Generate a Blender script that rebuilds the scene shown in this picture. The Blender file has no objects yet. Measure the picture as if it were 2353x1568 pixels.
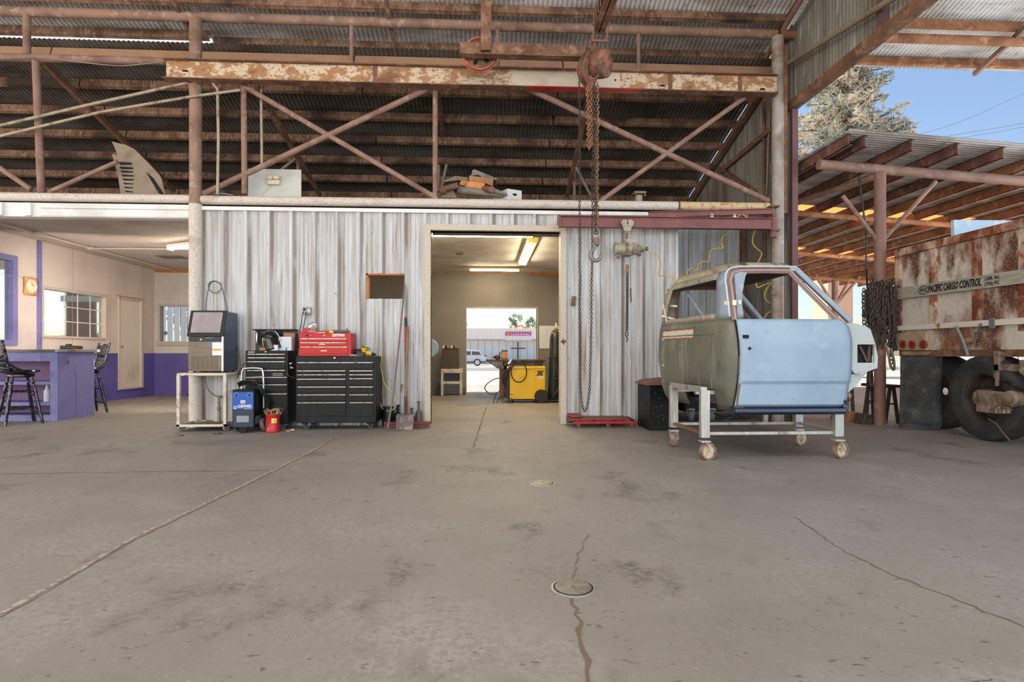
import bpy, bmesh, math, random
from mathutils import Vector, Matrix
random.seed(7)
PI = math.pi
C = bpy.context.scene.collection
S = bpy.context.scene
# ---------------------------------------------------------------- camera, sky, sun, exposure
F, HOR, YAW = 1300.0, 812.0, math.radians(3.0)
cam = bpy.data.cameras.new('camera'); camo = bpy.data.objects.new('camera', cam); C.objects.link(camo)
camo.location = (0, 0, 1.0); camo.rotation_euler = (PI/2, 0, -YAW)
cam.sensor_width = 36; cam.lens = F/2353*36; cam.shift_y = (HOR-784)/2353; cam.clip_end = 800; cam.clip_start = 0.05
S.camera = camo
S.view_settings.view_transform = 'Standard'; S.view_settings.look = 'None'
S.view_settings.gamma = 1; S.view_settings.use_curve_mapping = False
S.view_settings.exposure = 1.3
W = bpy.data.worlds.new('world'); S.world = W; W.use_nodes = True
nt = W.node_tree; nt.nodes.clear()
sk = nt.nodes.new('ShaderNodeTexSky'); sk.sky_type = 'NISHITA'; sk.sun_disc = False
sk.sun_elevation = math.radians(50); sk.sun_rotation = math.radians(-41); sk.air_density = 1.0; sk.dust_density = 1.1; sk.ozone_density = 1.4
bg = nt.nodes.new('ShaderNodeBackground'); bg.inputs[1].default_value = 0.080
ou = nt.nodes.new('ShaderNodeOutputWorld')
nt.links.new(sk.outputs[0], bg.inputs[0]); nt.links.new(bg.outputs[0], ou.inputs[0])
sl = bpy.data.lights.new('sun', 'SUN'); so = bpy.data.objects.new('sun', sl); C.objects.link(so)
sl.energy = 4.6; sl.angle = math.radians(0.6); sl.color = (1, .93, .84)
so.rotation_euler = Vector((0.52, -0.60, -1.0)).to_track_quat('-Z', 'Y').to_euler(); so.location = (-30, 40, 50)
# daylight falling in through the wide open bay front far behind the camera, and the open yard side; the rest are added fill lamps
def area(name, loc, to, sx, sy, e, col):
    l = bpy.data.lights.new(name, 'AREA'); l.shape = 'RECTANGLE'; l.size = sx; l.size_y = sy; l.energy = e; l.color = col
    o = bpy.data.objects.new(name, l); C.objects.link(o); o.location = loc
    o.rotation_euler = (Vector(to)-Vector(loc)).to_track_quat('-Z', 'Y').to_euler()
area('daylight_open_front', (-1.5, -7.5, 2.6), (-1.0, 8, 3.4), 18, 5.0, 430, (1, .97, .93))
area('fill_lamp_left', (-13.4, 1, 2.4), (0, 5, 2.2), 9, 4.4, 240, (1, .93, .86))  # lamp added at the unseen left side, which is assumed open
area('daylight_yard_side', (11.0, -2.5, 2.8), (3, 4, .6), 8, 4.4, 260, (.50, .74, 1))
area('fill_lamp_office', (-6.0, 9.6, 1.7), (-6.6, 13, 1.3), 2.6, 1.8, 24, (1, .88, .78))  # fill lamp standing inside the office, added to brighten its walls
area('fill_lamp_carport', (14.0, 8.0, 1.8), (8, 13, 3.7), 7, 3.0, 420, (1, .92, .84))  # lamp added out of view to brighten the carport underside
area('fill_lamp_ridge', (-.5, 1.2, 7.3), (-.5, 1.9, 0), 12, 6, 235, (1, .97, .94))  # overhead lamp added to light the floor; a skylight is only assumed

# ---------------------------------------------------------------- pixel -> place (used to read positions off the photograph)
_c, _s = math.cos(YAW), math.sin(YAW)
def ray(u, v):
    x = (u-1176.5)/F
    return Vector((x*_c+_s, _c-x*_s, (HOR-v)/F))
def P(u, v, Y):
    r = ray(u, v); k = Y/r.y; return Vector((r.x*k, Y, 1+r.z*k))
def PX(u, v, X):
    r = ray(u, v); k = X/r.x; return Vector((X, r.y*k, 1+r.z*k))
def G(u, v, z=0.0):
    r = ray(u, v); k = (z-1)/r.z; return Vector((r.x*k, r.y*k, z))

# ---------------------------------------------------------------- materials
def lin(c):
    return tuple(((x/255)/12.92 if x/255 <= .04045 else ((x/255+.055)/1.055)**2.4) for x in c)
MATS = {}
def mat(name, c1, layers=(), rough=.6, metal=0., bump=0., bscale=60., spec=.5, emit=0., alpha=1., trans=0., zsplit=None, bstretch=(1,1,1), stripe=None):
    """c1 base sRGB; layers: (colour, scale, lo, hi, (sx,sy,sz)[, detail]) mixed over it through noise"""
    if name in MATS: return MATS[name]
    m = bpy.data.materials.new(name); m.use_nodes = True; n = m.node_tree; N = n.nodes; L = n.links
    b = N['Principled BSDF']; tc = N.new('ShaderNodeTexCoord')
    b.inputs['Roughness'].default_value = rough; b.inputs['Metallic'].default_value = metal
    b.inputs['Specular IOR Level'].default_value = spec
    rgb = N.new('ShaderNodeRGB'); rgb.outputs[0].default_value = (*lin(c1), 1); cur = rgb.outputs[0]
    def mix(a, colour, fac):
        mx = N.new('ShaderNodeMix'); mx.data_type = 'RGBA'; L.new(fac, mx.inputs[0]); L.new(a, mx.inputs[6])
        mx.inputs[7].default_value = (*lin(colour), 1); return mx.outputs[2]
    for i, l in enumerate(layers):
        colour, sc, lo, hi, st = l[:5]
        mp = N.new('ShaderNodeMapping'); mp.inputs['Scale'].default_value = st; mp.inputs['Location'].default_value = (i*3.7, i*1.3, i*5.1)
        L.new(tc.outputs['Object'], mp.inputs[0])
        no = N.new('ShaderNodeTexNoise'); no.inputs['Scale'].default_value = sc; no.inputs['Detail'].default_value = l[5] if len(l) > 5 else 6
        no.inputs['Roughness'].default_value = .62
        L.new(mp.outputs[0], no.inputs['Vector'])
        mr = N.new('ShaderNodeMapRange'); mr.inputs[1].default_value = lo; mr.inputs[2].default_value = hi
        if len(l) > 6: mr.inputs[4].default_value = l[6]
        L.new(no.outputs[0], mr.inputs[0]); cur = mix(cur, colour, mr.outputs[0])
    if zsplit:
        sx = N.new('ShaderNodeSeparateXYZ'); L.new(tc.outputs['Object'], sx.inputs[0])
        lt = N.new('ShaderNodeMath'); lt.operation = 'LESS_THAN'; lt.inputs[1].default_value = zsplit[0]; L.new(sx.outputs[2], lt.inputs[0])
        no = N.new('ShaderNodeTexNoise'); no.inputs['Scale'].default_value = 1.3; no.inputs['Detail'].default_value = 6; L.new(tc.outputs['Object'], no.inputs['Vector'])
        mr = N.new('ShaderNodeMapRange'); mr.inputs[1].default_value = .45; mr.inputs[2].default_value = .7; L.new(no.outputs[0], mr.inputs[0])
        m2 = N.new('ShaderNodeMix'); m2.data_type = 'RGBA'; L.new(mr.outputs[0], m2.inputs[0]); m2.inputs[6].default_value = (*lin(zsplit[1]), 1); m2.inputs[7].default_value = (*lin(tuple(k*.84 for k in zsplit[1])), 1)
        m3 = N.new('ShaderNodeMix'); m3.data_type = 'RGBA'; L.new(lt.outputs[0], m3.inputs[0]); L.new(cur, m3.inputs[6]); L.new(m2.outputs[2], m3.inputs[7]); cur = m3.outputs[2]
    if stripe:                                # dirt lodged along every rib of the siding
        x0_, per, cen, wid, colour = stripe
        sx = N.new('ShaderNodeSeparateXYZ'); L.new(tc.outputs['Object'], sx.inputs[0])
        def mth(op, a, bb):
            q = N.new('ShaderNodeMath'); q.operation = op
            for i, v in enumerate((a, bb)):
                if v is None: continue
                if isinstance(v, (int, float)): q.inputs[i].default_value = v
                else: L.new(v, q.inputs[i])
            return q.outputs[0]
        fr_ = mth('SUBTRACT', mth('MODULO', mth('ADD', sx.outputs[0], 100*per-x0_), per), cen)
        pk = mth('SUBTRACT', 1.0, mth('DIVIDE', mth('ABSOLUTE', fr_, None), wid)); pk = mth('MAXIMUM', pk, 0.0); pk = mth('POWER', pk, .6)
        mp = N.new('ShaderNodeMapping'); mp.inputs['Scale'].default_value = (3, 3, .45); L.new(tc.outputs['Object'], mp.inputs[0])
        no = N.new('ShaderNodeTexNoise'); no.inputs['Scale'].default_value = 2.4; no.inputs['Detail'].default_value = 5; L.new(mp.outputs[0], no.inputs['Vector'])
        mr = N.new('ShaderNodeMapRange'); mr.inputs[1].default_value = .36; mr.inputs[2].default_value = .56; L.new(no.outputs[0], mr.inputs[0])
        cur = mix(cur, colour, mth('MULTIPLY', pk, mth('MULTIPLY', mr.outputs[0], .95)))
    L.new(cur, b.inputs['Base Color'])
    if bump:
        mp = N.new('ShaderNodeMapping'); mp.inputs['Scale'].default_value = bstretch; L.new(tc.outputs['Object'], mp.inputs[0])
        no = N.new('ShaderNodeTexNoise'); no.inputs['Scale'].default_value = bscale; no.inputs['Detail'].default_value = 5
        L.new(mp.outputs[0], no.inputs['Vector'])
        bp = N.new('ShaderNodeBump'); bp.inputs['Strength'].default_value = bump; bp.inputs['Distance'].default_value = .01
        L.new(no.outputs[0], bp.inputs['Height']); L.new(bp.outputs[0], b.inputs['Normal'])
    if emit: L.new(cur, b.inputs['Emission Color']); b.inputs['Emission Strength'].default_value = emit
    if trans: b.inputs['Transmission Weight'].default_value = trans
    if alpha < 1: b.inputs['Alpha'].default_value = alpha
    MATS[name] = m; return m
V1 = (1, 1, 1)
concrete = mat('concrete', (141, 133, 124), [((118, 110, 101), .55, .45, .66, V1), ((152, 144, 135), 1.3, .50, .68, V1), ((100, 92, 84), 2.1, .57, .68, (1, .7, 1)), ((136, 127, 118), 38, .45, .6, V1, 3), ((100, 88, 76), 16, .645, .69, (1, 1.8, 1)), ((176, 164, 150), 60, .68, .74, V1, 2)], rough=.62, bump=.22, bscale=30)
yardm = mat('yard_concrete', (184, 170, 156), [((160, 146, 132), .4, .45, .65, V1), ((176, 160, 146), 6, .5, .7, V1)], rough=.8)
asphalt = mat('asphalt', (112, 112, 116), [((90, 90, 94), 3, .4, .7, V1)], rough=.9)
whitewall = mat('white_metal_siding', (192, 192, 193), [((160, 150, 141), 2.2, .45, .70, (6, 6, .35)), ((140, 120, 100), 5, .57, .72, (5, 5, .22)), ((120, 104, 92), 9, .66, .72, (1, 1, .7)), ((214, 217, 220), 4, .55, .7, (3, 3, .2))], rough=.5, metal=0, stripe=(-3.89, .305, .092, .030, (122, 98, 82)))
greywall = mat('grey_metal_siding', (178, 184, 190), [((140, 132, 124), 2.2, .45, .7, (6, 6, .4)), ((120, 104, 90), 4, .6, .75, (4, 4, .25))], rough=.55)
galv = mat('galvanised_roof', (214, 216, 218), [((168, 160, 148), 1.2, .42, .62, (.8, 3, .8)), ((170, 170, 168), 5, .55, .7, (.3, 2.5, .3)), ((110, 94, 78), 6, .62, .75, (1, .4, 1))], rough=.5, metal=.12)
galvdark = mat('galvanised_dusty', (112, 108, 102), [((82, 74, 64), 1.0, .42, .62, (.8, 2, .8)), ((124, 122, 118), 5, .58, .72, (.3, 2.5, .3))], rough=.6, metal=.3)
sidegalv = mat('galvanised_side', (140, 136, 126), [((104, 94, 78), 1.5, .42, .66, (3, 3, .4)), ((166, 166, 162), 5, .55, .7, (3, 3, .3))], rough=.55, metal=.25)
rust = mat('rusty_steel', (128, 90, 68), [((96, 66, 50), 3, .4, .65, V1), ((158, 124, 98), 7, .52, .7, V1), ((70, 50, 40), 12, .6, .72, V1)], rough=.8, bump=.15)
rustpurlin = mat('dusty_purlin', (140, 106, 84), [((106, 74, 56), 2.2, .42, .6, (2.2, 1, 1)), ((164, 138, 112), 9, .5, .66, (3, 1, 1)), ((70, 52, 42), .8, .50, .62, (1, 1, 1))], rough=.85)
orangerust = mat('orange_rust_steel', (164, 112, 76), [((126, 82, 56), 3, .4, .6, V1), ((190, 144, 108), 6, .55, .7, V1)], rough=.85)
mauve = mat('mauve_primer_pipe', (146, 114, 100), [((118, 88, 76), 3, .42, .65, V1), ((172, 146, 126), 9, .55, .72, V1)], rough=.7)
columnm = mat('painted_column', (150, 118, 100), [((120, 92, 78), 3, .42, .65, V1), ((176, 156, 138), 9, .55, .72, V1)], rough=.7)
whitepipe = mat('white_pipe', (208, 198, 188), [((176, 150, 128), 55, .50, .66, V1), ((160, 134, 112), 2, .55, .75, V1)], rough=.65)
maroon = mat('maroon_paint', (128, 72, 68), [((108, 60, 56), 2, .45, .7, V1), ((148, 96, 88), 12, .6, .75, V1)], rough=.5)
beamm = mat('rusty_white_beam', (164, 122, 84), [((206, 186, 160), 3.2, .47, .53, (1.3, 1, 2.2), 14), ((122, 82, 54), 2.0, .55, .64, (1.2, 1, 1.5), 12), ((150, 104, 64), 24, .54, .62, (1, 1, 1.5), 10)], rough=.75)
beamwhite = mat('white_beam_patch', (212, 200, 178), [((190, 140, 90), 9, .66, .7, (1, 1, 2.5), 8), ((190, 178, 158), 3, .45, .65, V1)], rough=.7)
redpaint = mat('red_paint', (176, 40, 34), [((140, 30, 28), 6, .5, .7, V1)], rough=.45)
redgloss = mat('red_gloss', (184, 22, 18), rough=.35, spec=.35)
blacks = mat('black_steel', (17, 17, 19), [((36, 35, 34), 3, .5, .75, (3, 3, 1)), ((13, 13, 14), 8, .5, .7, V1)], rough=.5, spec=.3)
blackpl = mat('black_plastic', (26, 26, 28), rough=.4)
blackgloss = mat('black_gloss_wood', (18, 20, 22), rough=.18, spec=.7)
chrome = mat('chrome', (205, 205, 205), rough=.22, metal=.9)
steel = mat('bare_steel', (176, 172, 164), [((132, 110, 92), 4, .56, .7, (2, 2, .6)), ((200, 198, 194), 9, .5, .7, (3, 3, .5))], rough=.42, metal=.55)
trimsteel = mat('drawer_trim', (178, 174, 168), [((110, 104, 98), 20, .5, .66, (1, 1, 1))], rough=.35, metal=.7)
purple = mat('purple_paint', (124, 120, 168), [((104, 100, 140), 3, .48, .7, V1), ((162, 146, 180), 18, .62, .7, (1, 1, .6)), ((96, 76, 104), 30, .7, .75, V1)], rough=.6)
officew = mat('office_wall_paint', (212, 198, 188), [((192, 180, 172), 1.2, .45, .7, V1), ((176, 160, 146), 20, .7, .76, V1)], rough=.7, zsplit=(1.0, (100, 90, 160)))
officeb = mat('office_back_paint', (196, 188, 178), [((176, 166, 156), 1.2, .45, .7, V1)], rough=.7, zsplit=(1.0, (100, 90, 160)))
innerw = mat('inner_room_board', (134, 128, 118), [((120, 112, 102), 1.0, .45, .7, V1), ((150, 134, 116), 12, .7, .76, V1)], rough=.8)
ceilm = mat('ceiling_board', (222, 212, 198), [((186, 172, 152), 1.6, .45, .7, V1), ((168, 150, 126), 9, .64, .74, V1)], rough=.8)
ceilo = mat('office_ceiling_board', (184, 174, 162), [((166, 154, 142), 1.6, .45, .7, V1)], rough=.8)
doorw = mat('door_paint', (224, 212, 194), [((200, 184, 160), 1.5, .5, .7, V1), ((170, 146, 112), 6, .66, .78, V1)], rough=.5)
cream = mat('cream_frame', (200, 188, 172), [((168, 138, 112), 50, .52, .66, V1)], rough=.6)
whitewood = mat('white_beam_board', (228, 226, 222), [((180, 168, 156), 8, .64, .72, (.6, 1, 3)), ((206, 202, 198), 2, .45, .65, V1)], rough=.6)
rawwood = mat('raw_wood', (188, 124, 66), [((150, 92, 46), 5, .45, .65, (1, 1, 5))], rough=.8)
cardb = mat('cardboard', (172, 128, 88), [((150, 108, 74), 4, .45, .65, V1)], rough=.85)
orangecard = mat('orange_carton', (226, 148, 92), [((204, 120, 70), 5, .5, .7, V1)], rough=.8)
whitecard = mat('white_carton', (214, 214, 212), rough=.8)
glass = mat('window_glass', (220, 230, 235), rough=.03, trans=1., spec=.5)
cabolive = mat('cab_olive_primer', (108, 105, 90), [((90, 92, 80), 1.6, .45, .65, V1), ((124, 98, 74), 5, .60, .74, (1, 1, .5)), ((128, 130, 118), 3, .55, .7, (2, 2, .4)), ((112, 70, 46), 7, .64, .72, V1)], rough=.55)
cabblue = mat('cab_blue_primer', (146, 158, 170), [((132, 142, 152), 2, .45, .65, V1), ((168, 178, 188), 5, .56, .7, V1)], rough=.5)
doorblue = mat('door_pale_primer', (150, 170, 188), [((140, 160, 180), 1.6, .45, .65, V1), ((160, 178, 196), 5, .55, .7, V1), ((140, 152, 162), 14, .66, .72, V1)], rough=.45)
roofyel = mat('cab_roof_bare', (176, 166, 140), [((132, 116, 90), 6, .5, .62, (2, 1, 1)), ((206, 190, 150), 9, .56, .66, (2, 1, 1))], rough=.5, metal=.2)
frameprimer = mat('frame_red_primer', (134, 102, 96), [((112, 84, 80), 4, .45, .65, V1), ((160, 132, 124), 12, .6, .7, V1)], rough=.5)
darkblue = mat('rocker_dark_blue', (24, 36, 58), rough=.3)
cabin = mat('cab_inside', (96, 84, 78), [((120, 72, 50), 4, .5, .66, V1)], rough=.8)
tape = mat('masking_tape', (228, 218, 196), rough=.8)
trailer = mat('trailer_rusty_white', (206, 196, 184), [((140, 92, 66), 1.5, .47, .58, (1, 1, .6), 14), ((98, 62, 46), 2.3, .51, .60, (1, 1, .5), 14), ((186, 152, 124), 34, .55, .68, V1, 10), ((72, 44, 34), 3.4, .67, .72, (1, 1, .6), 8)], rough=.75)
trailerrib = mat('trailer_rusty_rib', (200, 178, 156), [((112, 56, 30), 3.5, .40, .56, (1, 1, .6), 12), ((150, 80, 42), 9, .52, .62, V1, 8)], rough=.8)
rubber = mat('tyre_rubber', (50, 50, 52), [((78, 74, 70), 4, .45, .7, V1)], rough=.7)
flapm = mat('mudflap_rubber', (58, 58, 58), [((92, 88, 84), 6, .5, .68, V1), ((44, 44, 44), 2, .5, .7, V1)], rough=.8)
axlem = mat('dirty_axle', (142, 124, 106), [((104, 84, 66), 8, .45, .6, V1), ((172, 156, 138), 20, .56, .68, V1)], rough=.85, bump=.3)
strapm = mat('grey_strap', (168, 160, 146), [((150, 142, 128), 40, .45, .6, (1, .1, 1))], rough=.85)
lens = mat('red_lens', (150, 24, 26), rough=.3)
yellow = mat('welder_yellow', (232, 186, 22), [((206, 158, 14), 4, .55, .75, V1), ((120, 90, 40), 26, .74, .78, V1)], rough=.4)
greencyl = mat('cylinder_dark_green', (38, 46, 42), [((60, 66, 60), 5, .5, .7, V1)], rough=.4)
bluep = mat('charger_blue', (24, 82, 166), rough=.4)
hosey = mat('yellow_hose', (214, 176, 76), rough=.5)
hoister = mat('hoist_grey_paint', (168, 158, 138), [((126, 106, 84), 8, .5, .64, V1)], rough=.6, metal=.2)
rusty2 = mat('rust_chain', (160, 112, 80), [((112, 76, 54), 30, .45, .6, V1)], rough=.8)
chaindark = mat('dark_chain', (66, 61, 58), [((96, 80, 68), 30, .5, .6, V1)], rough=.6, metal=.4)
hoistred = mat('hoist_faded_red', (112, 82, 66), [((158, 102, 80), 5, .50, .56, V1, 8), ((88, 62, 50), 7, .58, .68, V1)], rough=.75)
wheelred = mat('wheel_faded_red', (176, 96, 74), [((130, 92, 74), 9, .46, .58, V1), ((196, 112, 88), 5, .55, .62, V1)], rough=.75)
steeldark = mat('dark_table_steel', (74, 62, 56), [((104, 86, 74), 6, .5, .65, V1)], rough=.6, metal=.3)
bark = mat('tree_bark', (150, 120, 100), [((110, 84, 68), 3, .4, .6, (1, 1, .3))], rough=.95)
needles = mat('dusty_needles', (214, 206, 188), [((124, 142, 134), .9, .46, .58, V1), ((232, 214, 190), 2.2, .54, .66, V1)], rough=.9)
leafg = mat('green_leaves', (120, 144, 104), [((86, 116, 74), .8, .45, .6, V1), ((160, 172, 130), 2, .56, .7, V1)], rough=.9)
stucco = mat('pink_stucco', (214, 176, 150), [((190, 150, 124), 20, .5, .62, V1)], rough=.95, bump=.6, bscale=14)
churchw = mat('church_pale_wall', (240, 244, 244), [((232, 238, 240), 2, .45, .65, (4, 4, .3))], rough=.7)
churchf = mat('church_fascia', (250, 246, 242), rough=.7)
dustlead = mat('dusty_beige_metal', (140, 124, 106), [((120, 104, 88), 4, .45, .65, V1)], rough=.8)
paleplate = mat('pale_board', (196, 196, 188), [((176, 172, 160), 3, .5, .7, V1)], rough=.7)
stainless = mat('brushed_stainless', (112, 100, 86), [((98, 88, 76), 3, .45, .65, (1, 1, 14))], rough=.32, metal=.75)
bluegrey = mat('blue_grey_panel', (84, 94, 112), rough=.35, metal=.3)
paper = mat('white_label', (226, 228, 230), rough=.7)
orangel = mat('orange_label', (232, 152, 44), rough=.6)
lettwhite = mat('white_lettering', (232, 232, 230), rough=.6)
lettblack = mat('black_lettering', (34, 30, 28), rough=.6)
tubeglow = mat('fluorescent_tube', (255, 243, 216), emit=26.0, rough=.4)
fixture = mat('fixture_yellowed', (206, 176, 90), rough=.5)
fixturew = mat('fixture_white', (222, 216, 200), rough=.5)
amber = mat('amber_translucent', (236, 160, 84), rough=.6)
_n = amber.node_tree; _t = _n.nodes.new('ShaderNodeBsdfTranslucent'); _t.inputs[0].default_value = (*lin((240, 150, 84)), 1); _m = _n.nodes.new('ShaderNodeMixShader'); _m.inputs[0].default_value = .6
_o = [q for q in _n.nodes if q.type == 'OUTPUT_MATERIAL'][0]; _n.links.new(_n.nodes['Principled BSDF'].outputs[0], _m.inputs[1]); _n.links.new(_t.outputs[0], _m.inputs[2]); _n.links.new(_m.outputs[0], _o.inputs[0])
darkhole = mat('dark_recess', (26, 22, 20), rough=.9)
cementl = mat('crack_pale', (172, 162, 150), [((130, 112, 96), 30, .45, .6, V1)], rough=.9)
crackd = mat('crack_dark', (112, 94, 78), rough=.95)
drainm = mat('drain_metal', (150, 142, 132), [((126, 116, 104), 20, .45, .6, V1)], rough=.45, metal=.5)
suvw = mat('car_silver_white', (214, 220, 224), rough=.25, spec=.6)
tinted = mat('tinted_glass', (92, 92, 98), rough=.15)
bannerp = mat('banner_magenta', (196, 96, 146), rough=.7)
orangeroof = mat('orange_trim', (222, 110, 62), rough=.7)
crosst = mat('cross_grey_wood', (86, 82, 84), rough=.8)
copperw = mat('copper_wood', (122, 84, 60), [((92, 60, 42), 5, .5, .65, (1, 1, .3))], rough=.6)
tan = mat('tan_panel', (176, 138, 108), [((158, 122, 96), 2, .45, .65, V1)], rough=.85)
translb = mat('milky_bottle', (206, 214, 218), rough=.35)
pinkp = mat('pink_plastic', (222, 92, 110), rough=.5)

# ---------------------------------------------------------------- mesh builder
ORG = {}
def rotm(ax, deg): return Matrix.Rotation(math.radians(deg), 3, ax)
def frame_of(d):
    d = d.normalized(); up = Vector((0, 0, 1)) if abs(d.z) < .95 else Vector((0, 1, 0))
    a = d.cross(up).normalized(); b = a.cross(d).normalized(); return a, b
class MB:
    def __init__(s): s.v = []; s.f = []
    def add(s, vs, fs):
        n = len(s.v); s.v += [Vector(x) for x in vs]; s.f += [tuple(i+n for i in f) for f in fs]; return s
    def box(s, x0, y0, z0, x1, y1, z1):
        if x0 > x1: x0, x1 = x1, x0
        if y0 > y1: y0, y1 = y1, y0
        if z0 > z1: z0, z1 = z1, z0
        return s.add([(x0,y0,z0),(x1,y0,z0),(x1,y1,z0),(x0,y1,z0),(x0,y0,z1),(x1,y0,z1),(x1,y1,z1),(x0,y1,z1)],
                     [(0,3,2,1),(4,5,6,7),(0,1,5,4),(1,2,6,5),(2,3,7,6),(3,0,4,7)])
    def pbox(s, u0, v0, u1, v1, Y, dep):      # box whose front face is read off the photo at depth Y
        a, b = P(u0, v1, Y), P(u1, v0, Y); return s.box(a.x, Y, a.z, b.x, Y+dep, b.z)
    def obox(s, c, size, R=Matrix.Identity(3)):
        c = Vector(c); h = [x/2 for x in size]
        vs = [c+R@Vector((a*h[0], b*h[1], d*h[2])) for d in (-1,1) for a, b in ((-1,-1),(1,-1),(1,1),(-1,1))]
        return s.add(vs, [(0,3,2,1),(4,5,6,7),(0,1,5,4),(1,2,6,5),(2,3,7,6),(3,0,4,7)])
    def bar(s, p0, p1, w, h, roll=0):
        p0, p1 = Vector(p0), Vector(p1); a, b = frame_of(p1-p0)
        if roll: q = Matrix.Rotation(roll, 3, (p1-p0).normalized()); a, b = q@a, q@b
        vs = [p+a*(i*w/2)+b*(j*h/2) for p in (p0, p1) for i, j in ((-1,-1),(1,-1),(1,1),(-1,1))]
        return s.add(vs, [(0,1,2,3),(7,6,5,4),(0,4,5,1),(1,5,6,2),(2,6,7,3),(3,7,4,0)])
    def ring(s, pts, r, n=8, closed=False, cap=True, rs=None, sq=1.0):
        pts = [Vector(p) for p in pts]; m = len(pts); base = len(s.v); vs = []; fs = []
        a = None
        for i, p in enumerate(pts):
            if closed: d = pts[(i+1) % m]-pts[i-1]
            else: d = pts[min(i+1, m-1)]-pts[max(i-1, 0)]
            d = d.normalized() if d.length > 1e-9 else Vector((0, 0, 1))
            if a is None: a, b = frame_of(d)
            else:
                a = (a-d*a.dot(d)); a = a.normalized() if a.length > 1e-6 else frame_of(d)[0]
                b = a.cross(d).normalized()
            rr = rs[i] if rs else r
            for k in range(n):
                t = 2*PI*k/n; vs.append(p+a*(rr*math.cos(t))+b*(rr*sq*math.sin(t)))
        for i in range(m if closed else m-1):
            for k in range(n):
                j = (i+1) % m; fs.append((i*n+k, i*n+(k+1) % n, j*n+(k+1) % n, j*n+k))
        if cap and not closed: fs += [tuple(range(n))[::-1], tuple((m-1)*n+k for k in range(n))]
        return s.add(vs, fs)
    def tube(s, p0, p1, r, n=12, r1=None): return s.ring([p0, p1], r, n, rs=[r, r if r1 is None else r1])
    def curve(s, pts, r, n=8, sub=8):
        return s.ring(smooth(pts, sub), r, n)
    def lathe(s, prof, c=(0,0,0), R=Matrix.Identity(3), n=24):
        c = Vector(c); m = len(prof); vs = [c+R@Vector((r*math.cos(2*PI*k/n), r*math.sin(2*PI*k/n), z)) for r, z in prof for k in range(n)]
        fs = [(i*n+k, i*n+(k+1) % n, (i+1)*n+(k+1) % n, (i+1)*n+k) for i in range(m-1) for k in range(n)]
        if prof[0][0] < .0021: fs.append(tuple(range(n))[::-1])
        if prof[-1][0] < .0021: fs.append(tuple((m-1)*n+k for k in range(n)))
        return s.add(vs, fs)
    def prism(s, poly, ax, a0, a1):            # poly: 2-D points; ax 'x','y','z' is the extrusion axis
        def q(p, t): return {'x': (t, p[0], p[1]), 'y': (p[0], t, p[1]), 'z': (p[0], p[1], t)}[ax]
        n = len(poly); vs = [q(p, a0) for p in poly]+[q(p, a1) for p in poly]
        fs = [tuple(range(n)), tuple(range(n, 2*n))[::-1]]+[(i, i+n, (i+1) % n+n, (i+1) % n) for i in range(n)]
        return s.add(vs, fs)
    def grid(s, fn, nu, nv, skip=None):
        vs = [fn(i/nu, j/nv) for j in range(nv+1) for i in range(nu+1)]
        fs = [(j*(nu+1)+i, j*(nu+1)+i+1, (j+1)*(nu+1)+i+1, (j+1)*(nu+1)+i) for j in range(nv) for i in range(nu) if not (skip and skip(i, j))]
        return s.add(vs, fs)
    def sphere(s, c, r, n=12, sc=(1,1,1)):
        prof = [(r*math.sin(PI*i/8), -r*math.cos(PI*i/8)) for i in range(9)]; prof[0] = (.0001, -r); prof[-1] = (.0001, r)
        k = len(s.v); s.lathe(prof, (0,0,0), n=n); c = Vector(c)
        for i in range(k, len(s.v)): q = s.v[i]; s.v[i] = c+Vector((q.x*sc[0], q.y*sc[1], q.z*sc[2]))
        return s
    def corr(s, o, du, lu, dv, lv, nrm, pitch, amp, seg=6, kind='sin'):
        o, du, dv, nrm = map(Vector, (o, du, dv, nrm)); n = max(1, int(lu/pitch*seg)); vs = []; fs = []
        for i in range(n+1):
            t = lu*i/n; w = math.sin(2*PI*t/pitch)*amp
            for j in (0, 1): vs.append(o+du*t+dv*(lv*j)+nrm*w)
        fs = [(2*i, 2*i+2, 2*i+3, 2*i+1) for i in range(n)]
        return s.add(vs, fs)
    def chain(s, pts, pitch, wire, wid, n=5):
        pts = [Vector(p) for p in pts]; seg = []
        L = [0]
        for i in range(len(pts)-1): L.append(L[-1]+(pts[i+1]-pts[i]).length)
        tot = L[-1]; cnt = int(tot/pitch); k = 0
        for q in range(cnt):
            t = (q+.5)*pitch
            while k < len(pts)-2 and L[k+1] < t: k += 1
            d = (pts[k+1]-pts[k]).normalized(); c = pts[k]+d*(t-L[k]); a, b = frame_of(d)
            e = a if q % 2 else b; hl = pitch*.62; hw = wid/2; st = []
            for w in range(5): th = PI*w/4; st.append(c+d*(hl-hw+hw*math.sin(th))+e*(hw*math.cos(th)))
            for w in range(5): th = PI+PI*w/4; st.append(c-d*(hl-hw)+d*(hw*math.sin(th))+e*(hw*math.cos(th)))
            s.ring(st, wire, n, closed=True)
        return s
    def build(s, name, m, parent=None, label=None, cat=None, group=None, kind=None, bevel=0, smooth_=35, sub=0, solid=0):
        vs = s.v
        if parent is None:
            xs = [v.x for v in vs]; ys = [v.y for v in vs]; zs = [v.z for v in vs]
            org = Vector(((min(xs)+max(xs))/2, (min(ys)+max(ys))/2, min(zs)))
            if kind == 'structure': org = Vector((0, 0, 0))
        else: org = ORG[parent.name]
        me = bpy.data.meshes.new(name); me.from_pydata([tuple(v-org) for v in vs], [], s.f); me.update()
        bm = bmesh.new(); bm.from_mesh(me); bmesh.ops.recalc_face_normals(bm, faces=bm.faces) if not solid else None
        bm.to_mesh(me); bm.free()
        me.materials.append(m)
        if smooth_:
            me.shade_smooth(); me.set_sharp_from_angle(angle=math.radians(smooth_))
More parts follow.
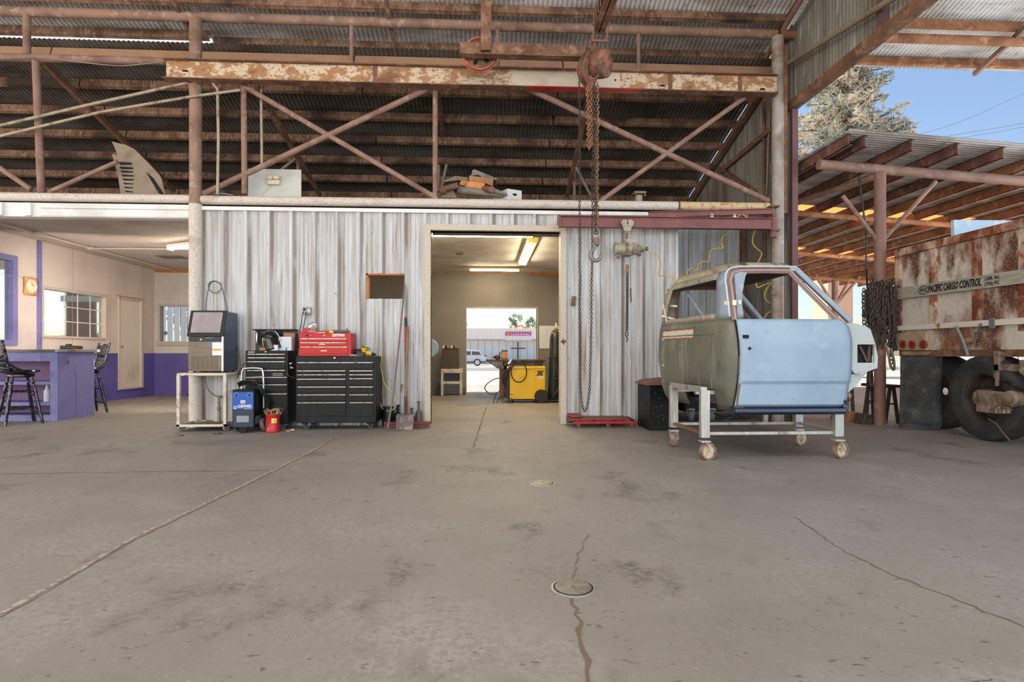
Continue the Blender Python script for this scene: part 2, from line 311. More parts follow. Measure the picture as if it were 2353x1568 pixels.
        o = bpy.data.objects.new(name, me); C.objects.link(o)
        if parent is not None: o.parent = parent
        else: o.location = org
        ORG[o.name] = org
        if label: o['label'] = label
        if cat: o['category'] = cat
        if group: o['group'] = group
        if kind: o['kind'] = kind
        if solid:
            md = o.modifiers.new('thickness', 'SOLIDIFY'); md.thickness = solid; md.offset = 0
        if bevel:
            md = o.modifiers.new('bevel', 'BEVEL'); md.width = bevel; md.segments = 2; md.limit_method = 'ANGLE'; md.angle_limit = .6
        if sub:
            md = o.modifiers.new('sub', 'SUBSURF'); md.levels = sub; md.render_levels = sub
        return o
def smooth(pts, sub=8):
    pts = [Vector(p) for p in pts]; out = []; n = len(pts)
    for i in range(n-1):
        p0, p1, p2, p3 = pts[max(i-1, 0)], pts[i], pts[i+1], pts[min(i+2, n-1)]
        for k in range(sub):
            t = k/sub; t2 = t*t; t3 = t2*t
            out.append(.5*((2*p1)+(-p0+p2)*t+(2*p0-5*p1+4*p2-p3)*t2+(-p0+3*p1-3*p2+p3)*t3))
    out.append(pts[-1]); return out
def T(name, label, cat, loc, group=None):
    o = bpy.data.objects.new(name, None); C.objects.link(o); o.location = loc; o.empty_display_size = .1
    ORG[o.name] = Vector(loc); o['label'] = label; o['category'] = cat
    if group: o['group'] = group
    return o
def copy_tree(o, parent=None):
    c = o.copy(); C.objects.link(c); c.parent = parent; ORG[c.name] = Vector((0, 0, 0))
    for ch in list(o.children): copy_tree(ch, c)
    return c
def text(body, loc, size, m, parent, name='lettering', R=None, width=None, ital=0, bold=0, align='CENTER'):
    """raised letters facing -Y unless R is given"""
    cu = bpy.data.curves.new('t', 'FONT'); cu.body = body; cu.size = size; cu.extrude = .0015; cu.align_x = align; cu.align_y = 'CENTER'
    cu.shear = ital; cu.offset = bold; cu.resolution_u = 2
    t = bpy.data.objects.new('t', cu); C.objects.link(t); bpy.context.view_layer.update()
    me = bpy.data.meshes.new_from_object(t.evaluated_get(bpy.context.evaluated_depsgraph_get()))
    bpy.data.objects.remove(t); bpy.data.curves.remove(cu)
    R = R or Matrix.Rotation(PI/2, 3, 'X')
    xs = [v.co.x for v in me.vertices]; k = (width/(max(xs)-min(xs))) if width else 1
    org = ORG[parent.name]
    for v in me.vertices: v.co = R@Vector((v.co.x*k, v.co.y, v.co.z))+Vector(loc)-org
    me.materials.clear(); me.materials.append(m)
    o = bpy.data.objects.new(name, me); C.objects.link(o); o.parent = parent; ORG[o.name] = org
    return o
RX90 = Matrix.Rotation(PI/2, 3, 'X'); RY90 = Matrix.Rotation(PI/2, 3, 'Y'); I3 = Matrix.Identity(3)
# ================================================================ THE SETTING
Y0 = 7.95; XL = -3.89; XC = 4.23; XR = 4.48; YB = 13.9; XO = -7.8; ZC = 2.98
def up_z(y): return 8.24-.303*y          # upper roof sheet
def lo_z(y): return 8.00-.303*y          # lower roof sheet
m = MB(); m.grid(lambda a, b: Vector((-14+26*a, -9+27*b, 0)), 2, 2)
m.add([(-14,-9,-.3),(12,-9,-.3),(12,18,-.3),(-14,18,-.3)], [(0,1,2,3)])
floor = m.build('floor', concrete, kind='structure')
def gz(y): return -.004 if y < 18 else -.004-.34*min(1, (y-18)/34)
ys = [-90, -30, -9, 10, 18, 22, 28, 34, 40, 46, 52, 60, 90, 260]; xs = [-200, -60, -14, 12, 40, 90, 240]
m = MB(); m.add([(x, y, gz(y)-(.004 if (x in (-14, 12) and y < 18) else 0)) for y in ys for x in xs],
    [(j*7+i, j*7+i+1, (j+1)*7+i+1, (j+1)*7+i) for j in range(13) for i in range(6) if not (i == 2 and 2 <= j < 4)])
m.build('ground_yard', yardm, kind='structure')
m = MB(); m.grid(lambda a, b: Vector((-160+400*a, 40+13*b, gz(40+13*b)+.02)), 1, 4)
m.build('road', asphalt, kind='structure')
# cracks and joints in the slab
def crack(pts, w, mt, name, jit=.012):
    m = MB(); pp = []
    q = [G(*p) for p in pts]
    for i in range(len(q)-1):
        n = max(2, int((q[i+1]-q[i]).length/.045))
        for k in range(n): pp.append(q[i].lerp(q[i+1], k/n)+Vector((random.uniform(-jit, jit), random.uniform(-jit, jit), 0)))
    pp.append(q[-1]); vs = []; fs = []
    for i, p in enumerate(pp):
        d = (pp[min(i+1, len(pp)-1)]-pp[max(i-1, 0)]).normalized(); a = Vector((-d.y, d.x, 0)); h = w*random.uniform(.35, 1)/2
        vs += [p+a*h+Vector((0, 0, .0015)), p-a*h+Vector((0, 0, .0015))]
    fs = [(2*i, 2*i+1, 2*i+3, 2*i+2) for i in range(len(pp)-1)]
    m.add(vs, fs).build(name, mt, floor)
crack([(0, 1412), (110, 1352), (300, 1240), (540, 1125), (720, 1036), (770, 1004)], .034, cementl, 'joint_filler', .006)
crack([(0, 1420), (112, 1358), (302, 1245), (542, 1128), (722, 1038), (772, 1005)], .012, crackd, 'joint_crack', .004)
crack([(1314, 1374), (1330, 1430), (1345, 1500), (1352, 1568)], .022, crackd, 'crack')
crack([(1320, 1328), (1328, 1280), (1352, 1228)], .010, crackd, 'crack')
crack([(1830, 1190), (1930, 1262), (2070, 1330), (2200, 1380), (2353, 1442)], .012, crackd, 'crack')
crack([(1087, 1030), (1106, 972), (1118, 935)], .028, crackd, 'joint_crack', .01)
crack([(0, 1090), (300, 1085), (620, 1082)], .014, crackd, 'joint_crack', .008)
crack([(960, 982), (1120, 981), (1290, 982)], .016, cementl, 'joint_filler', .008)
# floor drains
for i, (u, v, lb) in enumerate(((1317, 1352, 'large round floor cleanout cover nearest the camera, on the long floor crack'), (1246, 1111, 'small-looking round cleanout cover farther up the floor, left of the truck cab'))):
    g = G(u, v); t = T('drain_cover', lb, 'drain cover', g)
    MB().lathe([(.001, 0), (.094, 0), (.094, .003), (.086, .004), (.001, .004)], g, n=40).build('rim', steel, t)
    MB().lathe([(.077, .0041), (.085, .0041), (.085, .0048), (.077, .0048)], g, n=40).build('groove', darkhole, t)
    MB().lathe([(.001, .004), (.078, .004), (.078, .0065), (.001, .0065)], g, n=40).build('lid', drainm, t)
    MB().lathe([(.001, .0065), (.009, .0065), (.009, .0075), (.001, .0075)], g, n=12).build('screw', crackd, t)

# ---- white ribbed wall with the big doorway and the small opening
def ribs(m, x0, x1, z0, z1, y, per=.305, x_start=XL):
    prof = [(0, 0), (.018, -.030), (.060, -.030), (.078, 0), (.118, 0), (.126, -.007), (.138, -.007), (.146, 0),
            (.184, 0), (.192, -.007), (.204, -.007), (.212, 0), (.250, 0), (.256, -.005), (.266, -.005), (.272, 0)]
    pts = []; k0 = int(math.floor((x0-x_start)/per))-1; k = k0
    while x_start+k*per < x1+per:
        for a, d in prof: pts.append((x_start+k*per+a, d))
        k += 1
    out = []
    def at(x):
        for (a, d), (b, e) in zip(pts, pts[1:]):
            if a <= x <= b: return d+(e-d)*((x-a)/(b-a) if b > a else 0)
        return 0
    out = [(x0, at(x0))]+[p for p in pts if x0 < p[0] < x1]+[(x1, at(x1))]
    vs = []
    for x, d in out: vs += [(x, y+d, z0), (x, y+d, z1)]
    m.add(vs, [(2*i, 2*i+2, 2*i+3, 2*i+1) for i in range(len(out)-1)])
dx0, dx1, dz = P(990, 532, Y0).x, P(1287, 532, Y0).x, P(1100, 532, Y0).z
hx0, hx1, hz0, hz1 = P(842, 0, Y0).x, P(930, 0, Y0).x, P(0, 687, Y0).z, P(880, 629, Y0).z
hz0 = P(880, 687, Y0).z
xe = P(1555, 500, Y0).x
m = MB()
for a in ((XL, hx0, 0, ZC), (hx0, hx1, 0, hz0), (hx0, hx1, hz1, ZC), (hx1, dx0, 0, ZC), (dx0, dx1, dz, ZC), (dx1, xe, 0, ZC)):
    ribs(m, a[0], a[1], a[2], a[3], Y0)
wf = m.build('wall_front', whitewall, kind='structure', smooth_=0)
m = MB()
for a in ((XL, hx0, 0, ZC), (hx0, hx1, 0, hz0), (hx0, hx1, hz1, ZC), (hx1, dx0, 0, ZC), (dx0, dx1, dz, ZC), (dx1, xe, 0, ZC)):
    m.box(a[0], Y0+.002, a[2], a[1], Y0+.12, a[3])
m.build('wall_front_backing', innerw, wf)
MB().box(xe-.03, Y0-.035, 0, xe+.01, Y0+.12, ZC).build('corner_flashing', whitewall, wf)
# door frame of the big opening
d1 = T('door_2', 'x', 'x', (dx0, Y0, 0)); del d1['label']; del d1['category']; d1['kind'] = 'structure'
w = .085
MB().box(dx0-w, Y0-.06, 0, dx0, Y0+.14, dz+w).build('jamb', cream, d1, bevel=.005)
MB().box(dx1, Y0-.06, 0, dx1+w, Y0+.14, dz+w).build('jamb', cream, d1, bevel=.005)
MB().box(dx0, Y0-.06, dz, dx1, Y0+.14, dz+w).build('lintel', cream, d1, bevel=.005)
MB().box(dx0+.012, Y0+.14, dz-.03, dx1, Y0+.16, dz).build('dark_edge', steeldark, d1)
# rough wood in the small opening
m = MB(); m.box(hx0, Y0-.012, hz1-.022, hx1, Y0+.12, hz1).box(hx0, Y0-.012, hz0, hx0+.022, Y0+.12, hz1)
m.build('trim_1', rawwood, kind='structure')
# trim strip along top of wall: flashing and pipe chord
a = P(467, 480, Y0-.05); 
m = MB(); m.box(XL+.06, Y0-.055, ZC-.03, xe, Y0+.03, ZC+.02); m.build('trim_2', whitewood, kind='structure')
m = MB(); m.box(-12, Y0+.12, ZC+.10, xe, YB, ZC+.13); m.build('ceiling_loft_deck', mat('loft_deck', (150, 134, 116), [((120, 104, 88), 3, .45, .65, V1)], rough=.9), kind='structure')
m = MB(); m.box(-12, Y0+.02, ZC+.17, xe+.02, Y0+.14, ZC+.185); m.build('trim_3', chrome if 0 else mat('deck_edge', (176, 176, 172), rough=.5, metal=.3), kind='structure')
# left office header: white boards under the truss
zb0, zb1 = P(300, 502, Y0).z, P(300, 470, Y0).z
m = MB(); m.box(-12, Y0-.03, zb0, XL-.07, Y0+.12, zb1)
m.box(P(90, 0, Y0-.04).x, Y0-.045, zb0+.01, XL-.075, Y0-.03, zb1-.085).box(P(90, 0, Y0-.04).x, Y0-.05, zb1-.075, XL-.075, Y0-.03, zb1-.01)
for u in (0, 66): x = P(u, 480, Y0-.04).x; m.box(x-.03, Y0-.075, zb0+.005, x+.05, Y0-.03, zb1-.01)
m.build('wall_office_header', whitewood, kind='structure', bevel=.004)
# ceilings (two rooms)
m = MB(); m.box(-12, Y0+.12, ZC, XL-.1, YB+.1, ZC+.06); m.build('ceiling_office', ceilo, kind='structure')
m = MB(); m.box(XL+.02, Y0+.12, ZC, xe, YB+.1, ZC+.06); m.build('ceiling_workroom', ceilm, kind='structure')
# office left wall, with openings (two windows and a door)
def grow(hs): return [(h[0]-.018, h[1]+.018, h[2]-(.018 if h[2] > .02 else 0), h[3]+.018) for h in hs]
def wallX(m, X, y0, y1, z0, z1, holes, th=-.12):
    holes = grow(holes)
    ysx = sorted({y0, y1, *[h[0] for h in holes], *[h[1] for h in holes]})
    for a, b in zip(ysx, ysx[1:]):
        hs = sorted([h for h in holes if h[0] <= a+1e-6 and h[1] >= b-1e-6], key=lambda h: h[2]); z = z0
        for h in hs: 
            if h[2] > z: m.box(X, a, z, X+th, b, h[2])
            z = h[3]
        if z < z1: m.box(X, a, z, X+th, b, z1)
def wallY(m, Y, x0, x1, z0, z1, holes, th=.12):
    holes = grow(holes) if holes[0][2] > .02 else holes
    xsx = sorted({x0, x1, *[h[0] for h in holes], *[h[1] for h in holes]})
    for a, b in zip(xsx, xsx[1:]):
        hs = sorted([h for h in holes if h[0] <= a+1e-6 and h[1] >= b-1e-6], key=lambda h: h[2]); z = z0
        for h in hs:
            if h[2] > z: m.box(a, Y, z, b, Y+th, h[2])
            z = h[3]
        if z < z1: m.box(a, Y, z, b, Y+th, z1)
wA = (PX(-60, 700, XO).y, PX(27, 700, XO).y, 1.22, 2.53)
wB = (PX(98, 700, XO).y, PX(240, 700, XO).y, 1.32, 2.15)
dr = (PX(272, 700, XO).y, PX(325, 700, XO).y, .24, 2.19)
m = MB(); wallX(m, XO, 8.6, YB, 0, ZC, [wA, wB, dr]); m.build('wall_left', officew, kind='structure')
m = MB()
for y in (11.2, 12.3, 13.45): m.box(XO, y-.004, 1.0, XO+.003, y+.004, ZC)
m.box(XO, 8.6, 2.28, XO+.003, 10.3, 2.287)
m.build('panel_seam', mat('seam', (168, 154, 142), rough=.8), bpy.data.objects['wall_left'])
# painted batten and window surround
m = MB(); yb = PX(87, 700, XO).y; m.box(XO, yb-.03, 0, XO+.05, yb+.03, ZC-.02)
m.build('trim_4', purple, kind='structure')
def windowX(name, h, fm, fw=.05, glassm=glass, grid=None, prot=.03, xw=XO):
    t = bpy.data.objects.new(name, None); C.objects.link(t); t.location = (xw, (h[0]+h[1])/2, h[2]); ORG[t.name] = Vector(t.location); t['kind'] = 'structure'
    m = MB(); y0, y1, z0, z1 = h
    m.box(xw-.12, y0-fw, z0-fw, xw+prot, y0, z1+fw).box(xw-.12, y1, z0-fw, xw+prot, y1+fw, z1+fw).box(xw-.12, y0, z0-fw, xw+prot, y1, z0).box(xw-.12, y0, z1, xw+prot, y1, z1+fw)
    m.build('window_frame', fm, t, bevel=.004)
    MB().box(xw-.065, y0, z0, xw-.059, y1, z1).build('pane', glassm, t)
    if grid:
        m = MB(); g0, ny, nz = grid
        for i in range(ny): y = g0+(y1-g0)*i/(ny); m.box(xw-.055, y-.009, z0, xw-.045, y+.009, z1)
        for j in range(1, nz): z = z0+(z1-z0)*j/nz; m.box(xw-.055, g0, z-.009, xw-.045, y1, z+.009)
        m.build('muntin', whitewood, t)
    return t
windowX('window_1', wA, purple, fw=.09)
windowX('window_2', wB, cream, fw=.045, grid=(PX(154, 700, XO).y, 3, 3))
# door in office left wall
t = bpy.data.objects.new('door_1', None); C.objects.link(t); t.location = (XO, dr[0], dr[2]); ORG[t.name] = Vector(t.location); t['kind'] = 'structure'
m = MB(); m.box(XO-.12, dr[0]-.015, dr[2]-.03, XO+.03, dr[0]+.02, dr[3]+.03).box(XO-.12, dr[1]-.05, dr[2]-.03, XO+.035, dr[1]+.03, dr[3]+.03).box(XO-.12, dr[0], dr[3]-.02, XO+.03, dr[1], dr[3]+.03).box(XO-.12, dr[0], dr[2]-.03, XO+.04, dr[1], dr[2])
m.build('door_frame', cream, t)
MB().box(XO-.06, dr[0]+.02, dr[2], XO-.015, dr[1]-.05, dr[3]-.02).build('door_leaf', doorw, t)
kb = Vector((XO, dr[0]+.09, 1.14)); MB().lathe([(.01, 0), (.01, .03), (.025, .035), (.028, .05), (.018, .06), (.001, .062)], kb-Vector((.015, 0, 0)), RY90, 14).build('door_handle', chrome, t)
MB().box(XO, dr[0]-.05, dr[3]+.03, XO+.015, dr[1]+.1, dr[3]+.05).build('raw_edge', rawwood, t)
# rear wall of both rooms
ow = (P(369, 0, YB).x, P(443, 0, YB).x, P(400, 785, YB).z, P(400, 704, YB).z)
dw = (P(1071, 0, YB).x, P(1233, 0, YB).x, 0, P(1150, 708, YB).z)
XP = XL+.0
m = MB(); wallY(m, YB, -8.2, XP, 0, ZC, [ow]); m.build('wall_office_rear', officeb, kind='structure')
m = MB(); wallY(m, YB, XP, xe+.02, 0, ZC, [dw]); m.build('wall_workroom_rear', innerw, kind='structure')
m = MB()
for u in (1100, 1207): x = P(u, 650, YB).x; m.box(x-.006, YB-.003, dw[3]+.02, x+.006, YB, ZC)
m.build('panel_seam', mat('seam2', (140, 126, 108), rough=.8), bpy.data.objects['wall_workroom_rear'])
m = MB(); m.box(P(1220, 0, YB).x, YB-.012, ZC-.07, xe-.1, YB, ZC-.0).box(P(990, 0, YB).x, YB-.012, ZC-.018, P(1220, 0, YB).x, YB, ZC); m.build('trim_5', rawwood, kind='structure')
m = MB(); m.box(-7.8, YB-.012, ZC-.06, XL-.1, YB, ZC); m.build('trim_6', rawwood, kind='structure')
# rear doorway
t = bpy.data.objects.new('door_3', None); C.objects.link(t); t.location = (dw[0], YB, 0); ORG[t.name] = Vector(t.location); t['kind'] = 'structure'
m = MB(); m.box(dw[0]-.001, YB-.01, 0, dw[0]+.012, YB+.13, dw[3]).box(dw[1], YB-.01, 0, dw[1]+.03, YB+.13, dw[3]+.02).box(dw[0], YB-.01, dw[3], dw[1], YB+.13, dw[3]+.02)
m.build('jamb', cream, t)
# rear window of the office
t = bpy.data.objects.new('window_3', None); C.objects.link(t); t.location = (ow[0], YB, ow[2]); ORG[t.name] = Vector(t.location); t['kind'] = 'structure'
m = MB(); f = .045; m.box(ow[0]-f, YB-.03, ow[2]-f, ow[0], YB+.13, ow[3]+f).box(ow[1], YB-.03, ow[2]-f, ow[1]+f, YB+.13, ow[3]+f).box(ow[0], YB-.03, ow[3], ow[1], YB+.13, ow[3]+f).box(ow[0]-.08, YB-.05, ow[2]-.1, ow[1]+.08, YB+.13, ow[2])
m.build('window_frame', mat('window_trim_grey', (176, 166, 154), rough=.7), t)
MB().box(ow[0], YB+.06, ow[2], ow[1], YB+.066, ow[3]).build('pane', glass, t)
q = P(380, 766, YB+.05); MB().lathe([(.001, 0), (.05, 0), (.05, .003), (.001, .003)], q, RX90, 20).build('round_sticker', mat('sticker_green', (96, 130, 116), rough=.6), t)
m = MB(); m.box(ow[0]-.2, YB-.006, ow[3]+.1, XL-.1, YB, ow[3]+.13); m.build('trim_7', cream, kind='structure')
# partition between rooms, work-room right wall, back of recess
m = MB(); m.box(XL-.1, Y0+.12, 0, XL+.02, YB, ZC); m.build('wall_partition', officeb, kind='structure')
m = MB(); m.box(xe-.1, Y0+.12, 0, xe, YB, ZC); m.build('wall_workroom_right', innerw, kind='structure')
YR = PX(1712, 700, XR).y
m = MB(); ribs(m, xe, XR-.02, 0, 3.24, YR, x_start=xe+.1); m.box(xe, YR+.03, 0, XR-.02, YR+.1, 3.24); m.build('wall_recess', greywall, kind='structure', smooth_=0)
m = MB(); m.box(xe-.02, YR-.04, 3.24, XR-.02, YR+.1, 3.28); m.build('trim_8', steeldark, kind='structure')
# right side wall (corrugated), from the opening's edge back to the eave
def corrX(m, X, y0, y1, z0f, z1f, pitch=.068, amp=.009):
    n = max(1, int((y1-y0)/pitch*6)); vs = []
    for i in range(n+1):
        y = y0+(y1-y0)*i/n; x = X+amp*math.sin(2*PI*y/pitch); vs += [(x, y, z0f(y)), (x, y, z1f(y))]
    m.add(vs, [(2*i, 2*i+2, 2*i+3, 2*i+1) for i in range(n)])
YE = PX(1820, 500, XR).y
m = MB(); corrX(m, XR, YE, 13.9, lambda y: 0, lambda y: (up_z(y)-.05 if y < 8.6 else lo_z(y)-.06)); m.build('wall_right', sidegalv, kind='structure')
# header above the side opening
zh = PX(1784, 275, XR).z-.02
m = MB(); corrX(m, XR+.03, -7, YE+.05, lambda y: zh, lambda y: up_z(max(y, .6))-.05 if y > .6 else up_z(.6)-.3*(.6-y)); m.build('wall_right_header', sidegalv, kind='structure')
m = MB(); m.box(XR-.06, -7, zh-.02, XR+.07, YE+.1, zh).box(XR-.06, -7, zh, XR-.045, YE+.1, zh+.09); m.build('trim_9', maroon if 0 else rust, kind='structure')
m = MB(); m.box(XR-.015, YE-.035, 0, XR+.07, YE+.015, zh-.02); m.build('trim_10', mat('maroon_trim', (110, 78, 76), rough=.6), kind='structure')
# ================================================================ ROOFS AND STEEL
for q_ in (0,): pass
X_ = Vector((1, 0, 0)); Z_ = Vector((0, 0, 1))
def slope(y0, y1, f): a = Vector((0, y0, f(y0))); b = Vector((0, y1, f(y1))); return (b-a).normalized(), (b-a).length
up = T('main_roof', 'high corrugated metal roof over the open bay, nearest overhead, with rusty purlins', 'roof', (0, 0, 5.5))
def sheet(name, x0, x1, y0, y1, f, mt, par):
    d, l = slope(y0, y1, f); m = MB(); m.corr((x0, y0, f(y0)), X_, x1-x0, d, l, Vector((0, -d.z, d.y)), .068, .009)
    return m.build(name, mt, par)
sheet('roof_sheet', -14, XL-.1, .6, 8.57, up_z, galv, up)
sheet('roof_sheet', XL-.1, XR, .6, 8.70, up_z, galv, up)
sheet('roof_sheet', XR, 12, .6, 8.757, up_z, galv, up)
fr_z = lambda y: up_z(.6)-.3*(.6-y)
sheet('roof_sheet', -14, 12, -9, .6, fr_z, galv, up)
def cbeam(m, x0, x1, y, zc, h=.15, w=.055, th=.012, sl_=-.29):
    # C purlin: web faces the camera, flanges behind; tilted with the roof
    R = Matrix.Rotation(sl_, 3, 'X')
    c = Vector(((x0+x1)/2, y, zc)); L = x1-x0
    m.obox(c, (L, th, h), R); 
    for s_ in (-1, 1): m.obox(c+R@Vector((0, w/2, s_*(h/2-th/2))), (L, w, th), R)
for y, (x0, x1) in ((8.40, (-14, XL-.06)), (8.5, (XL-.04, XR-.1)), (7.845, (-14, XR-.1)), (7.0, (-14, XR-.1)), (5.6, (-14, XR-.1)), (4.2, (-14, XR-.1)), (2.8, (-14, XR-.1)), (1.4, (-14, XR-.1))):
    m = MB(); cbeam(m, x0, x1, y, up_z(y)-.085, .13); m.build('purlin', rustpurlin, up)
    if y != 8.40: m = MB(); cbeam(m, XR+.12, 12, y, up_z(y)-.085, .13); m.build('purlin', orangerust, up)
for u, v in ((470, 95), (912, 110), (1745, 130), (2238, 166)):
    x = P(u, v, 8.6).x; m = MB(); m.bar((x, 1.0, up_z(1.0)-.22), (x, 8.60, up_z(8.6)-.20), .045, .075); m.build('rafter', mauve if u > 1000 else rustpurlin, up)
lo = T('rear_roof', 'low corrugated roof sloping down behind the truss, over the loft', 'roof', (0, 8.4, 4))
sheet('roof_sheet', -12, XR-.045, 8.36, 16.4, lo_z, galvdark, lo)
for k in range(9):
    y = 8.47+.575*k
    for x0, x1 in ((-12, -6.2), (-6.18, -1.9), (-1.88, 1.2), (1.22, XR-.05)):
        m = MB(); cbeam(m, x0, x1, y, lo_z(y)-.09, .13); m.build('purlin', rustpurlin if k else tan, lo)
for (u0, v0), (u1, v1), yy in (((95, 138), (400, 438), 8.3), ((590, 200), (735, 448), 8.5), ((1003, 205), (1036, 410), 8.6), ((1360, 200), (1303, 448), 8.5)):
    a = P(u0, v0, yy); b = PX(u1, v1, a.x); MB().bar(a, b, .06, .09).build('rafter', rust, lo)
for (u, v0, v1, yy) in ((685, 355, 400, 10.6), (1008, 380, 440, 10.6), (1320, 380, 460, 10.6)):
    MB().tube(P(u, v0, yy), P(u, v1, yy), .03).build('post', mauve, lo)
for a, b, yy in (((1026, 378), (1010, 450), 10.2), ((1320, 378), (1362, 458), 10.2), ((685, 360), (640, 395), 10.4)):
    MB().tube(P(*a, yy), P(*b, yy), .025).build('knee_brace', dustlead, lo)
# side-wall frame seen behind the column
m = MB(); y0, y1 = 8.7, 12.9
m.bar((XR-.09, y0, lo_z(y0)-.22), (XR-.09, y1, lo_z(y1)-.22), .08, .10); m.build('rake_beam', rust, lo)
fr = T('side_wall_frame', 'thin rusty framing pipes against the right corrugated side wall', 'frame', (XR-.08, YR, 0))
MB().box(XR-.10, YR-.09, 0, XR-.02, YR-.01, 3.24).build('corner_post', rust, fr)
a = PX(1766, 300, XR-.06); b = PX(1655, 395, XR-.06); MB().tube(a, b, .04).build('diagonal', rust, fr)
a = PX(1650, 385, XR-.05); b = PX(1735, 440, XR-.05); MB().tube(a, b, .03).build('diagonal', rust, fr)
MB().tube(PX(1754, 235, XR-.03), PX(1758, 650, XR-.03), .022).build('thin_pipe', rust, fr)
MB().tube(PX(1769, 250, XR-.03), PX(1761, 450, XR-.03), .016).build('conduit', dustlead, fr)
MB().tube(PX(1646, 390, XR-.05), PX(1646, 470, XR-.05), .02).build('post', rust, fr)

# columns
def column(name, x, label, z1, mt, r=.077):
    t = T(name, label, 'column', (x, Y0, 0)); MB().tube((x, Y0-.05, 0), (x, Y0-.05, z1), r, 24).build('shaft', mt, t)
    MB().box(x-.11, Y0-.16, 0, x+.11, Y0+.06, .012).build('base_plate', rust, t); return t
cl = T('steel_column', 'round pipe column between the purple-walled office and the white siding, pinkish brown above and white below', 'column', (XL, Y0, 0))
MB().tube((XL, Y0-.05, 0), (XL, Y0-.05, 3.02), .084, 24).build('white_shaft', whitepipe, cl)
MB().tube((XL, Y0-.05, 3.02), (XL, Y0-.05, 5.53), .078, 24).build('shaft', columnm, cl)
MB().prism([(P(430, 176, Y0-.1).x, P(430, 176, Y0-.1).z), (P(447, 176, Y0-.1).x, P(447, 176, Y0-.1).z), (P(447, 176, Y0-.1).x, P(447, 262, Y0-.1).z)], 'y', Y0-.12, Y0-.09).build('gusset', columnm, cl)
cr = T('steel_column', 'tall grey-brown corner column right of the white siding carrying the maroon jib crane', 'column', (XC, Y0, 0))
MB().tube((XC, Y0-.05, 0), (XC, Y0-.05, 5.53), .082, 24).build('shaft', mat('column_grey', (160, 150, 142), [((134, 112, 96), 3, .45, .65, V1), ((178, 172, 168), 5, .55, .7, V1)], rough=.6), cr)
MB().box(XC+.05, Y0-.09, 3.0, XC+.12, Y0-.03, 5.4).build('conduit_strip', rust, cr)
q = P(1778, 672, Y0-.15); MB().box(q.x-.03, q.y-.02, q.z-.03, q.x+.03, q.y+.03, q.z+.03).build('hook_box', dustlead, cr)
# trusses
def pipes(t, lst, mt, y, nm):
    for (a, b, r) in lst: MB().tube(P(*a, y), P(*b, y), r, 14).build(nm, mt, t)
tc = T('pipe_truss', 'welded pipe truss with crossing diagonals above the white ribbed wall', 'truss', (0, Y0, 3.1))
zt = 3.10
MB().tube((XL+.07, Y0-.02, zt-.01), (P(1555, 470, Y0).x, Y0-.02, zt+.0), .062, 16).build('bottom_chord', whitepipe, tc)
MB().tube((P(1560, 470, Y0).x, Y0-.02, zt-.0), (XC-.12, Y0-.02, zt+.0), .062, 16).build('bottom_chord', mat('orange_white_pipe', (206, 180, 142), [((180, 124, 72), 14, .52, .64, V1)], rough=.7), tc)
MB().tube((XL+.07, Y0, 4.98), (XC-.10, Y0, 4.98), .052, 14).build('middle_chord', mauve, tc)
pipes(tc, [((467, 446), (992, 200), .040), ((555, 195), (1006, 457), .036), ((1212, 203), (1766, 462), .040), ((1380, 462), (1710, 225), .034)], mauve, Y0-.01, 'diagonal')
pipes(tc, [((560, 203), (562, 446), .038), ((1000, 203), (1000, 452), .036)], mauve, Y0-.01, 'vertical')
tl = T('pipe_truss', 'pipe truss above the office opening, left of the first column', 'truss', (-7, Y0, 3.0))
MB().tube((-12, Y0-.02, zt+.0), (XL-.07, Y0-.02, zt+.0), .058, 16).build('bottom_chord', whitepipe, tl)
MB().tube((-12, Y0, 4.98), (XL-.07, Y0, 4.98), .052, 14).build('middle_chord', mauve, tl)
pipes(tl, [((82, 133), (95, 444), .046)], mauve, Y0-.01, 'vertical')
pipes(tl, [((112, 442), (270, 372), .03), ((-60, 345), (72, 436), .034)], mauve, Y0+.02, 'diagonal')
eb = T('eave_pipe', 'long horizontal eave pipe on short posts just under the high roof', 'beam', (0, Y0, 5.5))
MB().tube((-14, Y0, 5.60), (XC, Y0, 5.60), .066, 16).build('pipe', columnm, eb)
MB().tube((XC+.05, Y0, 5.60), (12, Y0, 5.60), .066, 16).build('pipe', orangerust, eb)
for u, r in ((62, .045), (808, .03), (1144, .026), (1467, .028)):
    x = P(u, 100, Y0).x; MB().tube((x, Y0, 5.02), (x, Y0, 5.56), r, 12).build('post', mauve, eb)
# the big rusty painted beam
zb = 4.77-.0; yb = Y0-.20
bm_ = T('steel_beam', 'long channel beam with flaking white paint and orange rust spanning between the columns', 'beam', (0, yb, zb))
xl, xr = P(382, 165, yb).x, P(1785, 200, yb).x
xa, xb2 = P(1178, 180, yb).x, P(1425, 190, yb).x
for x0, x1, mt in ((xl, xa, beamm), (xa, xb2, beamwhite), (xb2, xr, beamm)):
    MB().box(x0, yb, zb-.12, x1, yb+.012, zb+.12).build('web', mt, bm_)
MB().box(xl-.02, yb-.06, zb+.12, xr, yb+.08, zb+.132).build('top_flange', rust, bm_)
MB().box(xl-.02, yb-.06, zb-.132, xa+.2, yb+.08, zb-.12).build('bottom_flange', rust, bm_)
MB().box(xa+.2, yb-.06, zb-.132, P(1470, 190, yb).x, yb+.08, zb-.12).build('bottom_flange', redpaint, bm_)
MB().box(P(1470, 190, yb).x, yb-.06, zb-.132, xr, yb+.08, zb-.12).build('bottom_flange', rust, bm_)
m = MB()
for u, v in ((426, 163), (1522, 197), (1752, 205)):
    q = P(u, v, yb); m.box(q.x-.035, yb-.003, q.z-.012, q.x+.035, yb, q.z+.012)
for u, v in ((1414, 184), (1414, 204)):
    q = P(u, v, yb); m.lathe([(.001, 0), (.014, 0), (.014, .003), (.001, .003)], q, RX90, 12)
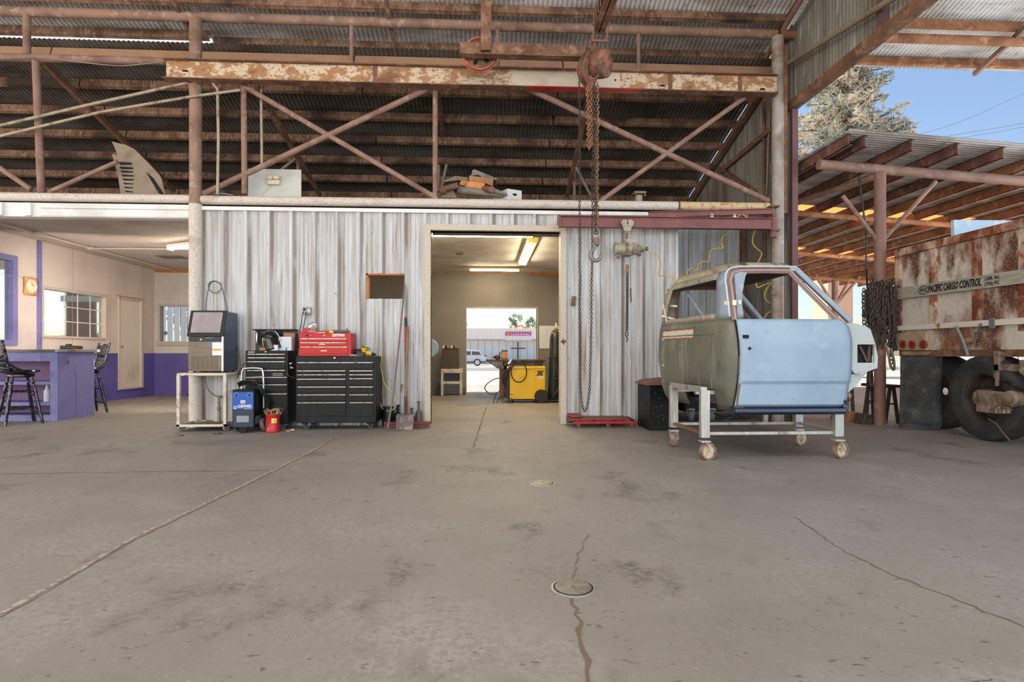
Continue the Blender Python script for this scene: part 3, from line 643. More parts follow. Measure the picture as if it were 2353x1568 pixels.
m.build('bolt_slot', darkhole, bm_)
for u in (862, 1540, 1700): x = P(u, 190, yb).x; MB().box(x-.03, yb-.004, zb-.12, x+.03, yb, zb+.12).build('stiffener', rust, bm_)
# conduits
def conduit(pts, label, r=.018, y=Y0-.2, mt=None):
    MB().ring([P(u, v, y) for u, v in pts], r, 8).build('conduit', mt or mat('conduit_grey', (166, 152, 132), [((130, 110, 90), 8, .5, .65, V1)], rough=.5, metal=.3), label=label, cat='conduit')
conduit([(-80, 308), (0, 289), (200, 242), (432, 190)], 'upper of the two sloping grey conduits crossing the left truss', .022, Y0-.12)
conduit([(-80, 331), (0, 313), (230, 258), (440, 222), (552, 207)], 'lower of the two sloping grey conduits crossing the left truss', .02, Y0-.14)
conduit([(490, 192), (500, 205), (502, 320), (500, 447)], 'upright grey conduit just right of the left column', .02, Y0-.12)
conduit([(600, 205), (601, 300), (602, 385)], 'short upright grey conduit ending behind the crossing truss diagonals', .02, Y0+.06)
MB().curve([P(0, 134, Y0-.1), P(60, 132, Y0-.1), P(100, 133, Y0-.1), P(170, 141, Y0-.1), P(280, 151, Y0-.1), P(385, 140, Y0-.1)], .008).build('sagging_cable', dustlead, label='thin sagging cable strung under the left truss chord', cat='cable')
MB().tube(PX(1762, 176, XR-.12), PX(2095, -30, XR-.12), .035).build('rail_pipe', dustlead, label='long grey pipe running toward the camera along the right wall header', cat='pipe')
MB().bar(PX(1790, 70, XR-.1), PX(1880, -60, XR-.1), .07, .07).build('rake_angle', rust, label='dark steel angle climbing from the corner column to the roof at upper right', cat='beam')
x = PX(2030, 30, XR).y; MB().box(XR-.05, x-.05, zh, XR-.005, x+.05, up_z(x)-.1).build('header_stud', mat('maroon_trim', (110, 78, 76)), label='maroon stud on the inside of the right header panel', cat='post')

# ---------------------------------------------------------------- gantry, wheel, rail and chain hoist
yg = 7.15
g = T('gantry_carriage', 'rusty overhead crane carriage: post, cross angle and spoked wheel resting on the painted beam', 'crane', P(1117, 130, yg))
a, b = P(1105, 120, yg), P(1128, 120, yg)
MB().box(a.x, yg-.06, a.z, b.x, yg+.0, 6.1).build('post', rust, g)
a, b = P(1057, 131, yg), P(1345, 106, yg)
m = MB(); m.box(a.x, yg-.0, a.z, b.x, yg+.01, b.z+.01).box(a.x, yg-.10, a.z-.004, b.x, yg+.01, a.z+.008); m.build('cross_angle', rust, g)
q = P(1102, 125, yg+.12); rw = .225
w = T('x', 'x', 'x', q); bpy.data.objects.remove(w)
m = MB(); R = RX90
m.lathe([(rw-.035, -.03), (rw, -.035), (rw+.0, -.02), (rw-.012, -.015), (rw-.012, .03), (rw-.035, .03), (rw-.035, -.03)], q, R, 40)
wh = m.build('crane_wheel', wheelred, g)
m = MB(); m.lathe([(.02, -.04), (.045, -.04), (.045, -.014), (.19, -.012), (.19, .012), (.045, .014), (.045, .04), (.02, .04)], q, R, 36)
hl = MB()
for k in range(5):
    t_ = 2*PI/5*k+.5; c9 = q+Vector((math.cos(t_)*.115, -.0165, math.sin(t_)*.115)); e1 = Vector((math.cos(t_), 0, math.sin(t_))); e2 = Vector((-e1.z, 0, e1.x))
    hl.add([c9+e1*(.042*math.cos(a))+e2*(.027*math.sin(a)*(1+.4*math.cos(a))) for a in [PI*i/7 for i in range(14)]], [tuple(range(14))])
hl.build('web_hole', darkhole, g)
for k in range(0):
    t_ = PI/3*k+.3; d = Vector((math.cos(t_), 0, math.sin(t_))); n_ = Vector((-d.z, 0, d.x))
    m.prism([((q+d*.035+n_*.03).x, (q+d*.035+n_*.03).z), ((q+d*(rw-.03)+n_*.055).x, (q+d*(rw-.03)+n_*.055).z), ((q+d*(rw-.03)-n_*.055).x, (q+d*(rw-.03)-n_*.055).z), ((q+d*.035-n_*.03).x, (q+d*.035-n_*.03).z)], 'y', q.y-.012, q.y+.012)
m.build('web_plate', hoistred, g)
rl = T('overhead_rail', 'dark rusty I-beam rail running overhead toward the camera above the chain hoist', 'beam', P(1378, 70, yg))
a = P(1376, 75, yg); x = a.x; z = a.z
m = MB(); m.box(x-.075, 2.5, z, x+.075, yg, z+.014).box(x-.006, 2.5, z, x+.006, yg, z+.2).box(x-.075, 2.5, z+.19, x+.075, yg, z+.204); m.build('i_beam', rust, rl)
m = MB()
for s_ in (-1, 1): m.tube((x+s_*.10, yg-.22, z+.12), (x+s_*.085, yg-.05, z-.13), .012)
m.tube((x-.12, yg-.16, z+.02), (x+.12, yg-.16, z+.02), .014).tube((x-.10, yg-.05, z-.13), (x+.10, yg-.05, z-.13), .016)
m.build('trolley_hanger', mat('hanger_reddish', (140, 96, 80), [((100, 72, 60), 6, .5, .65, V1)], rough=.7), rl)
m = MB()
for k in range(14): y = yg-.1-.12*k; m.bar((x-.085, y, z+.19), (x-.085-.0, y-.05, z+.02), .01, .012)
m.build('hanging_clips', dustlead, rl)
# chain hoist
h = T('chain_hoist', 'big rusty chain hoist hanging from the overhead rail, with round drum and chain wheel', 'hoist', P(1370, 150, yg))
q = P(1385, 146, yg); ax = Vector((.80, -.58, -.16)).normalized(); aa, bb = frame_of(ax); R = Matrix((aa, bb, ax)).transposed()
MB().lathe([(.001, -.17), (.15, -.17), (.172, -.14), (.178, -.02), (.172, .055), (.165, .06), (.155, .066), (.001, .072)], q, R, 32).build('drum_cover', hoistred, h, bevel=0)
q2 = P(1352, 160, yg)
MB().lathe([(.09, -.035), (.20, -.04), (.205, -.03), (.175, -.008), (.175, .008), (.205, .03), (.20, .04), (.09, .035)], q2+Vector((0, 0, .0)), R, 32).build('chain_wheel', hoistred, h)
m = MB()
for s_ in (-1, 1): m.ring([q2+ax*(s_*.05)+Vector((math.cos(t)*.10, 0, math.sin(t)*.13)) for t in [k*PI/8 for k in range(16)]], .014, 6, closed=True)
m.tube(q-ax*.15, q2-ax*.06, .07, 16).tube(P(1366, 118, yg), P(1366, 100, yg), .03).ring([P(1366, 104, yg)+Vector((math.cos(t)*.045, 0, math.sin(t)*.06)) for t in [k*PI/6 for k in range(12)]], .014, 6, closed=True)
m.sphere(P(1372, 118, yg), .07, 12, (1.2, .8, .7)); m.build('frame', hoistred, h)
def down(u, v0, v1, y=yg, n=8, wob=.006): 
    a, b = P(u[0], v0, y), P(u[1], v1, y); return [a.lerp(b, k/n)+Vector((random.uniform(-wob, wob), 0, 0)) for k in range(n+1)]
pts = down((1350, 1352), 195, 330)+[P(1354, 342, yg), P(1360, 330, yg)]+down((1360, 1358), 325, 195)
MB().chain(pts, .036, .0085, .034).build('slack_chain', rusty2, h)
MB().chain(down((1366, 1369), 190, 540, yg-.04), .040, .0075, .036).build('load_chain', chaindark, h)
MB().chain(down((1373, 1371), 190, 540, yg-.03), .040, .0075, .036).build('load_chain', rusty2, h)
pts = down((1331, 1333), 150, 800, yg, 20)+smooth([P(1333, 800, yg), P(1334, 890, yg), P(1338, 930, yg), P(1343, 946, yg), P(1350, 930, yg), P(1355, 890, yg), P(1358, 800, yg)], 6)+down((1358, 1364), 790, 190, yg, 20)
MB().chain(pts, .030, .0048, .024, 4).build('hand_chain', chaindark, h)
hk = P(1370, 556, yg)
m = MB(); m.box(hk.x-.035, yg-.05, hk.z-.03, hk.x+.035, yg-.01, hk.z+.05).sphere((hk.x, yg-.03, hk.z-.035), .034).tube((hk.x-.045, yg-.03, hk.z+.01), (hk.x+.045, yg-.03, hk.z+.01), .018)
blk = m.build('hook_block', mat('hook_block_rust', (132, 108, 92), [((98, 76, 62), 12, .5, .6, V1)], rough=.6, metal=.4), h, bevel=.005)
c0 = P(1369, 586, yg-.03); arc = [Vector((hk.x, yg-.03, hk.z-.06))]+[c0+Vector((math.cos(t)*.068, 0, math.sin(t)*.072)) for t in [PI*.62+k*PI*1.45/12 for k in range(13)]]
MB().ring(smooth(arc, 3), .02, 10, rs=[.016+.012*math.sin(PI*i/(len(smooth(arc, 3))-1)) for i in range(len(smooth(arc, 3)))]).build('hook', mat('hook_steel', (132, 128, 132), [((110, 90, 76), 6, .55, .7, V1)], rough=.5, metal=.5), h)
# ---------------------------------------------------------------- jib crane on the right column
yj = Y0-.32
j = T('jib_crane', 'maroon steel jib crane with two converging beams swinging from the right column', 'crane', (XC, yj, 2.7))
x0, x1 = P(1287, 510, yj).x, P(1772, 515, yj).x; z0, z1 = P(1500, 524, yj).z, P(1500, 500, yj).z
def ibeam(p0, p1, hh, ww, th=.01):
    m = MB(); up_ = Vector((0, 0, 1)); p0, p1 = Vector(p0), Vector(p1)
    m.bar(p0, p1, th, hh); o = Vector((0, 0, hh/2)); m.bar(p0+o, p1+o, ww, th).bar(p0-o, p1-o, ww, th); return m
ibeam((x0, yj, (z0+z1)/2), (x1, yj, (z0+z1)/2), z1-z0, .10).build('lower_beam', maroon, j)
MB().box(x0-.012, yj-.06, z0-.01, x0, yj+.06, z1+.01).build('end_plate', maroon, j)
a, b = P(1490, 494, yj+.02), P(1775, 486, yj+.02); ibeam(a, b, .07, .06).build('upper_beam', maroon, j)
for u in (1635, 1687, 1715): a = P(u, 497, yj+.02); MB().box(a.x-.02, yj, z1, a.x+.02, yj+.04, a.z+.03).build('spacer', whitepipe if u < 1700 else maroon, j)
xp = P(1780, 500, yj+.05).x
MB().tube((xp, yj+.1, P(0, 527, yj+.1).z), (xp, yj+.1, P(0, 478, yj+.1).z), .05, 20).build('hinge_barrel', maroon, j)
for v in (476, 531): z = P(1780, v, yj+.1).z; MB().box(xp-.07, yj+.03, z-.01, xp+.07, Y0-.14, z+.01).build('hinge_plate', rust, j)
m = MB(); m.tube((xp, yj+.09, P(0, 475, yj+.1).z), (xp, yj+.09, P(0, 448, yj+.1).z), .014).tube((xp, yj+.09, P(0, 532, yj+.1).z), (xp, yj+.09, P(0, 566, yj+.1).z), .014); m.build('hinge_pin', orangerust, j)
# air hoist
ah = T('air_hoist', 'grey cylindrical air hoist hanging from a heart-shaped trolley on the maroon jib', 'hoist', P(1448, 580, yj))
q = P(1441, 515, yj-.07)
m = MB(); m.lathe([(.001, 0), (.05, 0), (.05, .02), (.001, .02)], q+Vector((-.035, 0, .01)), RX90, 20).lathe([(.001, 0), (.05, 0), (.05, .02), (.001, .02)], q+Vector((.04, 0, .01)), RX90, 20)
m.prism([(q.x-.08, q.z), (q.x+.085, q.z), (q.x+.04, q.z-.10), (q.x-.035, q.z-.10)], 'y', q.y-.012, q.y+.004); m.build('trolley', hoister, ah, bevel=.004)
MB().ring([P(1440, 536, yj), P(1440, 549, yj)], .016, 8).build('shackle', rusty2, ah)
a = P(1411, 572, yj); b = P(1478, 574, yj)
m = MB(); Lh = b.x-a.x
m.lathe([(.001, 0), (.075, 0), (.085, .01), (.085, .03), (.078, .035), (.078, .12), (.086, .13), (.086, .17), (.082, .18), (.086, .22), (.08, .30), (.062, .34), (.045, .345), (.045, .41), (.001, .415)], a, Matrix.Rotation(PI/2, 3, 'Y'), 28)
m.build('motor_body', hoister, ah)
MB().box(a.x+.15, yj-.06, a.z+.05, a.x+.24, yj+.06, a.z+.13).build('top_bracket', hoister, ah, bevel=.008)
hb = mat('hoist_brown', (122, 104, 84), [((92, 74, 58), 9, .5, .65, V1)], rough=.65)
MB().lathe([(.001, 0), (.028, 0), (.028, .03), (.001, .03)], P(1484, 572, yj), Matrix.Rotation(PI/2, 3, 'Y'), 14).build('inlet_cap', hb, ah)
MB().sphere(P(1468, 584, yj), .035).build('valve_knob', hb, ah); MB().sphere(P(1420, 591, yj), .025).build('drain_knob', hb, ah)
for k in range(4): MB().lathe([(.001, 0), (.02, 0), (.02, .03), (.001, .03)], (a.x+.16+.0*k, yj-.07, a.z+.03+.03*(k % 2)-.08*(k//2)), RX90, 8).build('bolt', hb, ah)
m = MB(); m.box(a.x+.14, yj-.08, a.z-.10, a.x+.23, yj+.05, a.z-.04); m.build('casting', mat('hoist_brown', (122, 104, 84), [((92, 74, 58), 9, .5, .65, V1)], rough=.65), ah, bevel=.006)
MB().lathe([(.001, 0), (.022, 0), (.026, .02), (.018, .05), (.018, .12), (.001, .12)], P(1441, 612, yj)-Vector((0, 0, .1)), I3, 12).build('chain_guide', rusty2, ah)
MB().chain([P(1440, 610, yj), P(1440, 700, yj), P(1439, 762, yj)], .022, .0042, .022, 4).build('load_chain', chaindark, ah)
MB().chain([P(1443, 610, yj+.02), P(1442, 762, yj+.02)], .022, .0042, .022, 4).build('load_chain', chaindark, ah)
q = P(1440, 768, yj); m = MB(); m.ring([q+Vector((math.cos(t)*.02, 0, math.sin(t)*.028)) for t in [k*PI/5 for k in range(10)]], .007, 6, closed=True)
m.ring([q-Vector((0, 0, .03)), q-Vector((0, 0, .05)), q-Vector((-.014, 0, .075)), q-Vector((-.006, 0, .1)), q-Vector((.012, 0, .095))], .008, 6); m.build('hook', chaindark, ah)
MB().ring([P(1448, 592, yj), P(1449, 640, yj), P(1449, 662, yj)], .004, 6).build('pull_cord', copperw, ah)
MB().tube(P(1449, 662, yj), P(1450, 695, yj), .012).build('pull_handle', copperw, ah)
# yellow air hose runs
hp = [P(u, v, y) for u, v, y in ((1488, 579, yj), (1500, 580, yj), (1513, 590, yj), (1518, 610, 7.3), (1513, 632, 7.1), (1530, 634, 6.9), (1545, 637, 6.8), (1554, 648, 6.7), (1545, 662, 6.6), (1533, 665, 6.6), (1540, 672, 6.7), (1530, 676, 6.8), (1527, 690, 6.9))]
MB().curve(hp, .007).build('air_hose', hosey, label='thin yellow hose curling from the air hoist down behind the cab roof', cat='hose')
hp = [P(u, v, 8.2) for u, v in ((1685, 526), (1672, 537), (1660, 545), (1658, 560), (1661, 570), (1645, 571), (1632, 578), (1630, 600), (1612, 602), (1603, 612), (1602, 622), (1587, 617), (1578, 626), (1576, 636), (1561, 633), (1552, 640))]
MB().curve(hp, .009).build('coiled_hose', hosey, label='yellow coiled hose in long loops on the grey recess siding above the cab', cat='hose')
hp = [P(u, v, 8.1) for u, v in ((1737, 527), (1730, 545), (1730, 560), (1740, 572), (1750, 582), (1746, 595), (1741, 608), (1738, 640), (1740, 660), (1756, 655), (1772, 650), (1762, 664), (1757, 680), (1765, 694), (1780, 702), (1776, 712), (1762, 722), (1755, 735))]
MB().curve(hp, .009).build('coiled_hose', hosey, label='yellow hose dangling in waves beside the corner column, seen through the cab window too', cat='hose')
MB().curve([P(1693, 502, yj), P(1700, 494, yj), P(1710, 495, yj), P(1717, 503, yj)], .007).build('hose_loop', hosey, label='short yellow hose loop lying over the jib beam', cat='hose')
# ================================================================ OUTSIDE ON THE RIGHT
# carport
cz = lambda x: 3.84-.062*(x-4.384)
cp = T('carport', 'open carport of corrugated sheets on rusty joists and round columns, right of the opening', 'carport', (7.5, 12, 0))
cdir = Vector((1, 0, -.062)).normalized()
for y0, y1, mt in ((6.88, 10.15, galv), (10.15, 10.75, amber), (10.75, 13.6, galv), (13.6, 14.15, amber), (14.15, 18.2, galv)):
    m = MB(); m.corr((4.62, y0, cz(4.62)), Vector((0, 1, 0)), y1-y0, cdir, 9.0, Vector((0, 0, 1)), .068, .009); m.build('roof_sheet' if mt is galv else 'translucent_sheet', mt, cp)
xs_ = [P(u, 320, 7.0).x for u in (1913, 1988, 2095, 2200, 2305)]
while xs_[-1] < 12.8: xs_.append(xs_[-1]+.62)
for x in xs_:
    x = max(x, 4.68); z = cz(x)-.085
    m = MB(); m.box(x-.004, 7.0, z-.075, x+.004, 18, z+.075).box(x-.004, 7.0, z-.075, x+.05, 18, z-.067).box(x-.004, 7.0, z+.067, x+.05, 18, z+.075)
    m.build('joist', mat('joist_maroon_rust', (120, 84, 72), [((88, 60, 54), 3, .4, .6, V1), ((150, 112, 90), 6, .55, .7, V1)], rough=.85) if x < 7 else orangerust, cp)  # farther joists carry their warm light in the orange colour
gc = G(2022, 978); ycs = (gc.y, 9.95, 13.3, 16.5)
for y in ycs:
    MB().tube((4.62, y, cz(4.62)-.225), (13.4, y, cz(13.4)-.225), .068 if y < 8 else .05, 14).build('pipe_beam', mauve if y < 8 else orangerust, cp)
MB().tube(gc, (gc.x, gc.y, cz(gc.x)-.28), .072, 20).build('column', mat('canopy_column', (132, 98, 88), [((104, 78, 70), 2.5, .45, .65, (1, 1, .5)), ((172, 140, 122), 7, .56, .7, V1)], rough=.7), cp)
a = P(2004, 555, gc.y); 
for u1, v1 in ((1936, 450), (2150, 417)):
    b = P(u1, v1, gc.y); MB().tube((gc.x, gc.y, PX(2022, 560, gc.x).z), b, .028).build('knee_brace', mauve, cp)
MB().tube((gc.x, gc.y, cz(gc.x)-.30), (4.7, 11.6, cz(4.7)-.30), .05).build('tie_pipe', mauve, cp)
# rear canopy column with braces
q = G(1918, 880); yy = 16.5; a = P(1918, 700, yy)
MB().tube((a.x, yy, 0), (a.x, yy, cz(a.x)-.28), .085, 16).build('column', mauve, cp)
for u1, v1 in ((1865, 618), (1966, 618), (1988, 622)): MB().tube(P(1918, 705, yy), P(u1, v1, yy+(0 if u1 != 1988 else .05)), .04).build('knee_brace', mauve, cp)
MB().ring([P(1973, 398, 7.7), P(1982, 470, 7.7), P(1991, 540, 7.7), P(1990, 620, 7.7), P(1993, 660, 7.5)], .012, 8).build('hanging_cable', blackpl, label='thin black cable hanging from the carport beam beside its column', cat='cable')
# stucco pillar behind, fence, low wall
m = MB(); a, b = P(1903, 900, 24), P(1960, 612, 24); m.box(a.x, 24, -.1, b.x, 25.2, 5.2); m.box(a.x-.1, 23.9, 5.2, b.x+.1, 25.3, 5.35)
m.build('stucco_pillar', stucco, label='pink stucco pillar standing in the sun behind the carport', cat='pillar')
fe = T('chain_link_fence', 'low wire fence line far across the yard behind the carport column', 'fence', (16, 30, -.1))
m = MB(); xs0 = 12
for k in range(110): x = 6+k*.28; m.tube((x, 30, -.1), (x+1.3*.0+.0, 30, 1.2), .008, 4)
for k in range(9): m.tube((6, 30, .0+k*.15), (37, 30, .0+k*.15), .008, 4)
m.build('wire_mesh', mat('fence_wire', (150, 146, 140), rough=.6, metal=.4), fe)
for k in range(10): MB().tube((6+k*3.4, 30, -.15), (6+k*3.4, 30, 1.25), .035, 8).build('post', mat('fence_wire', (150, 146, 140)), fe)
# the bundle of chains on the carport column
cb = T('chain_bundle', 'thick bundle of rusty chains and straps slung around the carport column', 'chain', (gc.x, gc.y, .9))
ty = gc.y-.09; rnd = random.Random(3); 
for k in range(26):
    ang = rnd.uniform(0, 2*PI); r0 = rnd.uniform(.09, .165); top = rnd.uniform(1.78, 2.02); bot = rnd.uniform(.95, 1.55)
    cx, cy = gc.x+math.cos(ang)*r0*1.15, gc.y-.0+math.sin(ang)*r0*.8
    ox, oy = gc.x+math.cos(ang+.5)*(r0+.05)*1.1, gc.y+math.sin(ang+.5)*(r0+.05)*.8
    pts = smooth([(gc.x+math.cos(ang)*.09, gc.y+math.sin(ang)*.09, top-.03), (cx, cy, top), (cx, cy, (top+bot)/2), ((cx+ox)/2, (cy+oy)/2, bot), (ox, oy, (top+bot)/2), (ox, oy, top-.04)], 5)
    MB().chain(pts, .05, .009, .042, 4).build('chain', chaindark if k % 2 else mat('chain_brown', (76, 64, 57), rough=.7), cb)
for k in range(5):
    ang = PI*1.1+k*.4; cx, cy = gc.x+math.cos(ang)*.17, gc.y+math.sin(ang)*.17
    m = MB(); pts = smooth([(cx, cy, 1.75), (cx+.03, cy, 1.3), (cx-.02, cy-.01, .95+.05*k)], 5); m.ring(pts, .014, 6, sq=.3); m.build('strap', mat('strap_dark', (66, 56, 54), rough=.9), cb)
pts = [P(u, v, gc.y-.2) for u, v in ((2034, 790), (2042, 815), (2046, 840), (2054, 850), (2054, 830), (2047, 800))]
MB().curve(pts, .016).build('hanging_loop', mat('strap_loop', (140, 122, 104), rough=.9), cb)
MB().chain([P(2048, 760, gc.y-.1), P(2049, 840, gc.y-.1)], .05, .008, .04, 4).build('chain', chaindark, cb)
MB().curve([P(1999, 850, gc.y-.1), P(1999, 880, gc.y-.1), P(2003, 888, gc.y-.1), P(2006, 880, gc.y-.1)], .012).build('hook', chaindark, cb)
# folding stands beside the column
def saw(name, label, u0, u1, vt, vb, y):
    t = T(name, label, 'stand', P((u0+u1)/2, vb, y))
    for k, yy in ((0, y), (1, y+.45)):
        a, b = P(u0, vb, y), P(u1, vb, y); top = P((u0+u1)/2, vt, y)
        for x in (a.x, b.x): MB().bar((x, yy+.0, 0), (top.x+(x-top.x)*.25, yy, top.z), .04, .03).build('leg', steeldark, t)
        MB().bar((a.x+.06, yy, .28), (b.x-.06, yy, .28), .03, .02).build('brace', steeldark, t)
    MB().box(top.x-.12, y-.02, top.z-.02, top.x+.12, y+.48, top.z+.02).build('top_plate', steeldark, t)
saw('steel_sawhorse', 'dark slim steel stand right of the carport column, half behind the mudflap', 2034, 2064, 888, 978, 7.75)
saw('steel_sawhorse', 'dark splayed stand leg left of the carport column', 1990, 2008, 850, 970, 7.9)
for u, v, sx, lb, mt in ((1966, 962, .30, 'reddish brown block lying by the front of the cab stand', mat('brick_red', (150, 98, 80), rough=.9)), (1998, 968, .2, 'dark triangular wheel chock at the foot of the carport column', steeldark), (1942, 958, .22, 'grey stone block behind the cab front, farthest left of the blocks on the floor', mat('stone_grey', (96, 92, 90), rough=.9))):
    q = G(u, v+8); q.z = 0; MB().prism([(q.x-sx/2, 0), (q.x+sx/2, 0), (q.x+sx*.36, .13), (q.x-sx*.30, .15)], 'y', q.y, q.y+.2).build('wheel_chock', mt, label=lb, cat='block', bevel=.01)

# ---------------------------------------------------------------- trailer
XT = 5.72; tr = T('dump_trailer', 'rusty white high-sided trailer with strap lettering and tandem tyres at the right edge', 'trailer', (XT+1.2, 4.8, 0))
yB = PX(2057, 600, XT).y; yF = 2.2; zT = 2.43; zL = 1.04
MB().box(XT+.03, yF, zL+.22, XT+2.4, yB-.03, zT-.06).build('side_panel', trailer, tr)
MB().box(XT-.015, yF, zT-.10, XT+.10, yB, zT).build('top_rail', trailerrib, tr, bevel=.008)
for u in (2062, 2142, 2242, 2350):
    y = PX(u, 700, XT).y; MB().box(XT-.0, y-.055, zL+.2, XT+.04, y+.055, zT-.1).build('side_post', trailerrib, tr, bevel=.006)
for y in (4.6, 3.6, 2.6): MB().box(XT-.0, y-.055, zL+.2, XT+.04, y+.055, zT-.1).build('side_post', trailerrib, tr, bevel=.006)
zr = PX(2200, 748, XT).z
MB().box(XT-.03, yF, zr-.03, XT+.03, yB-.02, zr+.04).build('rub_rail', mat('rail_white', (222, 212, 196), [((160, 100, 60), 3, .58, .66, (1, 1.2, 1))], rough=.6), tr, bevel=.006)
MB().box(XT+.012, yF, zL, XT+.05, yB-.02, zr-.03).build('lower_fascia', trailer, tr)
MB().box(XT+.02, yF, zL-.08, XT+2.3, yB-.05, zL+.01).build('under_frame', rust, tr)
MB().box(XT+.03, yB-.03, zL, XT+2.4, yB, zT-.05).build('tailgate', trailer, tr)
zs0, zs1 = PX(2200, 672, XT).z-.02, PX(2200, 648, XT).z+.02
s0 = PX(2056, 690, XT).z; s1 = PX(2056, 665, XT).z
st = MB().box(XT-.03, yF, s0, XT-.022, yB+.01, s1).build('cargo_strap', strapm, tr)
Rx = Matrix(((0, 0, -1), (-1, 0, 0), (0, 1, 0)))   # letters on a face looking to -X, reading toward -Y
zc_ = (s0+s1)/2
ya, yb_ = PX(2138, 670, XT).y, PX(2260, 650, XT).y
text('PACIFIC CARGO CONTROL', (XT-.032, (ya+yb_)/2, zc_), .125, lettblack, st, R=Rx, width=abs(ya-yb_), ital=.25, bold=.004)
yc1, yc2 = PX(2268, 650, XT).y, PX(2303, 645, XT).y
text('5,500lb. WLL', (XT-.032, (yc1+yc2)/2, zc_+.028), .055, lettblack, st, R=Rx, width=abs(yc1-yc2), ital=.2)
text('2,495kg WLL', (XT-.032, (yc1+yc2)/2, zc_-.030), .055, lettblack, st, R=Rx, width=abs(yc1-yc2), ital=.2)
yl = PX(2128, 672, XT).y
MB().ring([(XT-.033, yl+math.cos(t)*.085, zc_+math.sin(t)*.05) for t in [k*PI/12 for k in range(24)]], .005, 4, closed=True).build('emblem_oval', lettblack, st)
text('PCC', (XT-.032, yl, zc_), .06, lettblack, st, R=Rx, width=.11, bold=.002)
# lamp cluster
y0, y1 = PX(2062, 790, XT).y, PX(2138, 790, XT).y; zc1, zc0 = PX(2100, 768, XT).z, PX(2100, 806, XT).z
lc = MB().box(XT-.06, y1, zc0, XT+.02, y0, zc1+.02).build('lamp_housing', mat('lamp_bracket', (176, 150, 124), [((130, 96, 70), 6, .5, .65, V1)], rough=.8), tr, bevel=.012)
for u in (2076, 2097, 2122):
    q = PX(u, 792, XT-.06); MB().lathe([(.045, -.012), (.060, -.012), (.060, .012), (.045, .012), (.045, -.012)], q, Matrix.Rotation(-PI/2, 3, 'Y'), 20).build('lamp_ring', rust, lc)
    MB().lathe([(.001, -.01), (.045, -.01), (.042, .012), (.001, .016)], q, Matrix.Rotation(-PI/2, 3, 'Y'), 20).build('tail_lamp', lens, lc)
# mudflap
yf = 6.98; a, b = P(2071, 985, yf), P(2162, 812, yf)
m = MB(); m.grid(lambda s_, t_: Vector((a.x+(b.x-a.x)*s_+.025*(1-t_)*s_, yf+.02*math.sin(s_*5)+.03*(1-t_), .06+(b.z-.06)*t_)), 10, 14); m.build('mudflap', flapm, tr, solid=.014)
MB().bar((a.x, yf-.01, b.z), (b.x+.04, yf-.01, b.z), .03, .05).build('flap_hanger', rust, tr)
MB().bar((a.x, yf+.02, .075), (b.x+.03, yf+.06, .05), .03, .05).build('flap_weight', flapm, tr)
# wheels
def tyre(y, x0, mir=1):
    c = Vector((x0, y, .49)); R = Matrix.Rotation(PI/2, 3, 'Y')
    prof = [(.262, .0), (.28, -.02), (.36, -.035), (.44, -.03), (.465, -.015), (.478, -.012), (.49, .02), (.49, .06), (.482, .065), (.482, .072), (.49, .076), (.49, .115), (.482, .12), (.482, .128), (.49, .132), (.49, .20), (.478, .235), (.44, .255), (.36, .26), (.30, .245), (.285, .22)]
    t = MB().lathe(prof[:], c, R, 48); tt = t.build('tyre', rubber, tr)
    m = MB(); m.lathe([(.27, .0), (.275, .01), (.255, .03), (.24, .14), (.20, .15), (.05, .15), (.05, .16), (.24, .17), (.265, .22)], c, R, 36); m.build('wheel_rim', mat('rim_dark', (84, 70, 62), [((54, 46, 42), 5, .45, .6, V1)], rough=.7), tt)
    m = MB(); m.ring([c+Vector((-.034, math.cos(k*PI/24)*.40, math.sin(k*PI/24)*.40)) for k in range(48)], .004, 4, closed=True).build('sidewall_ring', flapm, tt)
    return tt
tyc = PX(2257, 918, XT).y
for y, o in ((tyc, .02), (tyc+1.06, .31), (tyc-1.1, .02)): tyre(y, XT+o)
for y in (tyc, tyc+1.06): tyre(y, XT+1.9)
text('11R 22.5', (XT-.018, tyc+.06, .12), .05, mat('tyre_letters', (74, 72, 70), rough=.8), tr, R=Rx)
# axle and brake gear in front of the hub
m = MB(); cx = Vector((XT-.02, tyc-.28, .50))
q = PX(2296, 920, XT-.12)
m.tube((XT+.12, tyc, .49), (XT-.05, tyc-.02, .49), .095, 20).box(XT-.12, q.y-.06, q.z-.12, XT-.02, tyc-.06, q.z+.09)
axb = m.build('hub_and_brake', axlem, tr, bevel=.012)
q = PX(2316, 917, XT-.16); MB().lathe([(.001, 0), (.07, 0), (.088, .02), (.088, .06), (.078, .07), (.078, .12), (.001, .12)], q, Matrix.Rotation(PI/2, 3, 'Y'), 22).build('brake_chamber', axlem, tr)
m = MB(); a = PX(2275, 822, XT); 
y0, y1 = PX(2278, 850, XT-.04).y, PX(2345, 850, XT-.04).y
m.box(XT-.02, y0-.07, .72, XT+.06, y0, 1.02).box(XT-.02, y1-1.2, .80, XT+.06, y0, .88).box(XT-.03, y1-.1, .78, XT+.06, y1+.03, .93)
m.tube((XT-.06, y0-.09, .64), (XT-.08, y0-.12, .78), .02).bar((XT-.03, y1, .84), (XT-.03, y1-.25, .60), .05, .06); m.build('suspension_hanger', axlem, tr, bevel=.008)
MB().curve([PX(2303, 875, XT-.1), PX(2320, 880, XT-.12), PX(2340, 892, XT-.1), PX(2360, 900, XT-.1)], .022).build('air_hose', blackpl, tr)
m = MB()
for k in range(4): m.lathe([(.001, 0), (.02, 0), (.02, .05), (.001, .05)], PX(2290+9*k, 950, XT-.13), I3, 8)
m.box(XT-.13, PX(2300, 940, XT).y-.12, .34, XT-.02, PX(2268, 940, XT).y, .42); m.build('bolts', axlem, tr, bevel=.004)
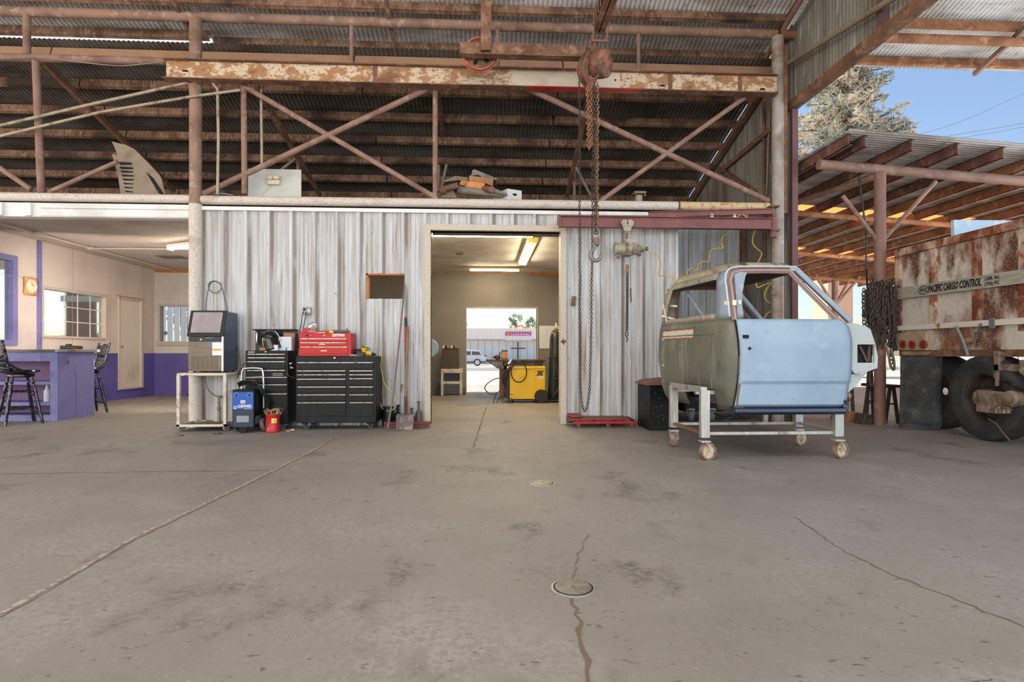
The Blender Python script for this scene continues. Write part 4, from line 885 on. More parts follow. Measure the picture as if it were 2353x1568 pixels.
MB().ring([PX(2270, 962, XT-.1), PX(2290, 975, XT-.12), PX(2305, 995, XT-.14), PX(2322, 1015, XT-.12)], .008, 6).build('loose_wire', copperw, tr)
pts = [PX(u, v, XT-.06) for u, v in ((2197, 750), (2207, 770), (2216, 792), (2224, 818))]
MB().ring(smooth(pts, 5), .016, 8).build('hanging_pipe', mat('grey_hose', (130, 132, 134), rough=.5), tr)
MB().chain([PX(2253, 745, XT-.05), PX(2249, 775, XT-.05), PX(2243, 797, XT-.05)], .035, .006, .03, 4).build('latch_chain', chaindark, tr)
MB().lathe([(.001, 0), (.035, 0), (.035, .06), (.001, .06)], PX(2231, 783, XT), Matrix.Rotation(-PI/2, 3, 'Y'), 16).build('latch_boss', mauve, tr)
m = MB(); y = PX(2287, 745, XT).y; m.box(XT-.045, y-.03, zr-.06, XT-.03, y+.03, zr+.06); m.build('ratchet', mat('ratchet_grey', (130, 138, 142), rough=.4, metal=.4), tr)
m = MB(); q = P(2132, 560, 7.55); m.box(q.x, 6.2, zT-.05, q.x+.9, 6.25, zT+.19); 
MB().box(XT+.28, 6.9, zT-.05, XT+2.4, 6.95, zT+.27).build('pale_header_board', mat('pale_blue_board', (176, 200, 220), [((200, 212, 222), 6, .5, .6, V1)], rough=.6), tr)

# ---------------------------------------------------------------- trees
def conifer(name, label, base, hgt, r0, n_br, seed, z_start=.3, dens=10, wid=4.5):
    rnd = random.Random(seed); t = T(name, label, 'tree', base)
    b = Vector(base)
    MB().ring([b, b+Vector((.1, 0, hgt*.5)), b+Vector((0, .1, hgt))], r0, 12, rs=[r0, r0*.7, .04]).build('trunk', bark, t)
    br = MB(); fo = MB()
    for i in range(n_br):
        f = z_start+(1-z_start)*(i+rnd.random())/n_br; z = hgt*f; L = wid*(1.05-f)*rnd.uniform(.55, 1.15)+.5; a = rnd.uniform(0, 2*PI)
        d = Vector((math.cos(a), math.sin(a), rnd.uniform(-.12, .35))); p0 = b+Vector((0, 0, z)); p1 = p0+d*L*.55+Vector((0, 0, .05*L)); p2 = p0+d*L+Vector((0, 0, -.02*L))
        br.ring([p0, p1, p2], .05, 5, rs=[.07, .04, .015])
        for k in range(int(L*dens)):
            s_ = .18+.82*k/max(1, L*dens); c = p0.lerp(p1, min(1, s_*2)) if s_ < .5 else p1.lerp(p2, s_*2-1)
            side = Vector((-d.y, d.x, rnd.uniform(-.3, .6)))*rnd.uniform(-.42, .42)*(1.2-s_)*1.2; c = c+side+Vector((0, 0, rnd.uniform(-.15, .2)))
            for q in range(7):
                e = Vector((rnd.gauss(0, 1), rnd.gauss(0, 1), rnd.gauss(.25, .8))).normalized(); g_ = e.cross(Vector((rnd.random(), rnd.random(), 1))).normalized()
                ln = rnd.uniform(.14, .30); fo.add([c-g_*.028, c+g_*.028, c+e*ln+g_*.006, c+e*ln-g_*.006], [(0, 1, 2, 3)])
    br.build('branches', bark, t); fo.build('foliage', needles, t, smooth_=0)
bt = P(1935, 330, 26); conifer('conifer_tree', 'tall dusty conifer with pale needles rising behind the carport roof', (bt.x, 26, 0), 17.5, .42, 300, 5, .34, 10, 5.2)
def leafy(name, label, c, r, seed, n=1500, h0=0.0, mt=None, lf=.16):
    rnd = random.Random(seed); c = Vector(c); t = T(name, label, 'tree', (c.x, c.y, h0)); t_z = c.z
    m = MB(); m.ring([(c.x, c.y, h0), (c.x+.1*r, c.y, (h0+t_z)/2), (c.x, c.y, t_z)], .1, 8, rs=[.09*r, .06*r, .03*r])
    for k in range(7): a = k*.9; m.ring([(c.x, c.y, t_z-r*.5), (c.x+math.cos(a)*r*.6, c.y+math.sin(a)*r*.6, t_z+r*.3*math.sin(k*2))], .04, 6, rs=[.04*r, .012*r])
    m.build('trunk', bark, t)
    blobs = [(c+Vector((rnd.uniform(-.7, .7)*r, rnd.uniform(-.6, .6)*r, rnd.uniform(-.7, .75)*r)), rnd.uniform(.22, .42)*r) for _ in range(13)]
    f = MB()
    for k in range(n):
        bc, brr = rnd.choice(blobs); e = Vector((rnd.gauss(0, 1), rnd.gauss(0, 1), rnd.gauss(0, 1))).normalized(); p = bc+e*brr*rnd.uniform(.6, 1.05)
        g_ = Vector((rnd.gauss(0, 1), rnd.gauss(0, 1), rnd.gauss(0, 1))).normalized(); h_ = g_.cross(e).normalized(); s_ = lf*r*rnd.uniform(.5, 1)
        f.add([p-g_*s_*.5, p+h_*s_*.3, p+g_*s_*.5, p-h_*s_*.3], [(0, 1, 2, 3)])
    f.build('foliage', mt or leafg, t, smooth_=0)
z_ = -.344
a = P(1183, 738, 85); leafy('leafy_tree', 'green tree left of the orange gable behind the church fascia', (a.x, 85, a.z), 1.25, 11, h0=z_)
a = P(1224, 742, 85); leafy('leafy_tree', 'green tree at the right edge of the rear doorway view', (a.x, 85, a.z), 1.2, 12, h0=z_)
a = P(1070, 750, 85); leafy('leafy_tree', 'sliver of green tree at the left edge of the rear doorway view', (a.x-.3, 85, a.z-.3), .8, 13, h0=z_)
a = P(1205, 750, 92); leafy('leafy_tree', 'small dim green tree just behind the orange gable', (a.x, 92, a.z-.6), .9, 14, h0=z_)
leafy('leafy_tree', 'pale green tree seen through the panes of the office side window', (-16.6, 25.8, 1.5), 1.2, 15, h0=z_)
leafy('leafy_tree', 'pale green tree outside the rear office window', (-10.0, 21, 2.6), 1.3, 16, h0=z_)
leafy('leafy_bush', 'small green bush at the lower left of the office side window', (-17.2, 24, 1.2), .6, 17, 500, h0=-.1)

# ---------------------------------------------------------------- beyond the rear doorway: church, SUV
yc = 72; zg = -.344
ch = T('church_building', 'pale metal-clad church across the road, seen through the rear doorway', 'building', (4, yc, zg))
a, b = P(900, 0, yc).x, P(1420, 0, yc).x; ze = P(1150, 781, yc).z; zt_ = P(1150, 756.5, yc).z
m = MB(); m.box(a, yc, zg, b, yc+8, ze)
ww = m.build('wall', churchw, ch)
m = MB(); k = 0; x = a
while x < b: m.box(x, yc-.03, zg, x+.06, yc, ze); x += .9
m.build('wall_batten', mat('church_batten', (176, 186, 190)), ww)
m = MB(); x = a; pitch = .335; vs = []; 
while x < b:
    vs += [(x, 0), (x+.10, 0), (x+.14, -.16), (x+.28, -.16)]; x += pitch
pp = []
for q in vs: pp += [(q[0], yc-1.0+q[1], ze), (q[0], yc-1.0+q[1], zt_)]
m.add(pp, [(2*i, 2*i+2, 2*i+3, 2*i+1) for i in range(len(vs)-1)]); m.build('fascia', churchf, ch, smooth_=0)
MB().box(a, yc-1.2, zt_, b, yc+8, zt_+.05).build('roof', churchf, ch)
MB().box(a, yc-1.0, ze-.02, b, yc, ze+.03).build('soffit', orangerust, ch)
yg2 = yc+4; gx0, gx1, gxa = P(1178, 757, yg2), P(1213, 757, yg2), P(1196, 748, yg2)
MB().prism([(gx0.x+.2, zt_), (gx1.x-.2, zt_), (gxa.x, gxa.z-.1)], 'y', yg2+.1, yg2+3).build('gable_wall', churchw, ch)
m = MB(); m.bar((gx0.x-.1, yg2, gx0.z-.05), (gxa.x, yg2, gxa.z), .12, .17).bar((gx1.x+.1, yg2, gx1.z-.05), (gxa.x, yg2, gxa.z), .12, .17); m.build('orange_verge', orangeroof, ch)
yn = yc-1.21; a, b = P(1161, 782, yn), P(1221, 763, yn)
bn = T('church_banner', 'magenta and white banner reading Temple of Praise fixed on the church fascia', 'banner', a)
zm = P(1190, 771.8, yn).z
MB().box(a.x, yn, zm, b.x, yn+.03, b.z).build('magenta_panel', bannerp, bn); MB().box(a.x, yn, a.z, b.x, yn+.03, zm).build('white_panel', paper, bn)
text('Temple of Praise', (P(1195, 0, yn).x, yn-.01, P(0, 766.4, yn).z), .3, lettwhite, bn, width=P(1216, 0, yn).x-P(1172, 0, yn).x, bold=.004)
MB().prism([(P(1164, 0, yn).x, zm+.12), (P(1171, 0, yn).x, zm+.08), (P(1170, 0, yn).x, zm+.35), (P(1164, 0, yn).x, zm+.38)], 'y', yn-.01, yn-.002).build('emblem', orangel, bn)
cr_ = T('church_cross', 'tall dark wooden cross standing before the church wall', 'cross', (P(1190, 0, yc-1.5).x, yc-1.5, zg))
yk = yc-1.5; a = P(1190, 786, yk); MB().box(a.x-.09, yk, zg, a.x+.09, yk+.12, a.z).build('upright', crosst, cr_)
q0, q1 = P(1174, 801, yk), P(1207, 801, yk); MB().box(q0.x, yk+.01, q0.z-.07, q1.x, yk+.11, q0.z+.09).build('crossbar', crosst, cr_)
# SUV
ys_ = 60; xr_ = P(1118, 830, ys_).x; sv = T('suv_car', 'silver-white SUV parked on the road outside the rear doorway', 'car', (xr_-2.4, ys_+.9, gz(ys_)))
zg = gz(ys_); L = 4.9
prof = [(0, .50), (-.02, .75), (.10, 1.02), (.22, 1.10), (.62, 1.58), (.95, 1.66), (2.2, 1.70), (2.9, 1.62), (3.6, 1.12), (4.6, .98), (4.88, .80), (4.9, .42), (.2, .36)]
sc = 1.0
MB().prism([(xr_-x, zg+z*sc) for x, z in prof], 'y', ys_, ys_+1.85).build('body', suvw, sv, bevel=.05)
m = MB()
for poly in ([(.55, 1.15), (.80, 1.50), (1.55, 1.54), (1.55, 1.15)], [(1.68, 1.15), (1.68, 1.54), (2.45, 1.54), (2.45, 1.15)], [(2.55, 1.15), (2.55, 1.52), (2.88, 1.50), (3.4, 1.14)]): m.prism([(xr_-x, zg+z) for x, z in poly], 'y', ys_-.012, ys_+.02)
m.build('side_window', tinted, sv)
for x in (.98, 3.95):
    c = Vector((xr_-x, ys_-.02, zg+.37))
    MB().lathe([(.25, -.12), (.36, -.11), (.37, 0), (.36, .1), (.25, .1)], c, RX90, 28).build('tyre', rubber, sv)
    m = MB(); m.lathe([(.001, .06), (.06, .08), (.06, .05), (.24, .05), (.25, .09), (.25, -.1), (.001, -.1)], c, RX90, 28)
    for k in range(5):
        t_ = 2*PI*k/5; m.bar(c+Vector((0, -.09, 0)), c+Vector((.22*math.cos(t_), -.09, .22*math.sin(t_))), .06, .03)
    m.build('alloy_wheel', chrome, sv)
MB().box(xr_-.22, ys_-.02, zg+.98, xr_-.02, ys_+.3, zg+1.14).build('tail_lamp', lens, sv, bevel=.02)
MB().box(xr_-4.8, ys_-.015, zg+.34, xr_-.05, ys_+.05, zg+.48).build('sill', tinted, sv)
MB().bar((xr_-.9, ys_+.2, zg+1.72), (xr_-2.6, ys_+.2, zg+1.75), .04, .04).build('roof_rail', chrome, sv)
# outside the office windows
t = T('brown_outbuilding', 'dark brown building with a pale strip seen through the office side window', 'building', (-13.5, 20, -.1))
MB().box(-14.15, 20.0, -.1, -13.25, 20.2, 3.9).build('wall', mat('outbuilding_brown', (104, 80, 70), rough=.9), t)
MB().box(-14.25, 19.9, 2.75, -12.9, 20.2, 2.95).build('eave', mat('eave_green_grey', (150, 158, 146), rough=.8), t)
t = T('white_slat_fence', 'pale upright-slat fence outside the rear office window', 'fence', (-7.3, 17.6, 0))
m = MB()
for k in range(26): m.box(-9.9+k*.2, 17.6, -.05, -9.9+k*.2+.16, 17.63, 2.5)
m.build('slats', mat('fence_white', (246, 246, 250), rough=.8), t)
MB().box(-9.9, 17.63, .5, -4.74, 17.67, .58).build('rail', mat('fence_white', (206, 210, 220)), t)
m = MB()
for k, (z, dz_) in enumerate(((11.5, 0), (9.7, .2), (9.2, .1))):
    p = [P(1830, 330+k*30, 40), P(2100, 260+k*24, 40), P(2360, [213, 282, 290][k], 40)]
    MB().ring(smooth([P(1700+k*60, 390-k*10, 46), P(2120, [307, 322, 330][k]+0, 42), P(2353, [215, 283, 292][k], 38), P(2600, [110, 230, 240][k], 34)], 8), .012, 5).build('power_line', mat('wire_dark', (70, 74, 80), rough=.7), label=['upper single power line crossing the sky at the right', 'middle power line of the three in the right sky', 'lowest power line of the three in the right sky'][k], cat='power line', group='power lines in the right sky')
for k in range(4): MB().ring([P(1980, 612+7*k, 45), P(2060, 622+6*k, 45), P(2200, 640+6*k, 45)], .02, 5).build('utility_cable', mat('wire_dark', (70, 74, 80)), label='%s of the four dark utility cables below the carport' % ('topmost', 'second from top', 'third from top', 'lowest')[k], cat='power line', group='utility cables under the carport')
# ================================================================ TRUCK CAB ON ITS ROLLING STAND
Yc = 5.92
ZL = [.45, .52, .64, .80, .95, 1.15, 1.27, 1.33, 1.385, 1.45, 1.56, 1.66, 1.725, 1.77, 1.80]
def interp(t, x):
    for (a, b), (c, d) in zip(t, t[1:]):
        if x <= c: return b+(d-b)*max(0, (x-a)/(c-a))
    return t[-1][1]
YN = [(.45, 5.19), (.52, 5.15), (.8, 5.11), (1.1, 5.09), (1.28, 5.11), (1.33, 5.13), (1.5, 5.15), (1.75, 5.20), (1.8, 5.225)]
XR_ = [(.45, .06), (.6, .0), (1.0, -.03), (1.27, -.01), (1.33, .0), (1.5, .01), (1.72, .045), (1.80, .09)]
RC = [(.45, .15), (.8, .17), (1.3, .15), (1.5, .12), (1.8, .16)]
def rearx(y, z): return 2.27-.12*(y-5.3)+interp(XR_, z)
def cabring(z, xd=2.36, front=False):
    yn = interp(YN, z); yf = 2*Yc-yn; r = interp(RC, z); p = []; tags = []
    xa = rearx(yn+r, z)
    for t in (0, .5): p.append((xd+(xa+r-xd)*t, yn)); 
    for k in range(7): t = PI/2*k/6; p.append((xa+r-r*math.sin(t), yn+r-r*math.cos(t)))
    for k in range(1, 12): y = yn+r+(yf-yn-2*r)*k/12; p.append((rearx(y, z), y))
    xb = rearx(yf-r, z)
    for k in range(7): t = PI/2*k/6; p.append((xb+r-r*math.cos(t), yf-r+r*math.sin(t)))
    for t in (.5, 1): p.append((xb+r+(xd-xb-r)*t, yf))
    return [Vector((x, y, z)) for x, y in p]
cab = T('truck_cab', 'stripped vintage pickup cab in olive and pale blue primer raised on a rolling steel stand', 'truck cab', (2.9, Yc, .45))
rings = [cabring(z) for z in ZL]; nr = len(rings[0])
def cabskip(i, j):
    y = (rings[j][i].y+rings[j][i+1].y)/2; z = (ZL[j]+ZL[j+1])/2; onrear = 9 <= i < 19
    if onrear and 1.385 < z < 1.725: return True
    if 9 <= i <= 14 and z < .62: return True
    return False
def cabpart(name, mt, sel):
    m = MB(); vs = [p for r in rings for p in r]; fs = []
    for j in range(len(ZL)-1):
        for i in range(nr-1):
            if not cabskip(i, j) and sel(i, j): fs.append((j*nr+i, j*nr+i+1, (j+1)*nr+i+1, (j+1)*nr+i))
    used = sorted({k for f in fs for k in f}); mp = {k: q for q, k in enumerate(used)}
    m.add([vs[k] for k in used], [tuple(mp[k] for k in f) for f in fs]); return m.build(name, mt, cab, solid=.012, smooth_=50)
jb = ZL.index(1.33)
body = cabpart('rear_body', cabolive, lambda i, j: j < jb)
cabpart('corner_pillar', cabblue, lambda i, j: j >= jb and i < 9)
cabpart('rear_header', mat('rear_header_bare', (150, 142, 124), [((112, 98, 80), 5, .5, .64, (1, 2, 1)), ((190, 172, 134), 8, .58, .68, (1, 2, 1))], rough=.5), lambda i, j: j >= jb and i >= 9)
# roof skin from the top ring closed across the front
top = cabring(1.80); fx = 3.0; yn = interp(YN, 1.8); yf = 2*Yc-yn
loop = top+[Vector((2.7, yf, 1.80)), Vector((2.94, yf-.01, 1.80)), Vector((3.0, yf-.06, 1.795))]+[Vector((3.0+.03*math.sin(PI*k/6), yf-.06+(yn-yf+.12)*k/6, 1.795)) for k in range(1, 6)]+[Vector((3.0, yn+.06, 1.795)), Vector((2.94, yn+.01, 1.80)), Vector((2.7, yn, 1.80))]
cc = Vector((2.62, Yc, 0)); vs = []; n = len(loop); ss = [1, .985, .95, .88, .75, .5, .2]
for s_ in ss:
    for p in loop: q = cc+(Vector((p.x, p.y, 0))-cc)*s_; vs.append(Vector((q.x, q.y, p.z+.095*(1-s_**7)**.6)))
fs = [(j*n+i, j*n+(i+1) % n, (j+1)*n+(i+1) % n, (j+1)*n+i) for j in range(len(ss)-1) for i in range(n)]+[tuple((len(ss)-1)*n+i for i in range(n))]
m = MB(); m.add(vs, fs); m.build('roof_skin', roofyel, cab, smooth_=60)
m = MB(); q = [Vector((p.x+(cc.x-p.x)*.05, p.y+(Yc-p.y)*.05, 1.79)) for p in loop]; m.add(q, [tuple(range(n))]); m.build('headliner', cabin, cab)
# stamped lines and primer patches of the back panel
m = MB()
for k in range(5):
    y = 5.42+.24*k; m.ring([(rearx(y, z)-.008, y, z) for z in (.66, .75, .9, 1.05, 1.17)], .007, 5)
m.ring([(rearx(y, 1.19)-.008, y, 1.19) for y in (5.35, 5.5, 5.8, 6.1, 6.4, 6.52)], .008, 5).ring([(rearx(y, .66)-.008, y, .66) for y in (5.35, 5.6, 5.9, 6.2, 6.5)], .008, 5)
m.build('stamped_rib', cabolive, body)
m = MB()
def patch(ys, z0, z1, off=.0075):
    vs = []
    for k, y in enumerate(ys): vs += [(rearx(y, z0)-off, y, z0+.008*math.sin(k*3.1)), (rearx(y, z1)-off, y, z1+.006*math.cos(k*2.3))]
    return vs, [(2*i, 2*i+2, 2*i+3, 2*i+1) for i in range(len(ys)-1)]
ys = [5.78+.06*k for k in range(13)]; m.add(*patch(ys, 1.165, 1.25)); m.build('pale_patch', mat('pale_filler', (206, 194, 172), [((168, 116, 76), 14, .60, .68, V1)], rough=.7), body)
m = MB(); m.add(*patch([6.46, 6.48, 6.50, 6.52], .85, 1.17)); m.build('pale_patch', mat('pale_filler', (206, 194, 172)), body)
m = MB(); ys = [5.76+.055*k for k in range(14)]; m.add(*patch(ys, 1.148, 1.167, .0085)).add(*patch(ys, 1.25, 1.266, .0085)); m.build('rust_edge', mat('rust_bleed', (150, 90, 54), [((112, 68, 44), 12, .5, .6, V1)], rough=.85), body)
# door
xrz = [(.49, 2.345), (.8, 2.372), (.98, 2.372), (1.31, 2.342)]; xfz = [(.49, 3.42), (.9, 3.432), (1.15, 3.425), (1.25, 3.40), (1.31, 3.335)]
def doorpt(s_, t_):
    z = .495+(1.312-.495)*t_; x = interp(xrz, z)+(interp(xfz, z)-interp(xrz, z))*s_
    y = interp(YN, z)-.016-.010*math.sin(PI*min(1, max(0, s_)))+(.016 if z < .735 else 0)
    if s_ <= 0 or s_ >= 1 or t_ <= 0: y += .012
    return Vector((x, y, z))
m = MB(); m.grid(doorpt, 24, 26); door = m.build('door', doorblue, cab, solid=.02, smooth_=24)
MB().ring([(interp(xrz, z)-.008, interp(YN, z)+.002, z) for z in (.50, .62, .75, .88, 1.0, 1.12, 1.22, 1.30)], .008, 6).build('door_gap', darkhole, cab)
m = MB(); a = P(1712, 774, 5.075); m.box(a.x-.024, 5.05, a.z-.015, a.x+.024, 5.09, a.z+.015); b = P(1721, 801, 5.072); m.prism([(b.x-.014, b.z), (b.x, b.z-.014), (b.x+.014, b.z), (b.x, b.z+.014)], 'y', 5.048, 5.09); m.build('handle_hole', darkhole, door)
m = MB(); a = P(1732, 774, 5.07); m.sphere((a.x+.02, 5.082, a.z), .04, 14, (1.5, .22, .55)); m.build('handle_dimple', doorblue, door)
m = MB(); pth = [(2.338, 1.31), (2.325, 1.55), (2.318, 1.68), (2.345, 1.755), (2.42, 1.778), (2.65, 1.784), (2.885, 1.782), (2.91, 1.775), (3.03, 1.62), (3.20, 1.435), (3.31, 1.315)]
m.ring([(x, interp(YN, z)+.002, z) for x, z in pth], .030, 4, sq=.6); m.build('window_frame', frameprimer, door, smooth_=30)
m = MB(); m.ring([(x, interp(YN, z)-.012, z) for x, z in pth], .009, 6); m.build('channel_bead', mat('bead_light', (176, 150, 142), rough=.5), door)
pth2 = [(2.285, 1.34), (2.272, 1.6), (2.268, 1.69), (2.30, 1.775), (2.38, 1.812), (2.6, 1.82), (2.93, 1.82), (2.96, 1.812)]
m = MB(); m.ring(smooth([(x, interp(YN, z)-.012, z) for x, z in pth2], 5), .0085, 6); m.build('drip_rail', mat('drip_pale', (190, 200, 208), rough=.35), cab)
for sgn, nm in ((1, 'near'), (-1, 'far')):
    f = lambda y: y if sgn == 1 else 2*Yc-y
    m = MB(); m.bar((2.96, f(5.245), 1.82), (3.46, f(5.155), 1.30), .055, .05).bar((2.91, f(5.235), 1.80), (2.98, f(5.235), 1.80), .05, .05); m.build('windshield_pillar', cabblue, cab, bevel=.01)
m = MB(); m.ring([(x, 2*Yc-interp(YN, z)-.002, z) for x, z in pth], .030, 4, sq=.6); m.build('far_window_frame', frameprimer, cab, smooth_=30)
m = MB(); m.grid(lambda a, b: Vector((2.36+1.06*a, 2*Yc-interp(YN, .49+.82*b), .49+.82*b)), 4, 12); m.build('far_door', cabolive, cab, solid=.02)
MB().box(2.93, 5.26, 1.775, 3.03, 6.58, 1.815).build('windshield_header', cabin, cab, bevel=.01)
MB().bar((2.62, 6.35, 1.30), (2.38, 6.5, 1.72), .03, .03).build('inner_brace', cabblue, cab)
# floor pan, rocker
MB().box(2.32, 5.22, .50, 3.42, 6.62, .53).build('floor_pan', cabin, cab)
m = MB(); m.prism([(5.115, .485), (5.11, .45), (5.15, .425), (5.26, .42), (5.26, .5)], 'x', 2.335, 3.40); m.build('rocker_panel', darkblue, cab, smooth_=20, bevel=.004)
MB().prism([(6.58, .5), (6.58, .42), (6.70, .425), (6.72, .485)], 'x', 2.335, 3.40).build('rocker_panel', darkblue, cab)
MB().box(2.3, 5.45, .52, 2.34, 6.2, .70).build('rear_floor_edge', darkblue, cab)
# cowl, firewall and kick panel
m = MB(); m.prism([(3.43, 1.30), (3.60, 1.275), (3.665, 1.24), (3.69, 1.12), (3.67, .88), (3.50, .66), (3.42, .52), (3.42, .60)], 'y', 5.215, 6.62); m.build('firewall', mat('firewall_grey', (178, 184, 180), [((146, 140, 124), 3, .5, .7, V1)], rough=.55), cab, bevel=.012)
K = lambda u, v: (P(u, v, 5.15).x, P(u, v, 5.15).z)
outer = [K(*q) for q in ((1936, 742), (1985, 749), (1997, 757), (2008, 790), (2014, 820), (2013, 846), (1996, 852), (1975, 861), (1960, 858), (1951, 845), (1949, 800), (1942, 765))]
hole = [K(*q) for q in ((1967, 834), (2006, 834), (2006, 792), (1967, 792))]
m = MB(); poly = outer[:10]+[hole[0], hole[1], hole[2], hole[3], hole[0]]+outer[9:]
m.prism(poly, 'y', 5.13, 5.155); kp = m.build('kick_panel', mat('kick_pale', (178, 186, 184), [((150, 156, 150), 3, .5, .65, V1), ((132, 122, 104), 10, .62, .7, V1)], rough=.5), cab, smooth_=0)
m = MB(); m.box(hole[0][0]-.03, 5.205, hole[0][1]-.03, hole[1][0]+.03, 5.213, hole[2][1]+.03); m.build('vent_hole_shade', darkhole, kp)  # dark sheet put in for the shade inside the hole
m = MB(); m.ring([K3 for K3 in (P(1975, 796, 5.18), P(1985, 815, 5.19), P(1992, 832, 5.19))], .012, 6).ring([P(1998, 794, 5.19), P(1996, 812, 5.19), P(1997, 832, 5.19)], .014, 6); m.build('vent_rib', mat('vent_brown', (96, 78, 68), rough=.8), kp)
m = MB(); m.prism([K(*q) for q in ((1948, 862), (1985, 858), (1996, 853), (1972, 884), (1948, 905))], 'y', 5.16, 5.21); m.build('lower_cowl', mat('kick_pale', (178, 186, 184)), cab)
m = MB(); a = P(1952, 780, 5.12); m.box(a.x-.012, 5.10, a.z-.03, a.x+.012, 5.15, a.z+.03); a = P(1949, 765, 5.12); m.box(a.x-.015, 5.10, a.z-.012, a.x+.015, 5.15, a.z+.012); m.build('hinge', steel, cab, bevel=.003)
a = P(1943, 935, 5.13); m = MB(); m.ring([a+Vector((-.01, 0, .06)), a+Vector((.015, 0, .03)), a+Vector((.022, 0, 0)), a+Vector((0, 0, -.03)), a+Vector((-.02, 0, -.01))], .014, 8).sphere(a, .025, 12, (1, .6, 1.1)); m.build('mount_bracket', mat('bracket_dark', (70, 78, 90), rough=.3, metal=.5), cab)
a = P(1952, 910, 5.15); MB().sphere(a, .022, 10, (1, .7, 1.3)).build('door_stop', mat('stop_brown', (130, 104, 84)), cab)
# masking tape strips
m = MB(); yn_ = interp(YN, 1.47); z = P(1660, 696, 5.2).z
r_ = cabring(z)[1:8]; rr = [p+(p-Vector((2.55, 5.5, p.z))).normalized()*.008 for p in r_]
m.add([q+Vector((0, 0, dz+.02*k/6*0)) for k, q in enumerate(rr) for dz in (-.018, .018)], [(2*i, 2*i+2, 2*i+3, 2*i+1) for i in range(6)])
m.box(2.31, yn_-.035, z-.03, 2.345, yn_-.02, z+.018); m.build('masking_tape', tape, cab)
m = MB()
for (u0, v0), (u1, v1) in (((1524, 701), (1532, 740)), ((1521, 726), (1556, 736)), ((1538, 703), (1556, 704))):
    m.bar(P(u0, v0, 6.52), P(u1, v1, 6.42), .006, .022)
m.build('masking_tape', tape, cab)

# stand
st = T('rolling_stand', 'bare steel rolling stand on four rust-rimmed casters carrying the truck cab', 'stand', (2.75, 5.55, 0))
legs = [(2.075, 5.19, .655), (2.035, 5.93, .655), (3.37, 5.20, .44), (3.40, 5.93, .44)]
for x, y, zt2 in legs: MB().box(x-.042, y-.03, .21, x+.042, y+.03, zt2).build('leg', steel, st, bevel=.004)
m = MB(); m.bar((2.06, 5.16, .66), (2.035, 5.96, .66), .06, .05); m.build('top_bar', steel, st, bevel=.004)
for x, y in ((2.075, 5.42), (2.035, 5.80)): MB().box(x, y-.025, .60, x+.25, y+.025, .635).build('support_arm', steel, st)
MB().bar((2.1, 5.22, .245), (3.36, 5.22, .245), .028, .028).build('long_rail', steel, st)
MB().bar((2.06, 5.95, .245), (3.40, 5.95, .245), .028, .028).build('long_rail', steel, st)
MB().bar((2.075, 5.2, .25), (2.035, 5.93, .25), .03, .03).build('cross_rail', copperw, st)
MB().bar((3.37, 5.2, .25), (3.40, 5.93, .25), .03, .03).build('cross_rail', steel, st)
def caster(par, x, y, r, ang=0, z=0, wm=None, fork=None, plate=.055, wt=.022, tm=None):
    R = Matrix.Rotation(ang, 3, 'Z'); off = R@Vector((.035 if r > .05 else .015, 0, 0)); c = Vector((x, y, z+r))+off; h = r*2.15
    Rw = R@RX90
    m = MB(); m.lathe([(r*.8, -wt), (r*.97, -wt), (r, -wt*.6), (r, wt*.6), (r*.97, wt), (r*.8, wt), (r*.8, -wt)], c, Rw, 28)
    ct = m.build('caster_tread', tm or wm or blackpl, par)
    m = MB(); m.lathe([(r*.12, -wt*1.05), (r*.3, -wt*1.05), (r*.34, -wt*.4), (r*.8, -wt*.4), (r*.82, -wt*.8), (r*.82, wt*.8), (r*.8, wt*.4), (r*.34, wt*.4), (r*.3, wt*1.05), (r*.12, wt*1.05)], c, Rw, 28)
    m.build('caster_disc', wm or blackpl, ct)
    m = MB()
    for s_ in (-1, 1):
        o = R@Vector((0, s_*(wt+.006), 0)); top_ = Vector((x, y, z+h))
        m.prism([(0, 0)]*0+[(-.02, 0), (.02, 0), (.012, 1), (-.012, 1)], 'y', 0, .001) if 0 else m.bar(top_+o, c+o, .004 if 0 else .03*r/.06, .005)
    m.tube(c-R@Vector((0, wt+.012, 0)), c+R@Vector((0, wt+.012, 0)), r*.14, 10)
    m.box(x-plate*.8, y-plate*.8, z+h-.004, x+plate*.8, y+plate*.8, z+h+.008)
    m.build('caster_fork', fork or steel, par)
rustwheel = mat('caster_rust_red', (150, 96, 66), [((196, 172, 142), 12, .5, .58, V1), ((110, 66, 44), 20, .58, .66, V1)], rough=.7)
rimcol = mat('caster_rim_orange', (140, 118, 102), [((112, 76, 56), 20, .5, .6, V1)], rough=.6)
wdisc = mat('caster_cream_disc', (206, 186, 156), [((160, 108, 70), 20, .52, .62, V1)], rough=.6)
for (x, y, _), a, wm in zip(legs, (.25, .9, .3, .2), (wdisc, rustwheel, wdisc, wdisc)):
    caster(st, x, y, .082, a, 0, wm, mat('fork_zinc', (196, 192, 182), [((150, 120, 90), 12, .58, .68, V1)], rough=.4, metal=.5), wt=.022, tm=rimcol)
